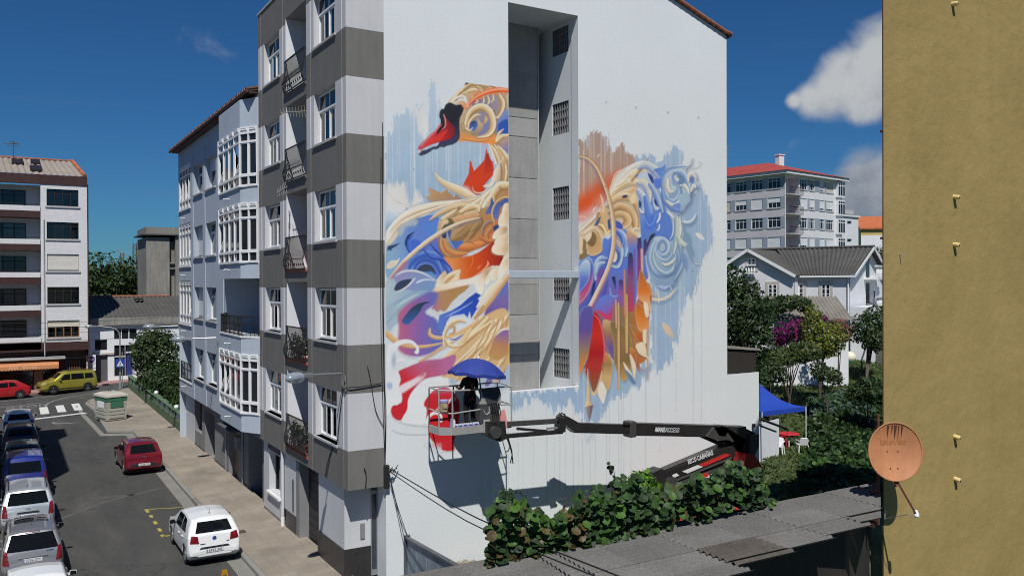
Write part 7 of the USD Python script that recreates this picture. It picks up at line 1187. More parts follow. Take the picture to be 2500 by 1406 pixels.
# ---- parked cars. Each is lofted from its own side profile; rear of the car at y=0, nose at y=L
class Car:
    def __init__(s,name,label,group,loc,rotz,L,W,prof,belt,paint,bottom=.20,wheels=(.72,3.2),R=.31,rear_r=.22,front_r=.45,tumble=.16,crown=.035,roof_paint=None,tilt=0.):
        s.L,s.W,s.prof,s.belt,s.R,s.wheels,s.paint=L,W,np.array(prof),np.array(belt),R,wheels,paint
        s.bottom,s.rr,s.fr,s.tumble,s.crown=bottom,rear_r,front_r,tumble,crown
        s.t=thing(name,label,'car',group,loc,rotz)
        if tilt:UsdGeom.Xformable(stage.GetPrimAtPath(s.t)).AddRotateXOp().Set(float(tilt))
        UsdGeom.Xformable(stage.GetPrimAtPath(s.t)).AddScaleOp().Set(Gf.Vec3f(.9,.9,.9))
        ys=np.unique(np.round(np.concatenate([np.linspace(0,L,70),np.linspace(0,.35,15),np.linspace(L-.4,L,10),s.prof[:,0],*[w+np.linspace(-R-.07,R+.07,17)for w in wheels]]),4));s.ys=ys[(ys>=0)&(ys<=L)]
        s.rings=np.array([s.ring(y)for y in s.ys]);n=s.rings.shape[1];V=[]
        for y,r in zip(s.ys,s.rings):
            V+=[(a,y,z)for a,z in r]+[(-a,y,z)for a,z in r[::-1]]
        k=2*n;F_=[[i*k+j,(i+1)*k+j,(i+1)*k+(j+1)%k,i*k+(j+1)%k]for i in range(len(s.ys)-1)for j in range(k)]
        b=MB();b.add(V,F_)
        for i in(0,len(s.ys)-1):
            P=V[i*k:(i+1)*k];c=np.mean(P,axis=0);f=[[0,1+(j+1)%k,1+j]for j in range(k)];b.add([c]+P,[[q[0],q[2],q[1]]for q in f]if i==0 else f)
        b.build('body',paint,s.t,smooth=32)
        for w in wheels:
            for sd in(-1,1):s.wheel(w,sd)
        [MB().box(-W/2+.03,W/2-.03,w-R-.05,w+R+.05,.22,.22+R*1.25).build('wheel_well','black',s.t)for w in wheels]
        b=MB();b.box(-W/2+.09,W/2-.09,.25,L-.3,.14,.24);b.build('underbody','black',s.t)
    def half(s,y):
        w=s.W/2;
        if y<s.rr:w-=s.rr*.62*(1-math.sqrt(max(0,1-((s.rr-y)/s.rr)**2)))
        f=s.L-y
        if f<s.fr:w-=s.fr*.62*(1-math.sqrt(max(0,1-((s.fr-f)/s.fr)**2)))
        return w
    def ring(s,y):
        w=s.half(y);zt=np.interp(y,s.prof[:,0],s.prof[:,1]);zb=s.bottom+max(0,.14*(1-y/.25))+max(0,.12*(1-(s.L-y)/.35))
        belt=np.interp(y,s.belt[:,0],s.belt[:,1]);zs=min(belt,zt-.03);ze=max(zs+.012,zt-.045);up=(ze-zs)/.5;wr=w*.955-s.tumble*min(1.2,max(0,up));wr=max(wr,w*.6)
        a=lambda f:zb+f*(zs-zb)
        P=[(0,zb),(w*.86,zb),(w*.965,zb+.05),(w*.995,a(.28)),(w,a(.58)),(w*.99,a(.86)),(w*.962,zs),(w*.962+(wr-w*.962)*.5+.012,zs+(ze-zs)*.5),(wr,ze),(wr*.90,zt-.018),(wr*.5,zt+s.crown*.6),(0,zt+s.crown)]
        P=[list(p)for p in P]
        for c in s.wheels:
            d=abs(y-c);Ra=s.R+.055
            if d<Ra:
                za=s.R+math.sqrt(Ra*Ra-d*d)
                for i in(2,3,4):P[i][1]=max(P[i][1],min(za+.004*i,zs-.02))
                P[1][1]=max(P[1][1],za-.0);P[1][0]=w*.90
        return P
    def wheel(s,y,sd):
        h=holder(s.t,'wheel');x=sd*(s.W/2-.115);R=s.R;b=MB();b.lathe([(R*.60,-.09),(R*.93,-.10),(R,-.07),(R,.07),(R*.93,.10),(R*.64,.095),(R*.60,.07)],(x,y,R),'x',26);b.build('tyre','tyre',h,smooth=40)
        b=MB();xo=x+sd*.085
        b.lathe([(R*.66,-.02),(R*.62,.012)]if sd>0 else[(R*.66,.02),(R*.62,-.012)],(xo,y,R),'x',26);b.lathe([(.001,.0),(R*.16,.0)],(xo,y,R),'x',14)
        for k in range(5):
            t=2*math.pi*k/5+.3
            for o in(-.16,.16):b.bar((xo-sd*.004,y+R*.14*math.cos(t+o*2),R+R*.14*math.sin(t+o*2)),(xo-sd*.012,y+R*.63*math.cos(t+o),R+R*.63*math.sin(t+o)),.035,.02,up=(1,0,0))
        b.build('rim','alloy',h);b=MB();b.lathe([(.001,0),(R*.64,0)],(x+sd*.03,y,R),'x',20);b.build('brake_disc','trim_black',h)
    # positions on the skin
    def side_x(s,y,z):
        i=min(max(np.searchsorted(s.ys,y),1),len(s.ys)-1);t=(y-s.ys[i-1])/(s.ys[i]-s.ys[i-1]);r=s.rings[i-1]*(1-t)+s.rings[i]*t;r=r[3:10];return np.interp(z,r[:,1],r[:,0])
    def top_z(s,x,y):
        i=min(max(np.searchsorted(s.ys,y),1),len(s.ys)-1);t=(y-s.ys[i-1])/(s.ys[i]-s.ys[i-1]);r=s.rings[i-1]*(1-t)+s.rings[i]*t;r=r[6:][::-1];return np.interp(abs(x),r[:,0],r[:,1])
    def rear_y(s,x,z,front=False):
        def ins(y):
            i=min(max(np.searchsorted(s.ys,y),1),len(s.ys)-1);t=(y-s.ys[i-1])/(s.ys[i]-s.ys[i-1]);r=s.rings[i-1]*(1-t)+s.rings[i]*t
            if z<r[0,1]or z>r[-1,1]:return False
            q=r[3:];w=np.interp(z,q[:,1],q[:,0])
            return w>=abs(x)and(z<=r[6,1]or z<=np.interp(abs(x),r[6:][::-1][:,0],r[6:][::-1][:,1]))
        Y=np.linspace(0,s.L*.35,30)if not front else np.linspace(s.L,s.L*.7,30)
        for a,c in zip(Y,Y[1:]):
            if ins(c):
                if ins(a):return a
                for _ in range(11):
                    m=(a+c)/2
                    if ins(m):c=m
                    else:a=m
                return c
        return Y[-1]
    def decal(s,view,c,m,name,off=.006,nu=8,nv=6,parent=None,mirror=False,label=None):
        'a shaped piece fitted to the skin: c = 4 corners (a, z) seen from the side (a=y), rear/front (a=x) or top (x, y)'
        c=np.array(c,float);b=MB();out=[]
        for sd in((1,-1)if mirror else(1,)):
            V=[]
            for j in range(nv+1):
                for i in range(nu+1):
                    u,v=i/nu,j/nv;p=c[0]*(1-u)*(1-v)+c[1]*u*(1-v)+c[2]*u*v+c[3]*(1-u)*v;a,z=p
                    if view in('right','left'):x=s.side_x(a,z)+off;V.append((x if view=='right' else-x,a,z))
                    elif view=='rear':V.append((sd*a,s.rear_y(a,z)-off*1.6,z+off*.7))
                    elif view=='front':V.append((sd*a,s.rear_y(a,z,True)+off,z))
                    else:V.append((a,z,s.top_z(a,z)+off))
            k=nu+1;b=MB();b.add(V,[[j*k+i,j*k+i+1,(j+1)*k+i+1,(j+1)*k+i]for j in range(nv)for i in range(nu)]);out.append(b.build(name,m,parent or s.t,smooth=60,label=label))
        return out
    def sides(s,c,m,name,**k):
        for v in('right','left'):s.decal(v,c,m,name,**k)
    def seam(s,pts,w=.009):
        for v in('right','left'):
            b=MB()
            for(y0,z0),(y1,z1)in zip(pts,pts[1:]):
                N=6;d=np.array([y1-y0,z1-z0]);d/=np.linalg.norm(d);n=np.array([-d[1],d[0]])*w/2
                for i in range(N):
                    P=[np.array([y0+(y1-y0)*t,z0+(z1-z0)*t])for t in(i/N,(i+1)/N)];q=[P[0]-n,P[1]-n,P[1]+n,P[0]+n];q=[(s.side_x(*a)+.0035,*a)for a in q];b.quad(*[(a if v=='right' else-a,y,z)for a,y,z in q])
            b.build('door_seam','black',s.t)
    def handle(s,y,z,m=None):
        for sd in(1,-1):b=MB();x=s.side_x(y,z);b.bbox(*sorted((sd*(x-.005),sd*(x+.03))),y-.09,y+.09,z-.016,z+.016,.01);b.build('door_handle',m or s.paint,s.t)
    def mirror(s,y,z,m=None):
        for sd in(1,-1):
            x=s.side_x(y,z);b=MB();P=[(sd*(x+a),y+c,z+d)for a,c,d in((.03,-.05,-.05),(.20,-.06,-.06),(.22,-.06,.06),(.05,-.05,.08),(.05,.06,-.04),(.17,.07,-.03),(.18,.07,.04),(.06,.06,.05))];b.hull(P);b.bar((sd*(x-.03),y+.01,z-.04),(sd*(x+.06),y,z-.02),.07,.04);h=b.build('mirror',m or s.paint,s.t)
            b=MB();b.quad(*[(sd*(x+a),y-.064,z+d)for a,d in((.05,-.04),(.20,-.05),(.205,.05),(.06,.065))]);b.build('mirror_glass','car_glass',s.t)
    def plate(s,z,text,front=False,w=.52,h=.11,y=None):
        y=(s.rear_y(.1,z,front)+(.012 if front else-.012))if y is None else y;p=holder(s.t,'number_plate');b=MB();b.bbox(-w/2,w/2,y-.006,y+.006,z-h/2,z+h/2,.004);b.build('plate','plate_white',p);sd=1 if front else-1
        b=MB();b.box(*sorted((sd*-1*-w/2*.98,sd*-1*-w/2*.86)),*sorted((y+sd*.0065,y+sd*.0075)),z-h/2+.006,z+h/2-.006);b.build('blue_band','sign_blue',p)
        tm=meshkit.text_mesh(text,.075,depth=.001,bold=True);v=np.array(tm.vertices);v[:,0]=(v[:,0]-v[:,0].min())/np.ptp(v[:,0])*w*.78-w*.36;b=MB();b.add(np.stack([-sd*v[:,0]if front else v[:,0],y+sd*(.0075+v[:,2]),z-.0375+v[:,1]],1),tm.faces);b.build('plate_lettering','black',p)
    def stick(s,y,x=0.,h=.22):
        b=MB();z=s.top_z(x,y);b.ball((x,y,z),.025,1,(1,1.6,.7));b.tube([(x,y,z),(x,y-h*.55,z+h*.8)],.006,5);b.build('aerial','trim_black',s.t)
    def rails(s,y0,y1,x,m='trim_black',legs=True):
        for sd in(1,-1):
            b=MB();P=[(sd*x,y,s.top_z(x,y)+(.06 if 0<i<8 else .0))for i,y in enumerate(np.linspace(y0,y1,9))];b.tube(P,.018,6)
            b.build('roof_rail',m,s.t)
def hatch_glass(c,rw,tl,sidew,ws,lights='tail_red'):
    c.decal('rear',rw,'car_glass','rear_window',nu=12,nv=8)
    for sgn,nm in((1,'tail_light'),(-1,'tail_light')):c.decal('rear',[(sgn*a,z)for a,z in tl],lights,nm,nu=6,nv=5,off=.010)
    for q in sidew:c.sides(q,'car_glass','side_window',nu=10,nv=4)
    c.decal('top',ws,'car_glass','windscreen',nu=10,nv=6)
K=.955
# white three-door style hatchback by the kerb
c=Car('white_hatchback','white hatchback parked at the right-hand kerb, nearest to the camera on that side',None,(-2.50,4.02,0),0,3.88,1.63,
    [(0,.50),(.03,.62),(.06,.78),(.09,.93),(.14,1.0),(.30,1.22),(.42,1.36),(.55,1.41),(1.2,1.445),(1.9,1.43),(2.25,1.36),(2.95,.97),(3.3,.90),(3.65,.80),(3.82,.66),(3.88,.52)],[(0,.90),(1.,.93),(2.6,.89),(3.88,.80)],'paint_white',wheels=(.66,3.08),R=.295)
hatch_glass(c,[(-.56,1.035),(.56,1.035),(.46,1.33),(-.46,1.33)],[(.47,.74),(.74,.77),(.70,.99),(.50,.95)],[[(1.40,.95),(2.30,.93),(2.12,1.33),(1.40,1.36)],[(.66,.99),(1.34,.955),(1.34,1.36),(.92,1.33)]],[(-.56,2.86),(.56,2.86),(.47,2.28),(-.47,2.28)])
c.decal('rear',[(-.47,.56),(.47,.56),(.40,.62),(-.40,.62)],'trim_black','bumper_slot',nu=8,nv=2);c.plate(.50,'6993 JNS');c.seam([(1.36,.30),(1.36,.95)]);c.seam([(2.42,.32),(2.45,.90)]);c.handle(1.55,.80);c.handle(.98,.82);c.mirror(2.32,.96,'trim_black');c.stick(.85)
c.decal('rear',[(-.70,.36),(-.50,.345),(-.50,.365),(-.70,.38)],'trim_black','reflector',nu=3,nv=1);c.decal('rear',[(.50,.345),(.70,.36),(.70,.38),(.50,.365)],'trim_black','reflector',nu=3,nv=1)
y=c.rear_y(0,.86)-.012;b=MB();b.lathe([(.001,-.008),(.055,-.008),(.065,0)],(0,y,.86),'y',20);b.build('badge','sign_blue',c.t);b=MB();b.lathe([(.050,-.010),(.062,-.010)],(0,y,.86),'y',20);b.build('badge_ring','chrome',c.t)
c.decal('rear',[(-.44,.70),(-.28,.70),(-.28,.725),(-.44,.725)],'chrome','model_lettering',nu=2,nv=1);c.decal('rear',[(.36,.71),(.46,.71),(.46,.735),(.36,.735)],'chrome','model_lettering',nu=2,nv=1);c.decal('rear',[(-.02,1.045),(.30,1.06),(.30,1.072),(-.02,1.06)],'trim_black','wiper',off=.02,nu=4,nv=1)
# dark red hatchback further up
c=Car('red_hatchback','dark red hatchback parked at the right-hand kerb beside the pale blue building',None,(-2.61,17.35,0),1,4.1,1.66,
    [(0,.50),(.04,.64),(.06,.80),(.10,.93),(.20,.98),(.45,1.22),(.62,1.36),(.8,1.41),(1.5,1.435),(2.1,1.41),(2.45,1.33),(3.15,.96),(3.5,.88),(3.85,.78),(4.03,.64),(4.1,.50)],[(0,.90),(1.,.95),(2.8,.88),(4.1,.78)],'paint_red_dark',wheels=(.72,3.28),R=.305)
hatch_glass(c,[(-.58,1.00),(.58,1.00),(.47,1.33),(-.47,1.33)],[(.42,.80),(.76,.80),(.74,.92),(.46,.90)],[[(1.56,.97),(2.5,.93),(2.3,1.30),(1.56,1.35)],[(.85,1.02),(1.50,.975),(1.50,1.35),(1.1,1.32)]],[(-.58,3.05),(.58,3.05),(.48,2.48),(-.48,2.48)])
c.decal('rear',[(-.62,.40),(.62,.40),(.50,.56),(-.50,.56)],'trim_black','bumper_insert',nu=10,nv=3);c.plate(.50,'0208 KTB');c.seam([(1.53,.30),(1.53,.97)]);c.seam([(2.6,.32),(2.65,.90)]);c.handle(1.72,.82);c.handle(1.08,.84);c.mirror(2.5,.96);c.decal('rear',[(-.08,.83),(.08,.83),(.08,.87),(-.08,.87)],'chrome','badge',nu=3,nv=2)
# gold people carrier across the junction
c=Car('gold_people_carrier','metallic gold people carrier with roof bars parked across the junction','vehicles parked on the cross street',(-1.80,50.30,.04),105,4.3,1.74,
    [(0,.55),(.03,.75),(.05,1.0),(.10,1.4),(.18,1.62),(.30,1.70),(1.4,1.74),(2.3,1.71),(2.65,1.62),(3.35,1.10),(3.7,1.01),(4.05,.88),(4.22,.72),(4.3,.52)],[(0,.98),(2.4,.98),(3.2,.98),(4.3,.85)],'paint_gold',wheels=(.78,3.42),R=.33,tumble=.14)
for q in([(.30,1.10),(1.0,1.06),(1.0,1.50),(.42,1.48)],[(1.08,1.06),(2.05,1.05),(2.05,1.52),(1.08,1.51)],[(2.13,1.05),(3.0,1.04),(2.55,1.48),(2.13,1.52)]):c.sides(q,'car_glass','side_window',nu=10,nv=4)
c.decal('top',[(-.60,3.22),(.60,3.22),(.52,2.72),(-.52,2.72)],'car_glass','windscreen',nu=10,nv=6);c.decal('rear',[(-.58,1.12),(.58,1.12),(.52,1.55),(-.52,1.55)],'car_glass','rear_window',nu=8,nv=6)
for sg in(1,-1):c.decal('front',[(sg*.48,.78),(sg*.76,.80),(sg*.66,.95),(sg*.42,.86)],'head_lamp','headlight',nu=5,nv=4,off=.012);c.decal('rear',[(sg*.66,.90),(sg*.76,.90),(sg*.72,1.4),(sg*.64,1.4)],'tail_red','tail_light',nu=3,nv=6)
c.decal('front',[(-.34,.42),(.34,.42),(.38,.62),(-.38,.62)],'trim_black','grille',nu=6,nv=4);c.rails(.5,2.3,.58,'trim_black');c.seam([(2.09,.32),(2.09,1.05)]);c.seam([(1.04,.5),(1.04,1.05)]);c.seam([(3.05,.35),(3.08,1.0)]);c.handle(2.25,.93);c.handle(1.85,.93);c.mirror(2.95,1.10);c.sides([(.05,.34),(4.2,.34),(4.15,.42),(.05,.42)],'trim_black','sill_trim',nu=30,nv=1,off=.002)
# bright red hatchback at the left end of the cross street
c=Car('red_hatchback','bright red hatchback parked on the cross street under the orange awning','vehicles parked on the cross street',(-6.15,48.75,-.04),103,4.1,1.72,
    [(0,.55),(.04,.70),(.08,.92),(.22,1.0),(.55,1.2),(.85,1.36),(1.4,1.42),(2.1,1.40),(2.5,1.30),(3.2,.95),(3.6,.86),(3.95,.74),(4.1,.52)],[(0,.92),(1.2,.93),(4.1,.78)],'paint_red',wheels=(.78,3.3),R=.315)
hatch_glass(c,[(-.56,1.05),(.56,1.05),(.47,1.30),(-.47,1.30)],[(.50,.82),(.76,.84),(.72,1.0),(.52,.98)],[[(1.62,.97),(2.6,.94),(2.35,1.28),(1.62,1.33)],[(.95,1.02),(1.55,.975),(1.55,1.33),(1.2,1.3)]],[(-.58,3.08),(.58,3.08),(.48,2.52),(-.48,2.52)]);c.seam([(1.58,.32),(1.58,.97)]);c.handle(1.75,.84);c.mirror(2.6,.96);c.stick(1.1,h=.15);c.plate(.62,'4417 FHK')
GRP='cars parked nose to tail along the left kerb'
XL=-6.98
def silver(kind,**k):pass
# silver estate, nearest whole car of the left row
c=Car('silver_estate','grey silver estate car with dark roof window in the left row, second from the camera',GRP,(XL+.0,5.0,0),0,4.35,1.62,
    [(0,.55),(.03,.70),(.05,.90),(.10,1.02),(.28,1.28),(.42,1.45),(.6,1.49),(1.6,1.51),(2.4,1.46),(2.7,1.38),(3.35,.98),(3.7,.90),(4.1,.78),(4.3,.62),(4.35,.5)],[(0,.95),(1.2,.95),(4.35,.8)],'paint_grey',wheels=(.78,3.4),R=.305,tumble=.13)
hatch_glass(c,[(-.68,1.0),(.68,1.0),(.54,1.42),(-.54,1.42)],[(.60,.62),(.785,.66),(.745,1.06),(.66,1.03)],[[(.35,1.04),(1.05,.99),(1.05,1.42),(.6,1.40)],[(1.12,.99),(1.95,.98),(1.95,1.44),(1.12,1.43)],[(2.03,.98),(2.85,.95),(2.55,1.38),(2.03,1.43)]],[(-.58,3.2),(.58,3.2),(.50,2.7),(-.50,2.7)])
c.decal('top',[(-.46,2.55),(.46,2.55),(.46,1.35),(-.46,1.35)],'car_glass','roof_window',nu=8,nv=6,off=.008);c.rails(.55,2.5,.59,'paint_grey');c.stick(.95,h=.12);c.plate(.72,'0706 DTY',w=.50);c.decal('rear',[(-.40,.80),(.40,.80),(.38,.845),(-.38,.845)],'chrome','chrome_strip',nu=8,nv=1,off=.025);c.seam([(1.08,.32),(1.08,.98)]);c.seam([(1.99,.32),(1.99,.98)]);c.handle(1.3,.84);c.handle(2.2,.84);c.mirror(2.8,.98);c.decal('rear',[(-.2,1.455),(.2,1.455),(.2,1.475),(-.2,1.475)],'tail_red','brake_light',nu=4,nv=1,off=.03)
c.decal('rear',[(.36,.93),(.55,.93),(.55,.955),(.36,.955)],'chrome','model_lettering',nu=2,nv=1);c.decal('rear',[(-.76,.50),(.76,.50),(.76,.53),(-.76,.53)],'trim_black','bumper_line',nu=12,nv=1)
# silver off-road car
c=Car('silver_suv','pale silver off-road car with black roof bars in the left row, third from the camera',GRP,(XL+.0,10.05,0),0,4.25,1.68,
    [(0,.62),(.03,.80),(.05,.98),(.09,1.08),(.22,1.32),(.34,1.52),(.5,1.57),(1.5,1.6),(2.3,1.57),(2.6,1.47),(3.2,1.08),(3.6,1.0),(4.0,.88),(4.2,.7),(4.25,.55)],[(0,1.04),(1.2,1.04),(4.25,.9)],'paint_silver',bottom=.26,wheels=(.78,3.36),R=.345,tumble=.13)
hatch_glass(c,[(-.64,1.10),(.64,1.10),(.55,1.49),(-.55,1.49)],[(.62,.70),(.80,.72),(.765,1.14),(.67,1.10)],[[(.3,1.12),(.95,1.08),(.95,1.48),(.5,1.46)],[(1.02,1.08),(1.85,1.07),(1.85,1.51),(1.02,1.49)],[(1.93,1.07),(2.75,1.05),(2.45,1.45),(1.93,1.50)]],[(-.58,3.05),(.58,3.05),(.52,2.62),(-.52,2.62)])
c.rails(.5,2.4,.60);c.stick(.75,h=.1);c.plate(.72,'6268 DNK');c.decal('rear',[(-.36,.80),(.36,.80),(.32,.86),(-.32,.86)],'trim_black','boot_recess',nu=6,nv=1,off=.012);c.seam([(.98,.4),(.98,1.07)]);c.seam([(1.89,.4),(1.89,1.07)]);c.handle(1.2,.95);c.handle(2.1,.95);c.mirror(2.65,1.08,'trim_black');c.decal('rear',[(-.76,.62),(.76,.62),(.76,.645),(-.76,.645)],'trim_black','bumper_line',nu=12,nv=1);c.decal('rear',[(-.09,.93),(.09,.93),(.07,.98),(-.07,.98)],'chrome','badge',nu=4,nv=2)
# blue van-like car
c=Car('blue_van','small dark blue van half in shadow in the left row, fourth from the camera',GRP,(XL+.0,15.0,0),0,4.1,1.66,
    [(0,.60),(.03,.85),(.06,1.15),(.14,1.5),(.24,1.72),(.4,1.78),(1.5,1.82),(2.2,1.78),(2.55,1.66),(3.15,1.12),(3.5,1.02),(3.9,.86),(4.05,.7),(4.1,.55)],[(0,1.08),(1.2,1.08),(4.1,.9)],'paint_blue',wheels=(.75,3.3),R=.31,tumble=.12)
hatch_glass(c,[(-.60,1.16),(.60,1.16),(.56,1.6),(-.56,1.6)],[(.66,.72),(.80,.72),(.765,1.2),(.69,1.2)],[[(2.0,1.12),(2.8,1.1),(2.4,1.62),(2.0,1.66)],[(1.1,1.12),(1.9,1.12),(1.9,1.66),(1.1,1.66)]],[(-.58,3.05),(.58,3.05),(.52,2.6),(-.52,2.6)]);c.plate(.8,'8154 FRD');c.mirror(2.75,1.12,'trim_black');c.seam([(1.95,.35),(1.95,1.1)]);c.handle(2.1,1.0)
# two black cars and a white one at the far end of the row
for(yy,nm,lab,pt,tall)in((19.5,'black_hatchback','black hatchback in the shade, just beyond the dark blue van','paint_charcoal',.0),(24.6,'black_estate','glossy black car in the shade between the black hatchback and the white one','paint_black',.02),(30.0,'white_car','white hatchback at the far end of the left row, half in shadow by the crossing','paint_white',.0)):
    c=Car(nm,lab,GRP,(XL+.0,yy,0),0,4.1,1.66,[(0,.52),(.03,.66),(.06,.84),(.12,.97),(.30,1.18),(.45,1.36),(.62,1.41+tall),(1.3,1.45+tall),(2.0,1.43+tall),(2.4,1.35),(3.1,.97),(3.5,.89),(3.85,.79),(4.02,.64),(4.1,.5)],[(0,.92),(1.,.94),(2.7,.89),(4.1,.8)],pt,wheels=(.72,3.26),R=.30)
    hatch_glass(c,[(-.58,1.03),(.58,1.03),(.47,1.34),(-.47,1.34)],[(.52,.76),(.77,.79),(.72,1.0),(.55,.98)],[[(1.50,.97),(2.44,.94),(2.25,1.32),(1.50,1.36)],[(.75,1.01),(1.44,.975),(1.44,1.36),(1.0,1.33)]],[(-.57,3.0),(.57,3.0),(.48,2.44),(-.48,2.44)],'tail_red');c.plate(.52,{19.5:'3310 GKL',24.6:'5582 HBV',30.0:'7725 LMN'}[yy]);c.mirror(2.45,.97,'trim_black' if yy==24.6 else None);c.seam([(1.47,.3),(1.47,.97)]);c.handle(1.65,.82);c.handle(1.05,.84);c.rails(.7,2.2,.57)if yy==24.6 else None
# white car whose roof shows at the bottom left corner
c=Car('white_saloon','white car at the bottom left corner of which only roof and mirror show',GRP,(XL+.0,.15,0),0,4.3,1.66,
    [(0,.60),(.05,.85),(.3,.98),(.8,1.02),(1.15,1.30),(1.45,1.41),(2.1,1.44),(2.6,1.38),(3.3,.97),(3.7,.89),(4.1,.76),(4.3,.55)],[(0,.92),(1.3,.94),(4.3,.8)],'paint_white',wheels=(.8,3.4),R=.305)
for q in([(1.35,.98),(1.98,.96),(1.98,1.36),(1.55,1.34)],[(2.05,.96),(2.95,.94),(2.6,1.33),(2.05,1.37)]):c.sides(q,'car_glass','side_window',nu=8,nv=4)
c.decal('top',[(-.58,3.2),(.58,3.2),(.5,2.68),(-.5,2.68)],'car_glass','windscreen',nu=8,nv=6);c.mirror(2.75,.98,'paint_white');c.seam([(2.02,.3),(2.02,.96)])
# ---- articulated boom lift in front of the gable
YB_=-1.45
def yp(px,py,y=YB_):q=at_y(px,py,y);return(q[0],q[2])
def plate_xz(P,y0,y1,m,name,parent,px=True,yref=YB_):
    b=MB();b.prism([yp(*p,yref)if px else p for p in P],lambda u,v,w:(u,w,v),y0,y1);return b.build(name,m,parent)
LT=thing('boom_lift','black articulated boom lift with red chassis working in front of the mural','boom lift')
def beam(a,c,w,h,m,name,y=YB_,lab=None):b=MB();A_,C_=yp(*a,y),yp(*c,y);P=[];b.bar((A_[0],y,A_[1]),(C_[0],y,C_[1]),w,h);return b.build(name,m,LT,label=lab)
beam((1533,1046),(1812,1053),.30,.36,'lift_black','main_boom');beam((1398,1043),(1538,1047),.24,.27,'lift_black','inner_boom')
b=MB();A_,C_=yp(1533,1046),yp(1545,1046);b.bbox(A_[0]-.05,C_[0],YB_-.18,YB_+.18,A_[1]-.24,A_[1]+.22,.02);b.build('boom_collar','lift_grey',LT);b=MB();q=yp(1531,1034);b.bar((q[0]-.25,YB_-.14,q[1]+.05),(q[0]+.12,YB_-.14,q[1]-.02),.05,.06);q=yp(1540,1030);b.ball((q[0],YB_-.1,q[1]),.06,1);b.build('cable_guide','lift_black',LT)
plate_xz([(1366,1020),(1378,1014),(1410,1032),(1410,1052),(1398,1054),(1372,1034)],YB_-.15,YB_+.15,'lift_black','goose_neck',LT);plate_xz([(1360,1022),(1374,1022),(1374,1052),(1360,1056)],YB_-.14,YB_+.14,'lift_black','jib_pivot',LT)
beam((1222,1036),(1366,1027),.10,.13,'lift_grey','jib_bar');beam((1222,1065),(1372,1053),.10,.11,'lift_black','jib_bar');beam((1262,1046),(1335,1052),.06,.07,'lift_black','jib_cylinder',lab='slender hydraulic ram inside the jib');beam((1335,1046),(1372,1042),.05,.05,'galvanised','ram_rod')
b=MB();b.tube([(*[yp(x,y)[0]],YB_-.1,yp(x,y)[1])for x,y in((1357,1026),(1360,1014),(1366,1007),(1373,1010),(1378,1020))],.022,6);b.tube([(*[yp(x,y)[0]],YB_+.05,yp(x,y)[1])for x,y in((1360,1028),(1362,1016),(1369,1009),(1380,1022))],.02,6);b.build('hose_loop','cable',LT)
b=MB();b.tube([(yp(x,y)[0],YB_-.07,yp(x,y)[1])for x,y in((1232,1066),(1240,1080),(1247,1108),(1243,1128),(1249,1130),(1246,1098),(1237,1066))],.016,6);b.tube([(yp(x,y)[0],YB_-.02,yp(x,y)[1])for x,y in((1236,1066),(1244,1090),(1240,1100),(1234,1102))],.014,6);b.build('hanging_hose','cable',LT)
# rotator and mount behind the basket
plate_xz([(1183,1028),(1226,1026),(1230,1068),(1214,1076),(1196,1068),(1183,1060)],YB_-.16,YB_+.14,'lift_black','basket_mount',LT);b=MB();q=yp(1200,1052);b.lathe([(.001,-.26),(.16,-.26),(.16,.2),(.001,.2)],(q[0],YB_,q[1]),'y',18);b.build('rotator','lift_grey',LT);plate_xz([(1200,1030),(1212,1030),(1212,1048),(1200,1048)],YB_-.24,YB_-.15,'lift_black','valve_block',LT)
plate_xz([(1172,1012),(1224,1010),(1224,1030),(1172,1030)],YB_-.02,YB_+.2,'basket_dark','mount_frame',LT)
# knuckles and lower arms
plate_xz([(1752,1037),(1800,1040),(1822,1056),(1833,1056),(1833,1086),(1824,1104),(1806,1112),(1797,1090),(1806,1070),(1790,1060)],YB_-.28,YB_+.2,'lift_black','upper_knuckle',LT)
plate_xz([(1812,1058),(1832,1054),(1832,1085),(1822,1108),(1806,1110),(1810,1085)],YB_-.36,YB_-.28,'lift_grey','knuckle_cheek',LT)
for P in([(1712,1062),(1729,1040),(1741,1060),(1756,1062),(1768,1042),(1782,1064),(1776,1076),(1762,1070),(1738,1072)],):plate_xz(P,YB_-.26,YB_-.17,'lift_grey','link_bracket',LT)
beam((1700,1058),(1800,1102),.10,.11,'lift_black','lift_cylinder');beam((1755,1078),(1820,1068),.08,.09,'lift_black','link_arm')
plate_xz([(1612,1150),(1830,1062),(1828,1092),(1618,1176)],YB_-.17,YB_+.13,'lift_black','lower_arm',LT)
plate_xz([(1600,1152),(1612,1148),(1830,1060),(1815,1062)],YB_-.10,YB_+.16,'lift_grey','arm_top_plate',LT)
plate_xz([(1656,1148),(1694,1132),(1706,1136),(1668,1152)],YB_-.19,YB_-.172,'lift_letter','white_stripe',LT);plate_xz([(1631,1157),(1642,1152),(1648,1157),(1635,1163)],YB_-.19,YB_-.172,'lift_letter','white_stripe',LT);plate_xz([(1697,1131),(1762,1104),(1774,1108),(1708,1136)],YB_-.19,YB_-.172,'lift_red','red_stripe',LT)
plate_xz([(1638,1178),(1800,1112),(1812,1120),(1640,1194)],YB_-.06,YB_+.2,'lift_black','parallel_arm',LT);plate_xz([(1638,1180),(1802,1122),(1806,1128),(1640,1188)],YB_-.12,YB_-.07,'lift_grey','arm_tube',LT);plate_xz([(1636,1192),(1690,1174),(1692,1182),(1640,1202)],YB_-.1,YB_-.0,'lift_letter','white_panel',LT);plate_xz([(1690,1162),(1722,1150),(1722,1160),(1692,1172)],YB_-.13,YB_-.12,'lift_red','red_panel',LT)
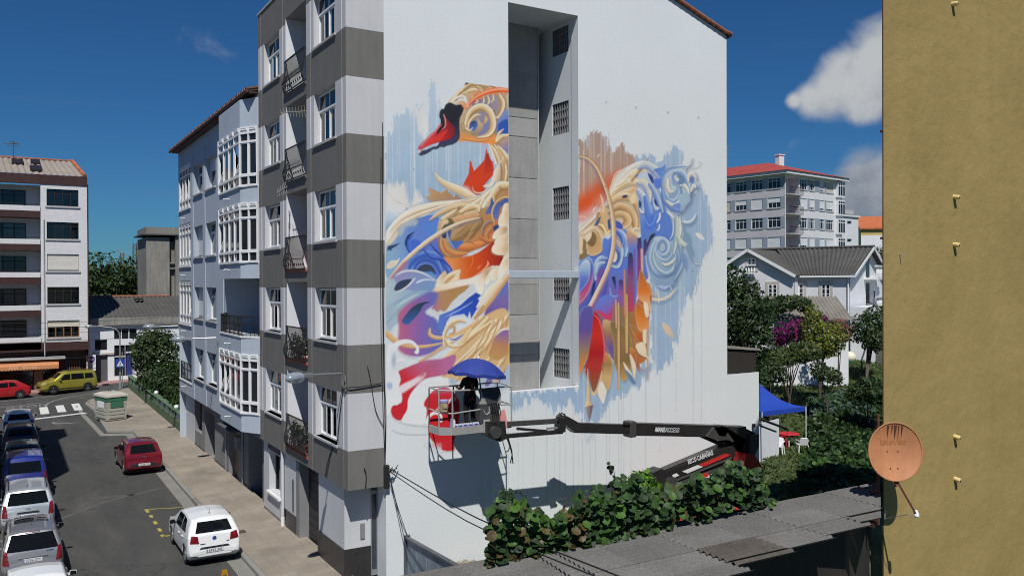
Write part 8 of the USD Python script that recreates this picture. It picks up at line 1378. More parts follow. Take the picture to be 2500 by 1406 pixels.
plate_xz([(1583,1150),(1604,1140),(1622,1150),(1630,1170),(1632,1215),(1600,1225),(1596,1182),(1583,1164)],YB_-.22,YB_+.18,'lift_black','lower_knuckle',LT);plate_xz([(1616,1162),(1634,1160),(1640,1180),(1634,1214),(1614,1216),(1608,1186)],YB_-.30,YB_-.22,'lift_grey','knuckle_cheek',LT)
# chassis: red turret, covers, wheels
b=MB();b.bbox(11.0,13.2,-2.2,-.8,.45,1.05,.08);b.build('chassis','lift_red',LT);b=MB();b.bbox(12.4,13.3,-1.9,-1.0,1.0,1.75,.18);b.build('turret_cover','lift_red',LT)
b=MB();P=[(*yp(x,y,-2.0),)for x,y in((1818,1106),(1838,1108),(1850,1124),(1862,1148),(1846,1152),(1836,1178),(1812,1180),(1816,1150))];b.prism(P,lambda u,v,w:(u,w,v),-2.05,-1.5);b.build('counterweight','lift_red',LT);b=MB();b.hull([(*q,)for x,y in((1722,1218),(1748,1212),(1752,1236),(1726,1240))for q in(at_y(x,y,-3.9),at_y(x,y,-3.5))]);b.build('outrigger_foot','lift_red',LT)
b=MB();b.bbox(9.3,11.4,-2.05,-.95,.5,1.0,.06);b.build('battery_cover','lift_red',LT)
for x in(9.9,13.1):
    for y in(-2.3,-.85):b=MB();b.lathe([(.12,-.14),(.34,-.14),(.42,-.09),(.42,.09),(.34,.14),(.12,.14)],(x,y,.42),'y',20);b.build('wheel','tyre',LT)
def letters(text,a,c,hpx,m,name,y,parent=LT,shear=0.,w=1.0):
    p,q=np.array(yp(*a,y)),np.array(yp(*c,y));L=np.linalg.norm(q-p);u=(q-p)/L;v=np.array([-u[1],u[0]]);tm=meshkit.text_mesh(text,1.,depth=.01,bold=True);V=np.array(tm.vertices);V[:,0]-=V[:,0].min();sx=L/V[:,0].max();V[:,0]=V[:,0]*sx;hh=np.array(yp(a[0],a[1]-hpx,y))-p;V[:,1]=V[:,1]*np.linalg.norm(hh);V[:,0]+=V[:,1]*shear;X=p[0]+V[:,0]*u[0]+V[:,1]*v[0];Z=p[1]+V[:,0]*u[1]+V[:,1]*v[1];b=MB();b.add(np.stack([X,y-V[:,2],Z],1),tm.faces[:,::-1]);b.build(name,m,parent)
mat('lift_letter_grey',(.42,.45,.47),.6,.05,6.)
letters('MANI',(1599,1053),(1622,1054),10.5,'lift_letter','boom_lettering',YB_-.152,shear=.15);letters('ACCESS',(1623,1054),(1657,1055),10.5,'lift_letter_grey','boom_lettering',YB_-.152,shear=.15);letters('RICO CABAÑAS',(1680,1133),(1741,1109),11.,'lift_letter','arm_lettering',YB_-.174)
# ---- the work basket
BK=thing('work_basket','steel work basket with guard rails at the end of the lift boom','basket')
bx0,bx1,by0,by1,bz=2.03,4.12,-1.42,-.62,4.09
F_=[(bx0+.28,by0),(3.27,by0),(bx1,by0+.05),(bx1,by1),(bx0,by1),(bx0,by0+.22)]
b=MB();b.prism(F_,lambda x,y,z:(x,y,z),bz,bz+.035);b.build('floor','basket_dark',BK)
b=MB();FF=F_+[F_[0]]
for k,((xa,ya),(xb,yb))in enumerate(zip(FF,FF[1:])):
    if k in(0,5,4):b.bar((xa,ya,bz+.07),(xb,yb,bz+.07),.03,.20)
b.build('toe_board','basket_steel',BK);b=MB();b.bbox(3.2,3.4,by0-.06,by0+.06,bz-.05,bz+.30,.01);b.build('mount_plate','basket_steel',BK)
zt=bz+1.12
b=MB();b.tube([(3.2,by0,zt-.02),(bx0+.28,by0,zt),(bx0,by0+.22,zt+.01),(bx0,by1,zt+.03),(3.08,by1,zt+.02)],.021,8);b.build('top_rail','basket_steel',BK);b=MB();b.tube([(3.08,by1,zt+.02),(bx1,by1,zt+.03),(bx1+.02,by0+.05,zt-.02),(3.62,by0+.02,zt+.01)],.021,8);b.build('top_rail','basket_steel',BK)
b=MB();zm=bz+.56;b.tube([(3.4,by0-.02,zt-.35),(3.4,by0-.02,zm-.08),(3.3,by0-.02,zm-.14),(3.2,by0,zm+.02),(bx0+.28,by0,zm-.03),(bx0,by0+.22,zm),(bx0,by1,zm+.02)],.021,8);b.build('mid_rail','basket_steel',BK);b=MB();b.tube([(3.67,by1,zm+.08),(bx1,by1,zm+.08),(bx1+.02,by0+.05,zm+.06),(3.67,by0,zm+.1)],.019,8);b.build('mid_rail','basket_steel',BK)
for x,y,z0,z1 in((bx0,by0+.22,bz,zt),(bx0+.28,by0,bz,zt),(3.18,by0,bz,zt+.02),(bx0,by1,bz,zt),(2.75,by1,bz,zt),(bx1,by1,bz,zt),(bx1,by0+.05,bz+.1,zt-.02),(3.58,by1,bz,zt)):b=MB();b.rod((x,y,z0),(x,y,z1),.02);b.build('post','basket_steel' if y<-.9 else 'basket_dark',BK)
b=MB();P=[yp(x,y,by0-.02)for x,y in((1173,950),(1218,946),(1222,962),(1212,982),(1190,986),(1180,966))];b.prism(P,lambda u,v,w:(u,w,v),by0-.05,by0+.16);b.build('control_box','control_box',BK)
b=MB();P=[yp(x,y,by0)for x,y in((1172,986),(1180,964),(1194,986))];b.prism(P,lambda u,v,w:(u,w,v),by0-.03,by0+.1);b.build('box_bracket','basket_steel',BK);b=MB();P=[yp(x,y,by0)for x,y in((1212,986),(1222,962),(1222,984))];b.prism(P,lambda u,v,w:(u,w,v),by0-.03,by0+.1);b.build('box_bracket','basket_steel',BK)
b=MB();P=[yp(x,y,by0)for x,y in((1172,988),(1218,986),(1218,1012),(1172,1014))];b.prism(P,lambda u,v,w:(u,w,v),by0-.02,by0+.3);b.build('tool_tray','basket_dark',BK)
b=MB();[b.tube([(3.38+.07*k,by0-.05,bz+.72),(3.44+.07*k,by0-.1,bz+.5-.04*k),(3.48+.06*k,by0-.06,bz+.25),(3.68,by0+.0,bz+.1)],.014,5)for k in range(5)];b.build('hoses','cable',BK)
# ---- things carried in the basket
b=MB();b.lathe([(.085,0),(.10,.02),(.11,.24),(.115,.25)],(2.10,-1.36,zm+.02),n=16);bk=thing('paint_bucket','tan paint bucket with violet rim hanging inside the left corner of the basket','bucket');b.build('pail','bucket_tan',bk);b=MB();b.lathe([(.112,.25),(.118,.27),(.118,.31),(.10,.32),(.001,.32)],(2.10,-1.36,zm+.02),n=16);b.build('lid','can_violet',bk);b=MB();b.tube([(2.10+.11*math.cos(t),-1.47,zm+.22-.10*math.sin(t))for t in np.linspace(0,math.pi,9)],.006,5);b.build('handle','cable',bk)
can0=None
for k in range(15):
    x=2.44+.052*k;g_=k%3;y=by0+.055+.012*(k%2)
    t=thing('spray_can','spray paint can with white cap in the row along the front edge of the basket','spray can','spray cans lined up in the basket',(x,y,bz+.036));b=MB();b.lathe([(.001,0),(.029,0),(.029,.15),(.022,.172)],n=12);b.build('can',['can_blue','can_violet','can_blue'][g_],t);b=MB();b.lathe([(.022,.17),(.024,.172),(.024,.205),(.001,.207)],n=12);b.build('cap','can_white',t)
for k in range(4):
    t=thing('spray_can','lilac spray paint can bundled at the left front of the basket','spray can','lilac spray cans bundled in the basket',(2.35+.062*(k%2),by0+.10+.06*(k//2),bz+.16));b=MB();b.lathe([(.001,0),(.030,0),(.030,.15),(.022,.172)],n=12);b.build('can','can_white' if k%2 else 'can_violet',t);b=MB();b.lathe([(.022,.17),(.024,.205),(.001,.207)],n=12);b.build('cap','can_white',t)
b=MB();b.hull(rng.normal(size=(24,3))*np.array([.06,.04,.12])+np.array([yp(1225,1020)[0],by0-.08,yp(1225,1020)[1]]));tag(stage.GetPrimAtPath(b.build('pink_bag','can_pink')),'crumpled pink bag hanging at the right of the basket by the boom','bag')
# ---- parasol over the basket
PS=thing('parasol','round blue parasol fixed in the lift basket','parasol');q=at_y(1168,874,-1.1);pc=V3(q[0],-1.1,q[2]-.02);rad=.78
b=MB();b.rod((pc[0]-.02,-1.35,bz+.1),tuple(pc+V3(0,0,.0)),.016);b.build('pole','basket_dark',PS);b=MB();b.ball(pc+V3(0,0,.03),.035,1,(1,1,1.3));b.build('finial','plastic_white',PS)
ta=math.radians(-7);Rm=np.array([[math.cos(ta),0,-math.sin(ta)],[0,1,0],[math.sin(ta),0,math.cos(ta)]])
for k in range(8):
    t0,t1=2*math.pi*(k+.35)/8,2*math.pi*(k+1.35)/8;b=MB();N,R_=8,8;V=[]
    for i in range(R_+1):
        r=rad*i/R_
        for j in range(N+1):
            u=j/N;t=t0+(t1-t0)*u;sag=1-.075*math.sin(math.pi*u)*(i/R_)**2;z=-.40*(i/R_)**2.1+(.03*math.sin(math.pi*u)*(i/R_)-.05*(u-.5)**2*0);V.append(pc+Rm@V3(r*sag*math.cos(t),r*sag*math.sin(t),z+(.02*math.sin(9*u+k)*(i/R_)*.4)))
    b.add(V,[[i*(N+1)+j,i*(N+1)+j+1,(i+1)*(N+1)+j+1,(i+1)*(N+1)+j]for i in range(R_)for j in range(N)]);E_=V[-(N+1):];b.add(E_+[e-V3(0,0,.075+.015*math.sin(math.pi*j/N))for j,e in enumerate(E_)],[[j,j+1,N+2+j,N+1+j]for j in range(N)]);b.build('panel','umbrella_blue',PS,smooth=60)
b=MB()
for k in range(8):t=2*math.pi*(k+.35)/8;b.tube([pc+Rm@V3(rad*f*math.cos(t),rad*f*math.sin(t),-.40*f**2.1-.012)for f in np.linspace(.05,1,7)],.006,4)
b.build('rib','galvanised',PS)
# ---- the painter
import manifold3d as m3
def limb_mesh(bones,edge=.03,it=8):
    M_=None
    for p,q,r0,r1 in bones:
        S_=[m3.Manifold.sphere(r,20).translate(tuple(map(float,c)))for c,r in((p,r0),(q,r1))];h=m3.Manifold.batch_hull(S_);M_=h if M_ is None else M_+h
    M_=M_.refine_to_length(edge);me=M_.to_mesh();t=trimesh.Trimesh(me.vert_properties[:,:3],me.tri_verts,process=True);trimesh.smoothing.filter_taubin(t,.5,-.53,it);return t
PE=thing('person','person in black with dark hat and orange harness painting from the lift basket','person')
o=V3(at_y(1147,960,-.98)[0],-.98,bz+.036);S1=.93
def J(x,y,z):return o+S1*V3(x,y,z)
hip,sh=.86,1.36
body=[(J(0,.0,.93),J(0,.02,1.15),.135,.125),(J(0,.02,1.15),J(0,.01,1.36),.125,.12),(J(-.15,.01,1.38),J(.15,.01,1.38),.062,.062),(J(0,.0,1.38),J(0,.02,1.52),.062,.052),(J(0,.02,1.60),J(0,.035,1.66),.088,.092)]
legs=[]
for sd in(-1,1):legs+=[(J(sd*.09,.0,.90),J(sd*.11,.03,.48),.088,.058),(J(sd*.11,.03,.48),J(sd*.12,-.01,.09),.056,.040),(J(sd*.12,-.03,.05),J(sd*.13,.16,.035),.042,.032)]
arms=[(J(-.18,.0,1.38),J(-.29,.05,1.12),.052,.042),(J(-.29,.05,1.12),J(-.31,.27,1.18),.038,.028),(J(.18,.0,1.38),J(.25,.03,1.10),.052,.042),(J(.25,.03,1.10),J(.17,.22,1.02),.038,.028)]
def hand(w,d,up):
    w,d,up=np.array(w),np.array(d)/np.linalg.norm(d),np.array(up);side=np.cross(d,up);B_=[(w,w+d*.07,.024,.03)]
    for k,L_ in enumerate((.055,.065,.06,.048)):a=w+d*.075+side*(.027-.018*k);m_=a+d*L_*.6-up*.008;B_+=[(a,m_,.009,.0085),(m_,m_+d*L_*.35-up*.022,.0085,.0075)]
    t_=w+d*.02+side*.03;return B_+[(t_,t_+d*.035+side*.02,.011,.009),(t_+d*.035+side*.02,t_+d*.06+side*.012-up*.01,.009,.008)]
skinb=body+legs+arms+hand(J(-.31,.27,1.18),V3(-.1,1,.25),V3(0,0,1))+hand(J(.17,.22,1.02),V3(-.3,1,.1),V3(0,0,1))
skinb+=[(J(0,.11,1.60),J(0,.125,1.585),.016,.018),(J(-.085,.03,1.60),J(-.09,.02,1.62),.018,.016),(J(.085,.03,1.60),J(.09,.02,1.62),.018,.016),(J(0,.06,1.55),J(0,.09,1.55),.05,.035)]
t=limb_mesh(skinb,.025,4);b=MB();b.add(t.vertices,t.faces);b.build('body','skin',PE,smooth=True)
gz_=lambda B_,g:[(p,q,r0+g,r1+g)for p,q,r0,r1 in B_]
t=limb_mesh(gz_(body[:3],.016)+gz_([(J(-.18,.0,1.38),J(-.26,.035,1.19),.052,.048),(J(.18,.0,1.38),J(.23,.02,1.18),.052,.048)],.016),.03,6);b=MB();b.add(t.vertices,t.faces);b.build('shirt','clothes_black',PE,smooth=True)
t=limb_mesh(gz_([(J(0,.0,.93),J(0,.0,1.0),.13,.13)]+[x for i,x in enumerate(legs)if i%3<2],.016),.03,6);b=MB();b.add(t.vertices,t.faces);b.build('trousers','clothes_black',PE,smooth=True)
t=limb_mesh(gz_([x for i,x in enumerate(legs)if i%3==2],.012),.03,4);b=MB();b.add(t.vertices,t.faces);b.build('shoes','black',PE,smooth=True)
b=MB();c=J(0,.02,1.655);b.lathe([(.165,-.035),(.16,-.028),(.112,.005),(.104,.06),(.085,.10),(.04,.118),(.001,.12)],c,n=22);b.lathe([(.163,-.037),(.105,-.004)],c,n=22);b.build('hat','clothes_black',PE,smooth=50);b=MB();b.ball(J(0,.005,1.62),.098,2,(1,1.02,.9));b.build('hair','hair',PE,smooth=True)
b=MB()
for P in([(-.10,-.02,1.43),(-.05,-.125,1.3),(.08,-.145,1.08),(.13,-.10,.95)],[(.10,-.02,1.43),(.05,-.125,1.3),(-.08,-.145,1.08),(-.13,-.10,.95)],[(-.15,-.04,.95),(0,-.155,.93),(.15,-.04,.95)],[(-.10,-.12,.80),(-.02,-.13,.84),(.0,-.15,.93)],[(.10,-.12,.80),(.02,-.13,.84),(.0,-.15,.93)]):
    P=[J(*p)for p in P]
    for a,c in zip(P,P[1:]):b.bar(a,c,.03,.012,up=(0,1,0))
b.build('harness','harness',PE)
# ---- trees, shrubs and climbing plants
def leaves(b,P,size,rg,up=.35,out=None,shape=0):
    'leaf blades at points P: two-triangle blades, or rounded eight-sided ones folded along the midrib'
    n=len(P);N=rg.normal(size=(n,3));
    if out is not None:N=N*.75+out*1.1
    N[:,2]+=up;N/=np.linalg.norm(N,axis=1,keepdims=True);a=np.cross(N,rg.normal(size=(n,3)));a/=np.linalg.norm(a,axis=1,keepdims=True);c=np.cross(N,a);s=size*rg.uniform(.5,1.45,(n,1))
    if shape==0:V=np.stack([P-a*s,P-c*s*.5+N*s*.12,P+a*s,P+c*s*.5+N*s*.12],1).reshape(-1,3);F=np.array([[0,1,2],[0,2,3]])
    else:
        t=np.linspace(0,2*math.pi,9)[:-1];V=[P+N*s*0];
        for q in t:r=1-.22*abs(math.sin(q/2))**8*0+(.10*math.cos(q)if shape==1 else 0);V.append(P+a*s*r*math.cos(q)*.95+c*s*r*math.sin(q)*.9+N*s*(.22*abs(math.sin(q))-.10))
        V=np.stack(V,1).reshape(-1,3);F=np.array([[0,1+i,1+(i+1)%8]for i in range(8)])
    k=len(V)//n;b.add(V,(F[None]+np.arange(n)[:,None,None]*k).reshape(-1,3));return b
def crown_points(lobes,n,rg):
    P,O=[],[];w=np.array([r[0]*r[1]*r[2]for c,r in lobes])**.67;w/=w.sum()
    for(c,r),q in zip(lobes,w):
        k=int(n*q)+1;d=rg.normal(size=(k,3));d/=np.linalg.norm(d,axis=1,keepdims=True);rad=1-.45*rg.random((k,1))**2.2;lump=1+.16*np.sin(d[:,:1]*7+c[0])*np.cos(d[:,1:2]*6+c[1])+.10*np.sin(d[:,2:3]*9);P.append(np.array(c)+d*rad*lump*np.array(r));O.append(d)
    return np.vstack(P),np.vstack(O)
def plant(name,label,catg,base,lobes,n,size,mats,trunk=.12,group=None,seed=0,shape=0,stems=4):
    rg=np.random.default_rng(seed+11);t=thing(name,label,catg,group);P,O=crown_points(lobes,n,rg);k=rg.random(len(P));lo=0
    for i,(m,fr)in enumerate(mats):q=(k>=lo)&(k<lo+fr);lo+=fr;leaves(MB(),P[q],size,rg,out=O[q],shape=shape).__class__;b=leaves(MB(),P[q],size,rg,out=O[q],shape=shape);b.build('crown' if i==0 else 'foliage',m,t)
    b=MB();base=np.array(base,float);c0=np.mean([c for c,r in lobes],axis=0)
    for i in range(stems if stems else 1):
        c,r=lobes[i%len(lobes)];mid=base*.5+c0*.5;b.tube([base,base*.6+mid*.4+rg.normal(size=3)*trunk*.4,mid*.6+np.array(c)*.4,np.array(c)],[trunk,trunk*.8,trunk*.5,trunk*.15],6)
    b.build('trunk','bark',t);return t
def lob(px,py,d,rx,rz,ry=None):c=at_depth(px,py,d);return(c,(rx,ry or rx,rz))
def gbase(px,d):q=at_depth(px,800,d);return V3(q[0],q[1],garden_z(q[0],q[1])-.05 if q[0]>9 else 0)
D_,M_,O_=('leaf_dark',.62),('leaf_mid',.28),('leaf_olive',.10)
plant('clipped_tree','dense round clipped dark tree behind the green garden wall','tree',gbase(385,58),[lob(380,865,58,1.5,1.5),lob(358,850,58,1.0,1.15),lob(404,865,57.5,1.0,1.4),lob(380,915,57.5,1.2,.8),lob(346,880,58,.75,.9),lob(380,828,58,1.25,.75)],7000,.105,[D_,M_,O_],.16,seed=1)
plant('garden_bush','loose dark bush hanging over the green garden wall below the clipped tree','bush',gbase(392,54),[lob(378,938,55,.85,.75),lob(402,930,53,.9,.8),lob(356,928,57.5,.6,.5),lob(418,955,50.5,.5,.6),lob(386,962,53,.45,.5)],3600,.10,[D_,M_],.08,seed=2)
plant('cypress_hedge','yellowish green hanging conifer at the end of the green garden wall','tree',(1.3,27.6,0),[lob(432,915,48,.45,.8),lob(430,955,48,.45,.8),lob(437,985,46.5,.36,.8),lob(441,1015,46,.26,.5),lob(447,900,47,.32,.55)],4200,.075,[('leaf_cypress',.7),M_],.07,seed=3)
for k,(px,py,d,r,lab)in enumerate(((245,672,95,3.1,'tall dark tree beside the white brick block, left of the far clump'),(290,690,105,2.6,'lower dark tree in the middle of the far clump behind the workshop'),(338,682,98,2.3,'dark tree next to the concrete tower, right of the far clump'))):
    plant('far_tree',lab,'tree',(*at_depth(px,py,d)[:2],0),[lob(px,py+(8 if k==1 else 0),d,r,2.4),lob(px-14,py+30,d,r*.8,1.9),lob(px+15,py+25,d,r*.85,2.),lob(px+2,py+70,d,r*1.1,2.3),lob(px-20,py+75,d,r*.8,2.)],4200,.26,[D_,M_,O_],.3,'trees behind the low workshop',seed=10+k)
# garden on the right
plant('big_garden_tree','big dark tree close to the right end of the painted gable','tree',gbase(1800,47),[lob(1800,760,47,1.5,1.5),lob(1788,700,47,.9,1.1),lob(1822,720,47,.9,.9),lob(1838,790,46,1.2,1.2),lob(1780,810,47,1.3,1.1),lob(1860,745,48,.7,.5),lob(1850,830,45.5,.9,.9)],7000,.11,[('leaf_dark',.75),M_],.2,seed=21)
plant('shed_creeper','dark creeper growing over the left end of the garden shed roof','climber',gbase(1900,55),[lob(1895,745,53,1.1,.55),lob(1935,738,53,1.0,.42),lob(1965,748,53,.5,.45),lob(1868,765,52,.7,.8)],3000,.10,[D_,M_,O_],.06,seed=22)
plant('bougainvillea','vivid magenta flowering bush in front of the garden shed','bush',gbase(1925,50),[lob(1925,812,50.5,.95,.6),lob(1900,826,50.5,.6,.5),lob(1950,800,50.5,.6,.5),lob(2008,777,51.5,.35,.2)],2800,.085,[('petal_magenta',.72),('leaf_dark',.28)],.05,seed=23)
plant('pink_flower_bush','dull pink flowering bush right of the yellow-green bush','bush',gbase(2045,51),[lob(2045,800,51,.75,.5),lob(2058,818,51,.5,.5)],1300,.08,[('petal_pink',.5),('leaf_olive',.5)],.05,seed=24)
plant('yellow_green_bush','tall yellow-green bush in the middle of the garden','bush',gbase(2000,49.5),[lob(1985,800,49.5,.75,.9),lob(2020,825,49,1.1,.9),lob(1985,770,50,.5,.6),lob(2022,850,49,.7,.6),lob(1990,850,49,.9,.7)],5200,.085,[('leaf_lime',.6),('leaf_olive',.25),('leaf_mid',.15)],.08,seed=25)
plant('low_garden_bush','spreading olive green bush below the magenta one','bush',gbase(1930,48),[lob(1915,870,48,1.2,.55),lob(1960,860,48,1.0,.6),lob(1880,880,47,.7,.6)],4200,.085,[('leaf_olive',.5),M_,('leaf_dark',.22)],.06,seed=26)
plant('dark_garden_bush','large dark bush at the back beside the ochre wall','bush',gbase(2110,52),[lob(2112,805,55,1.1,1.0),lob(2142,785,55,1.0,1.0),lob(2140,830,54,.9,.8),lob(2142,640,75,1.0,1.2)],6200,.10,[D_,M_],.1,seed=27)
plant('small_fruit_tree','small loose fruit tree with a thin trunk behind the blue canopy','tree',gbase(1880,45),[lob(1880,900,45,.85,.5),lob(1905,920,45,.5,.4),lob(1868,925,44,.4,.4)],1700,.075,[M_,O_,D_],.06,'small fruit trees in the garden',seed=28,stems=3)
plant('small_fruit_tree','small fruit tree standing on the lawn, middle of the garden','tree',gbase(2020,46),[lob(2020,915,46,.75,.42),lob(1998,900,46,.5,.4),lob(2040,925,46,.4,.35)],1500,.075,[D_,M_,O_],.05,'small fruit trees in the garden',seed=29,stems=3)
plant('leafy_shrub','leafy green shrub on the right of the lawn by the ochre wall','bush',gbase(2120,44),[lob(2118,945,44.5,.8,.5),lob(2142,960,43,.8,.6),lob(2090,965,44,.5,.4)],3600,.085,[M_,O_,D_],.05,seed=30)
def patch(name,label,kind,pts,hts,n,size,mats,seed,shape=0):
    'ground cover nobody could count: leaves over an area of ground given by its corners'
    rg=np.random.default_rng(seed);Q=np.array([at_z(x,y,0)[:2]if y>1000 else gbase(x,1)[:2]if 0 else at_z(x,y,.3)[:2]for x,y in pts]);lo,hi=Q.min(0),Q.max(0);U=rg.uniform(lo,hi,(n*4,2));m=inside(U[:,0],U[:,1],Q);U=U[m][:n];z=np.array([float(q)for q in garden_z(U[:,0],U[:,1])])
    hump=np.clip(np.array(meshkit.noise(np.stack([U[:,0]*.9,U[:,1]*.9,0*z],1)))*.9+.55,.08,1.3);h=z+hts[0]+(hts[1]-hts[0])*hump*(.45+.55*rg.random(len(U)));P=np.column_stack([U,h]);k=rg.random(len(P));out=[];lo=0
    for i,(mt,fr)in enumerate(mats):
        q=(k>=lo)&(k<lo+fr);lo+=fr;b=leaves(MB(),P[q],size,rg,up=1.1,shape=shape);tag(stage.GetPrimAtPath(b.build(name,mt)),label+(', '+['darker','lighter','mixed'][i]+' leaves' if len(mats)>1 else ''),catg_,kind=kind)
catg_='ground cover'
patch('pumpkin_patch','broad pumpkin leaves spreading over the garden behind the shed roof','stuff',[(1950,1180),(1962,1125),(2010,1098),(2160,1062),(2200,1190),(2080,1235),(1990,1222)],(.05,.5),4200,.12,[('leaf_vine_dark',.5),('leaf_vine',.35),('leaf_vine_pale',.15)],41,1)
patch('cabbage_rows','grey-green cabbage leaves in the vegetable beds','stuff',[(1965,1000),(2165,985),(2180,1040),(1985,1050)],(.05,.5),3200,.12,[('leaf_cabbage',.55),('leaf_mid',.45)],42,1)
patch('vegetable_leaves','dark leafy vegetables by the blue canopy','stuff',[(1975,1045),(2170,1035),(2180,1075),(1985,1100),(1968,1070)],(.05,.5),2800,.10,[('leaf_dark',.6),('leaf_mid',.4)],43,1)
patch('lawn_grass','rough grass on the garden lawn','stuff',[(1860,1230),(1862,990),(1890,950),(2160,925),(2185,1240)],(.0,.10),14000,.085,[('leaf_olive',.6),('leaf_mid',.4)],44)
# vine over the shed roof edge; its nearest leaves one by one
VT=thing('climbing_vine','broad-leaved vine sprawling along the far edge of the corrugated shed roof','climber');rg=np.random.default_rng(5)
OUTL=[(1188,1402),(1190,1330),(1200,1250),(1228,1222),(1258,1224),(1288,1262),(1330,1268),(1380,1240),(1430,1226),(1470,1212),(1510,1182),(1530,1180),(1560,1190),(1600,1212),(1640,1212),(1690,1180),(1740,1160),(1800,1145),(1850,1152),(1872,1190),(1870,1236),(1820,1238),(1740,1262),(1728,1298),(1700,1252),(1620,1290),(1560,1330),(1500,1352),(1470,1366),(1430,1382),(1380,1346),(1330,1375),(1270,1398),(1225,1406)]
OV=np.array(OUTL,float);U=rg.uniform(OV.min(0),OV.max(0),(16000,2));nn=rg.normal(size=U.shape)*7+12*np.stack([np.sin(U[:,1]*.11+U[:,0]*.05),np.sin(U[:,0]*.13)+.7*np.sin(U[:,0]*.049+1)],1);U=U[inside(U[:,0]+nn[:,0],U[:,1]+nn[:,1],OV)][:4600]
U=np.vstack([U]+[np.array([x,y])+rg.normal(size=(n_,2))*np.array([sx,sy])for x,y,sx,sy,n_ in((1430,1384,9,7,26),(1715,1276,10,12,34),(1335,1384,12,6,26),(1250,1400,12,6,26),(1880,1228,12,6,24),(1232,1216,8,9,22),(1300,1250,10,9,18),(1460,1200,12,8,20),(1660,1196,12,8,22),(1790,1140,14,6,24),(1590,1330,12,7,24))]);thin=(U[:,0]<1300)&(rg.random(len(U))<.45);U=U[~thin];Yv=-8.7+rg.uniform(-.5,.6,len(U));P=np.array([at_y(x,y,yy)for(x,y),yy in zip(U,Yv)]);P[:,2]=np.maximum(P[:,2],np.where(P[:,1]<-8.8,3.52,.1));cam_d=(EYE-P);cam_d/=np.linalg.norm(cam_d,axis=1,keepdims=True);out=cam_d*.5+V3(0,-.35,.75)
order=np.argsort(P[:,1]);P,out=P[order],out[order];vm=['leaf_vine','leaf_vine_dark','leaf_vine_pale','leaf_vine_dark','leaf_vine']
for k in range(300):m='leaf_vine_brown' if P[k,0]<.9 and k%3==0 else vm[rg.integers(5)];leaves(MB(),P[k:k+1],0.074,rg,up=.3,out=out[k:k+1],shape=1).build('leaf',m,VT)
R_=P[300:];Ro=out[300:];kk=rg.random(len(R_))
for m,lo,hi in(('leaf_vine',0,.42),('leaf_vine_dark',.42,.78),('leaf_vine_pale',.78,.94),('leaf_vine_brown',.94,1.)):q=(kk>=lo)&(kk<hi);leaves(MB(),R_[q],0.074,rg,up=.3,out=Ro[q],shape=1).build('foliage',m,VT,kind='stuff')
b=MB()
for k in range(46):
    i=rg.integers(len(P)-1);a=P[i].copy();c=a+V3(rg.uniform(-.9,.9),rg.uniform(-.1,.3),rg.uniform(-.4,.15));b.tube([a,(a+c)/2+V3(0,0,.08),c],[.010,.008,.005],5)
b.build('stem','bark',VT)
for(path,n_)in([(1514,1212),(1506,1180),(1499,1150),(1490,1136)],9),([(1262,1226),(1250,1208),(1232,1192)],4),([(1290,1240),(1278,1210),(1262,1196)],6),([(1222,1240),(1216,1222),(1218,1212)],5),([(1508,1200),(1494,1186),(1488,1182)],6),([(1640,1390),(1622,1365),(1600,1345)],3):
    Q=[at_y(x,y,-8.7)for x,y in path];b=MB();b.tube(Q,[.011]+[.007]*(len(Q)-2)+[.004],5);b.build('shoot','stem_green',VT);T_=np.linspace(0,len(Q)-1.001,n_);L_=np.array([Q[int(t)]*(1-t%1)+Q[int(t)+1]*(t%1)for t in T_])+rg.normal(size=(n_,3))*.03;leaves(MB(),L_,.046,rg,up=.2,shape=1).build('shoot_leaves','leaf_vine_dark',VT)
plant('bright_green_shrub','bright fresh green shrub beside the lower elbow of the lift','bush',(at_y(1570,1200,-3.2)[0],-3.2,0),[(at_y(1570,1178,-3.2),(.34,.3,.34)),(at_y(1555,1190,-3.2),(.26,.3,.38)),(at_y(1586,1190,-3.2),(.26,.3,.3)),(at_y(1568,1215,-3.2),(.4,.3,.4))],900,.062,[('leaf_bright',1.)],.03,seed=50,shape=1)
# plants in pots on the two balconies
for k,(z,lab)in enumerate(((2.96,'mixed potted plants filling the lowest balcony of the banded block'),(5.70,'dry brown trough plant on the second balcony of the banded block'))):
    plant('balcony_plants',lab,'plant',(.25,4.3,z),[((.18,3.7+.5*i,z+.35+.1*(i%2)),(.14,.28,.3))for i in range(4)],700,.05,[('leaf_dark',.6),('leaf_vine_brown' if k else 'leaf_olive',.4)],.015,seed=60+k)
# creeping greenery on the ground under the vine and beside the lift
plant('undergrowth','dark tangled undergrowth around the red lift chassis','bush',(11,-3.4,0),[((8.3+.9*i,-3.6+.25*math.sin(i*2.),.55+.12*math.cos(i*1.7)),(.75,.6,.75))for i in range(8)]+[((9.5+1.3*i,-2.7,.7),(.6,.4,.55))for i in range(4)],4200,.085,[('leaf_vine_dark',.5),('leaf_vine',.35),('leaf_olive',.15)],.03,seed=70,shape=1)
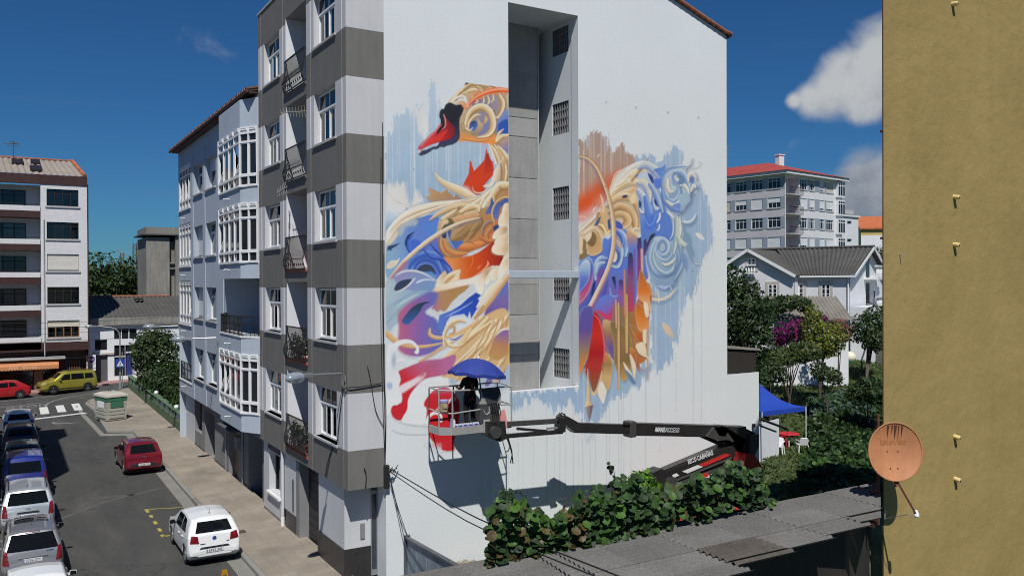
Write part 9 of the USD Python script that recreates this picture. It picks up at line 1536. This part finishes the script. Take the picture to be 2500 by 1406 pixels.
# ---- street furniture, walls, cables and small things
GW=thing('green_garden_wall','green painted garden wall with white balusters along the pavement','wall');y0,y1=24.5,47.6;n=13
for k in range(n):
    a,c=y0+(y1-y0)*k/n,y0+(y1-y0)*(k+1)/n;b=MB();b.bbox(.28,.52,a+.004,c-.004,.0,.72,.01);b.build('base','green_wall',GW);b=MB();b.bbox(.26,.54,c-.30,c,.72,1.12,.012);b.build('pier','green_wall',GW);b=MB();b.bbox(.23,.57,a,c-.002,1.12,1.20,.015);b.build('cap','green_cap',GW);b=MB();L=(c-a-.3);q=max(4,int(L/.2))
    for i in range(q):b.lathe([(.05,0),(.075,.10),(.06,.2),(.035,.28),(.055,.40)],(.40,a+L*(i+.5)/q,.72),n=8)
    b.build('baluster','balustrade_white',GW)
    if k%4==1:b=MB();b.ball((.40,c-.15,1.30),.13,2);b.build('finial','balustrade_white',GW)
RC=thing('recycling_container','big cream and green recycling container with dirty lid on the pavement','container',None,(-2.62,32.45,.12),17)
b=MB();b.hexa([(.03,.03,.05),(1.13,.03,.05),(1.13,1.6,.05),(.03,1.6,.05),(0,0,1.34),(1.16,0,1.34),(1.16,1.63,1.34),(0,1.63,1.34)]);b.build('body','container_body',RC)
b=MB();b.hexa([(-.02,-.02,1.15),(1.18,-.02,1.15),(1.18,1.65,1.15),(-.02,1.65,1.15),(-.02,-.02,1.36),(1.18,-.02,1.36),(1.18,1.65,1.36),(-.02,1.65,1.36)]);b.build('green_band','container_green',RC);b=MB();b.box(.22,.94,-.035,-.005,.78,1.12);b.build('green_panel','container_green',RC)
for z in(.16,.36,.56):b=MB();b.bbox(.14,1.02,-.012,.03,z,z+.15,.01);b.build('ribbed_panel','container_body',RC);b=MB();b.bbox(-.012,.03,.2,1.45,z,z+.15,.01);b.build('ribbed_panel','container_body',RC)
b=MB();b.box(-.022,-.004,.35,1.2,.75,1.12);b.build('notice','sign_white',RC);b=MB();b.hull([(-.06,-.06,1.37),(1.22,-.06,1.37),(1.22,1.7,1.37),(-.06,1.7,1.37),(-.04,-.04,1.48),(1.20,-.04,1.48),(1.20,1.68,1.48),(-.04,1.68,1.48),(.2,.25,1.60),(.96,.25,1.60),(.96,1.4,1.60),(.2,1.4,1.60)]);b.build('lid','container_lid',RC);b=MB();b.tube([(.5,.9,1.6),(.5,.9,1.72),(.62,.9,1.72),(.62,.9,1.6)],.02,6);b.build('lifting_ring','iron_cover',RC)
for x in(.15,1.0):b=MB();b.box(x-.1,x+.1,.1,1.5,-.0,.06);b.build('skid','black',RC)
def lamp_head(t,p,d):
    'street lamp head: pale housing over a clear bowl'
    p,d=np.array(p),np.array(d)/np.linalg.norm(d);b=MB();b.bar(p,p+d*.34,.16,.09);b.build('housing','galvanised',t);b=MB();c=p+d*.52+V3(0,0,-.02);m=trimesh.creation.icosphere(subdivisions=2);yaw=math.atan2(d[1],d[0]);v=m.vertices*V3(.30,.17,.14);v=np.stack([v[:,0]*math.cos(yaw)-v[:,1]*math.sin(yaw),v[:,0]*math.sin(yaw)+v[:,1]*math.cos(yaw),v[:,2]],1);b.add(v+c,m.faces);b.build('bowl','lamp_glass',t,smooth=True)
def wall_lamp(base,head,lab,g='street lamps on brackets along the facades'):
    t=thing('wall_street_lamp',lab,'street lamp',g);base,head=np.array(base,float),np.array(head,float);d=head-base;e=base+V3(*(d[:2]*.12),d[2]*.75);b=MB();b.tube([base+V3(0,0,-.25),base+V3(-.06,0,-.1),e,head],[.03,.03,.028,.025],8);b.build('bracket','galvanised',t);b=MB();b.box(base[0]-.02,base[0]+.03,base[1]-.06,base[1]+.06,base[2]-.4,base[2]+.1);b.build('wall_plate','galvanised',t);lamp_head(t,head,d*V3(1,1,0));return t
q=at_x(760,915,-1.05);wall_lamp((0,.20,5.50),(-1.05,q[1],q[2]),'street lamp on a bracket at the corner of the banded block')
q=at_x(470,826,-1.0);wall_lamp((0,15.2,5.80),(-1.0,q[1],q[2]),'street lamp on a bracket on the pale blue building between windows and bay');q=at_x(392,796,-.9);wall_lamp((0,24.2,5.9),(-.9,q[1],q[2]),'street lamp on a bracket at the far corner of the pale blue building')
SL=thing('street_lamp','tall grey street lamp with curved arm on the corner of the crossing','street lamp');b=MB();b.tube([(-.15,48.8,.1),(-.15,48.8,2.2),(-.15,48.8,4.0),(-.2,48.8,4.35),(-.4,48.85,4.6),(-.75,48.9,4.75),(-1.7,49,4.88)],[.07,.06,.05,.045,.04,.035,.03],10);b.build('pole','galvanised',SL);b=MB();b.lathe([(.11,0),(.10,.5),(.07,.6)],(-.15,48.8,.1),n=12);b.build('pole_base','galvanised',SL);lamp_head(SL,(-1.7,49,4.88),(-1,.1,0))
PC_=thing('crossing_sign','square blue pedestrian crossing sign on a thin post by the street lamp','sign');cx,cy,cz=-.17,48.55,2.06
b=MB();b.rod((-.02,48.62,.1),(-.02,48.62,2.9),.028);b.build('post','galvanised',PC_);b=MB();b.bbox(cx-.31,cx+.31,cy-.01,cy+.01,cz-.32,cz+.32,.008);b.build('panel','sign_blue',PC_);b=MB();b.prism([(cx-.24,cz-.22),(cx+.24,cz-.22),(cx,cz+.24)],lambda u,v,w:(u,w,v),cy-.016,cy-.011);b.build('white_triangle','sign_white',PC_)
b=MB();b.ball((cx,cy-.017,cz+.08),.032,1,(1,.2,1));[b.bar((cx+a,cy-.02,cz+e),(cx+c,cy-.02,cz+f),.035,.006,up=(0,1,0))for a,e,c,f in((0,.05,-.01,-.06),(-.01,-.06,-.07,-.17),(-.01,-.06,.05,-.17),(0,.03,-.07,-.03),(0,.03,.06,-.02))];[b.bar((cx-.20+.085*k,cy-.02,cz-.20),(cx-.16+.085*k,cy-.02,cz-.20),.02,.006,up=(0,1,0))for k in range(5)];b.build('walking_figure','black',PC_)
OS=thing('street_sign','white street sign with a purple disc on a post beside the gold people carrier','sign');cx,cy,cz=-1.80,52.6,1.85;b=MB();b.rod((cx+.0,cy+.05,.1),(cx,cy+.05,2.4),.03);b.build('post','galvanised',OS);b=MB();b.bbox(cx-.33,cx+.33,cy-.01,cy+.01,cz-.62,cz+.62,.008);b.build('panel','sign_white',OS);b=MB();b.lathe([(.001,0),(.26,0)],(cx,cy-.013,cz+.26),'y',26);b.build('disc','sign_purple',OS);b=MB();b.box(cx-.15,cx+.15,cy-.02,cy-.014,cz+.215,cz+.305);b.build('bar','sign_white',OS)
b=MB();[b.box(cx-.22,cx+.22-.1*(k==1),cy-.02,cy-.013,cz-.2-.12*k,cz-.17-.12*k)for k in range(3)];b.build('lines_of_writing','galvanised',OS)
AF=thing('warning_stand','yellow folding warning stand on the road at the bottom edge','warning stand',None,(-2.86,1.15,0));b=MB()
for sg in(-1,1):b.hull([(-.19,sg*.22,0),(-.14,sg*.22,0),(-.03,sg*.02,.72),(-.07,sg*.02,.72)]);b.hull([(.19,sg*.22,0),(.14,sg*.22,0),(.03,sg*.02,.72),(.07,sg*.02,.72)]);b.hull([(-.07,sg*.03,.66),(.07,sg*.03,.66),(-.06,sg*.01,.78),(.06,sg*.01,.78)]);b.hull([(-.14,sg*.17,.2),(.14,sg*.17,.2),(-.13,sg*.15,.28),(.13,sg*.15,.28)])
b.build('frame','cone_yellow',AF)
# aerials
def aerial(name,lab,a,c,n,boom='galvanised',span=.45):
    t=thing(name,lab,'aerial');a,c=np.array(a,float),np.array(c,float);b=MB();b.rod(a,c,.014,6);b.build('boom',boom,t);b=MB()
    for k in range(n):q=a+(c-a)*(k+.3)/n;s=span*(.55+.45*k/n)/2;b.rod(q-V3(0,s*.35,s*.9),q+V3(0,s*.35,s*.9),.006,5)
    b.build('element',boom,t);return t
p=at_x(684,276,-.75);aerial('tv_aerial','television aerial poking out of the upper balcony, pinkish rods',p,(.05,3.45,at_x(744,272,0)[2]),9,'roof_pinkish');p=at_x(676,472,-.75);aerial('tv_aerial','grey television aerial hanging below the middle balcony railing',p,(-.1,4.95,at_x(706,458,0)[2]),6)
q=V3(-6.9,57.1,18.0);t=thing('roof_aerial','television aerial on the ridge of the white brick apartment block','aerial');b=MB();b.rod(q,q+V3(0,0,1.4),.03);[b.rod(q+V3(-.5+.1*k,0,1.0+.15*k),q+V3(.5-.1*k,0,1.0+.15*k),.018)for k in range(3)];b.rod(q+V3(-.7,.1,1.15),q+V3(.5,-.1,1.2),.02);b.build('mast','iron_cover',t)
def lattice(lab,px,top,d,w):
    t=thing('lattice_mast',lab,'mast');a=at_depth(px,top,d);b=MB();z1=a[2];z0=-.05
    for sx in(-1,1):
        for sy in(-1,1):b.bar((a[0]+sx*w,a[1]+sy*w,z0),(a[0]+sx*w*.55,a[1]+sy*w*.55,z1),.22,.22,up=(1,0,0))
    for k in range(14):
        za,zb=z0+(z1-z0)*k/14,z0+(z1-z0)*(k+1)/14;f,g=w*(1-.45*k/14),w*(1-.45*(k+1)/14);[b.bar((a[0]-f*s,a[1]-f,za),(a[0]+g*s,a[1]-g,zb),.13,.13,up=(0,1,.1))for s in(1,-1)];b.bar((a[0]-f,a[1]-f,za),(a[0]+f,a[1]-f,za),.13,.13)
    b.build('frame','iron_cover',t);return t,a
lattice('far red-brown lattice mast rising above the trees',329,594,320,1.0);t,a=lattice('far crane seen as a grey lattice beside the mast',298,618,380,1.2);b=MB();b.bar(a,a+V3(7,-4,-6),.5,.5);b.bar(a,a+V3(-2,2,1.5),.4,.4);b.build('jib','galvanised',t)
# cables
def cable(name,lab,pts,r=.012):b=MB();b.tube(cat(pts,n=5),r,5);tag(stage.GetPrimAtPath(b.build(name,'cable')),lab,'cable')
gy=lambda x,y,d=-.04:tuple(at_y(x,y,d));gx_=lambda x,y,d=-.03:tuple(at_x(x,y,d))
for k,(x,y0_)in enumerate(((930,385),(934,300),(937,620))):cable('wall_cable',['long cable down the band edge from the fifth floor','thin cable beside the mural edge running up to the roof','short cable from the third floor down to the junction box'][k],[gy(x,y0_),gy(x-.5,(y0_+1140)/2),gy(x+5,1000),gy(940,1140),gy(938,1190)],.011)
cable('wall_cable','looping slack cable on the white band below the lamp cable',[gy(897,893),gy(905,930),gy(912,975),gy(920,1010),gy(936,1040)],.010);cable('wall_cable','cable from the corner lamp bracket to the mural edge',[(0-.03,.16,5.25),gy(848,946),gy(880,944),gy(931,935)],.014);cable('wall_cable','cable hanging from the lamp bracket to the window below',[gx_(842,930),gx_(832,990),gx_(824,1072)],.012);cable('wall_cable','black cable from the lowest right window down to the overhang',[gx_(826,1072),gx_(814,1085),gx_(800,1130),gx_(794,1163)],.014);cable('wall_cable','twin stub of cable on the lowest grey band',[gy(889,1142),gy(894,1160),gy(892,1190)],.014);cable('wall_cable','thin cable slanting down the pale blue wall under the windows',[gx_(519,954),gx_(513,1000)],.010)
JB=thing('junction_box','tangled black cable box at the lower edge of the mural','cable box');b=MB();q=gy(942,1145,-.06);b.bbox(q[0]-.06,q[0]+.08,-.14,-.02,q[2]-.5,q[2]+.12,.02);b.build('box','cable',JB);b=MB()
for k in range(4):b.tube([gy(942,1140+9*k,-.1),gy(958,1150-5*k+4,-.2),gy(972-3*k,1134+8*k,-.12)],.012,5)
b.build('tangle','cable',JB)
e1,e2=tuple(at_y(1500,1425,-11.6)),tuple(at_y(1560,1425,-11.6));cable('overhead_cable','upper black cable from the junction box down across the shed roof',[gy(950,1143,-.1),tuple((np.array(gy(950,1143,-.1))+np.array(e2))/2+V3(0,0,-.18)),e2],.014);cable('overhead_cable','lower black cable from the junction box down across the shed roof',[gy(950,1150,-.1),tuple((np.array(gy(950,1150,-.1))+np.array(e1))/2+V3(0,0,-.22)),e1],.012);cable('overhead_cable','thin cable from the junction box to the top of the metal fence',[gy(948,1160,-.1),gy(975,1250,-.1),(1.64,-.03,1.24)],.010)
for k,(z,s)in enumerate(((5.3,.0),(4.9,.15),(4.5,.0),(3.9,.2),(2.6,.1))):cable('overhead_cable',['topmost','second','third','fourth','lowest'][k]+' of the overhead cables strung across the far street',[(-16,50.6,z+s),(-6,50.4,z-.15),(-1.5,50.6,z-.12),(6,51.5,z+.1)],.013)
# garden things
GZ=thing('garden_gazebo','blue pop-up garden canopy on white poles beside the annex','canopy');zt=1.78;g0=[(26.5,7.5),(23.4,7.5),(23.4,10.6),(26.5,10.6)];pk=V3(24.95,9.05,2.85)
for i in range(4):
    a,c=np.array((*g0[i],zt)),np.array((*g0[(i+1)%4],zt));V=[];N=8
    for j in range(N+1):
        t=j/N
        for u in np.linspace(0,1,7):e=a+(c-a)*u;q=e+(pk-e)*t;q[2]-=.34*math.sin(math.pi*t)*.8;V.append(q)
    b=MB();b.add(V,[[j*7+k,j*7+k+1,(j+1)*7+k+1,(j+1)*7+k]for j in range(N)for k in range(6)]);dn_=V3(0,0,-.22);b.quad(a,c,c+dn_,a+dn_);b.build('canopy_panel','gazebo_blue',GZ,smooth=True)
for x,y in g0:b=MB();b.rod((x,y,-.02),(x,y,zt),.022);b.build('pole','plastic_white',GZ)
def chair(m,lab,loc,rz,g):
    t=thing('plastic_chair',lab,'chair',g,loc,rz);S_=.9;b=MB();b.bbox(-.24*S_,.24*S_,-.22*S_,.24*S_,.38,.41,.012);b.build('seat',m,t);b=MB();b.hull([(x*S_,y*S_,z)for x,y,z in((-.23,.22,.42),(.23,.22,.42),(-.23,.25,.42),(.23,.25,.42),(-.20,.31,.72),(.20,.31,.72),(-.20,.34,.72),(.20,.34,.72),(-.1,.33,.76),(.1,.33,.76))]);b.build('backrest',m,t)
    for sx in(-1,1):
        for y in(-.22,.24):b=MB();b.bar((sx*.27*S_,y*S_*1.1,0),(sx*.23*S_,y*S_,.39),.05,.04,up=(1,0,0));b.build('leg',m,t)
        b=MB();b.bar((sx*.26*S_,-.22*S_,.58),(sx*.25*S_,.27*S_,.6),.05,.03);b.bar((sx*.26*S_,-.2*S_,.39),(sx*.26*S_,-.2*S_,.58),.04,.04,up=(1,0,0));b.build('armrest',m,t)
chair('plastic_white','white plastic garden chair facing the camera under the blue canopy',(24.3,5.9,0),150,'garden chairs under the canopy');chair('plastic_white','white plastic garden chair half hidden by the white board',(23.05,6.2,0),-60,'garden chairs under the canopy');chair('plastic_red','red plastic garden chair behind the white ones',(24.1,7.0,0),20,'garden chairs under the canopy')
RT=thing('red_garden_table','red topped garden table among the plastic chairs','table',None,(24.9,7.2,0));b=MB();b.lathe([(.001,.62),(.5,.62),(.52,.64),(.5,.66),(.001,.66)],n=20);b.build('tabletop','plastic_red',RT);[MB().rod((.35*math.cos(t),.35*math.sin(t),0),(.3*math.cos(t),.3*math.sin(t),.62),.025).build('leg','plastic_white',RT)for t in(.8,2.4,3.9,5.5)]
WB=thing('white_board_fence','white board fence with a dark lean-to roof right of the painted wall','fence');a,c=at_z(1852,1128,0),at_z(1901,1112,0)
for k in range(3):p,q=a+(c-a)*(k/3+.005),a+(c-a)*((k+1)/3-.005);b=MB();b.bar((*p[:2],.85),(*q[:2],.85),.05,1.7);b.build('board','house_white',WB)
b=MB();p=at_z(1855,1022,1.9);q=at_z(1925,1048,1.9);b.hexa([tuple(p+V3(*o))for o in((-1,0,0),(.0,-.3,0),(.0,1.2,0),(-1,1.2,0),(-1,0,.07),(0,-.3,.07),(0,1.2,.07),(-1,1.2,.07))]);b.bar(p,q,.08,.08);b.bar(p+V3(0,.3,-.25),q+V3(-.4,.3,-.1),.06,.06);b.build('dark_roof','annex_dark',WB)
DT_=thing('garden_tank','cream domed tank with a dark green base at the end of the lawn','tank');q=at_depth(2072,872,60);b=MB();b.ball(q,.50,3,(1,1,.85));b.build('dome','dome_cream',DT_,smooth=True);b=MB();b.lathe([(.40,-.75),(.44,-.1),(.47,-.08),(.47,-.02)],q,n=22);b.build('base','container_green',DT_)
WL_=[(2374/2500*0+20.2,3.2)]
for k,(x,y,lab)in enumerate(((1490,1139,'small black wall lamp low on the painted wall above the vine'),(1838,1037,'small black wall lamp at the right end of the painted wall'))):q=at_y(x,y,-.03);t=thing('wall_light',lab,'lamp',None,(q[0],-.004,q[2]));b=MB();b.bbox(-.05,.05,-.12,-.03,-.08,.05,.015);b.build('lamp_body','black',t);b=MB();b.bar((0,-.06,.02),(0,.0,.02),.04,.04);b.build('arm','black',t)
# ---- house across the street, just outside the picture on the left; it shades the parked cars
OB=thing('opposite_house','plain rendered house across the street whose shadow falls on the parked cars','building')
k_=math.sin(SUN_AZ)/math.tan(SUN_EL);hx=lambda xs,h:xs-k_*h
def house(x1,y0,y1,h):b=MB();b.box(x1-9,x1,y0,y1,0,h);b.build('wall','block_lilac',OB)
ky=math.cos(SUN_AZ)/math.tan(SUN_EL);house(-8.95,19.9-ky*12.8,28.4-ky*12.8,12.8);house(-8.95,28.4-ky*12.8,32.0-ky*14.4,14.4)
for z in(1.2,4.,6.8,9.6):
    for y in(13.2,16.4,19.6):b=MB();b.box(-8.96,-8.94,y,y+1.3,z,z+1.5);b.build('window','dark_pane',OB)
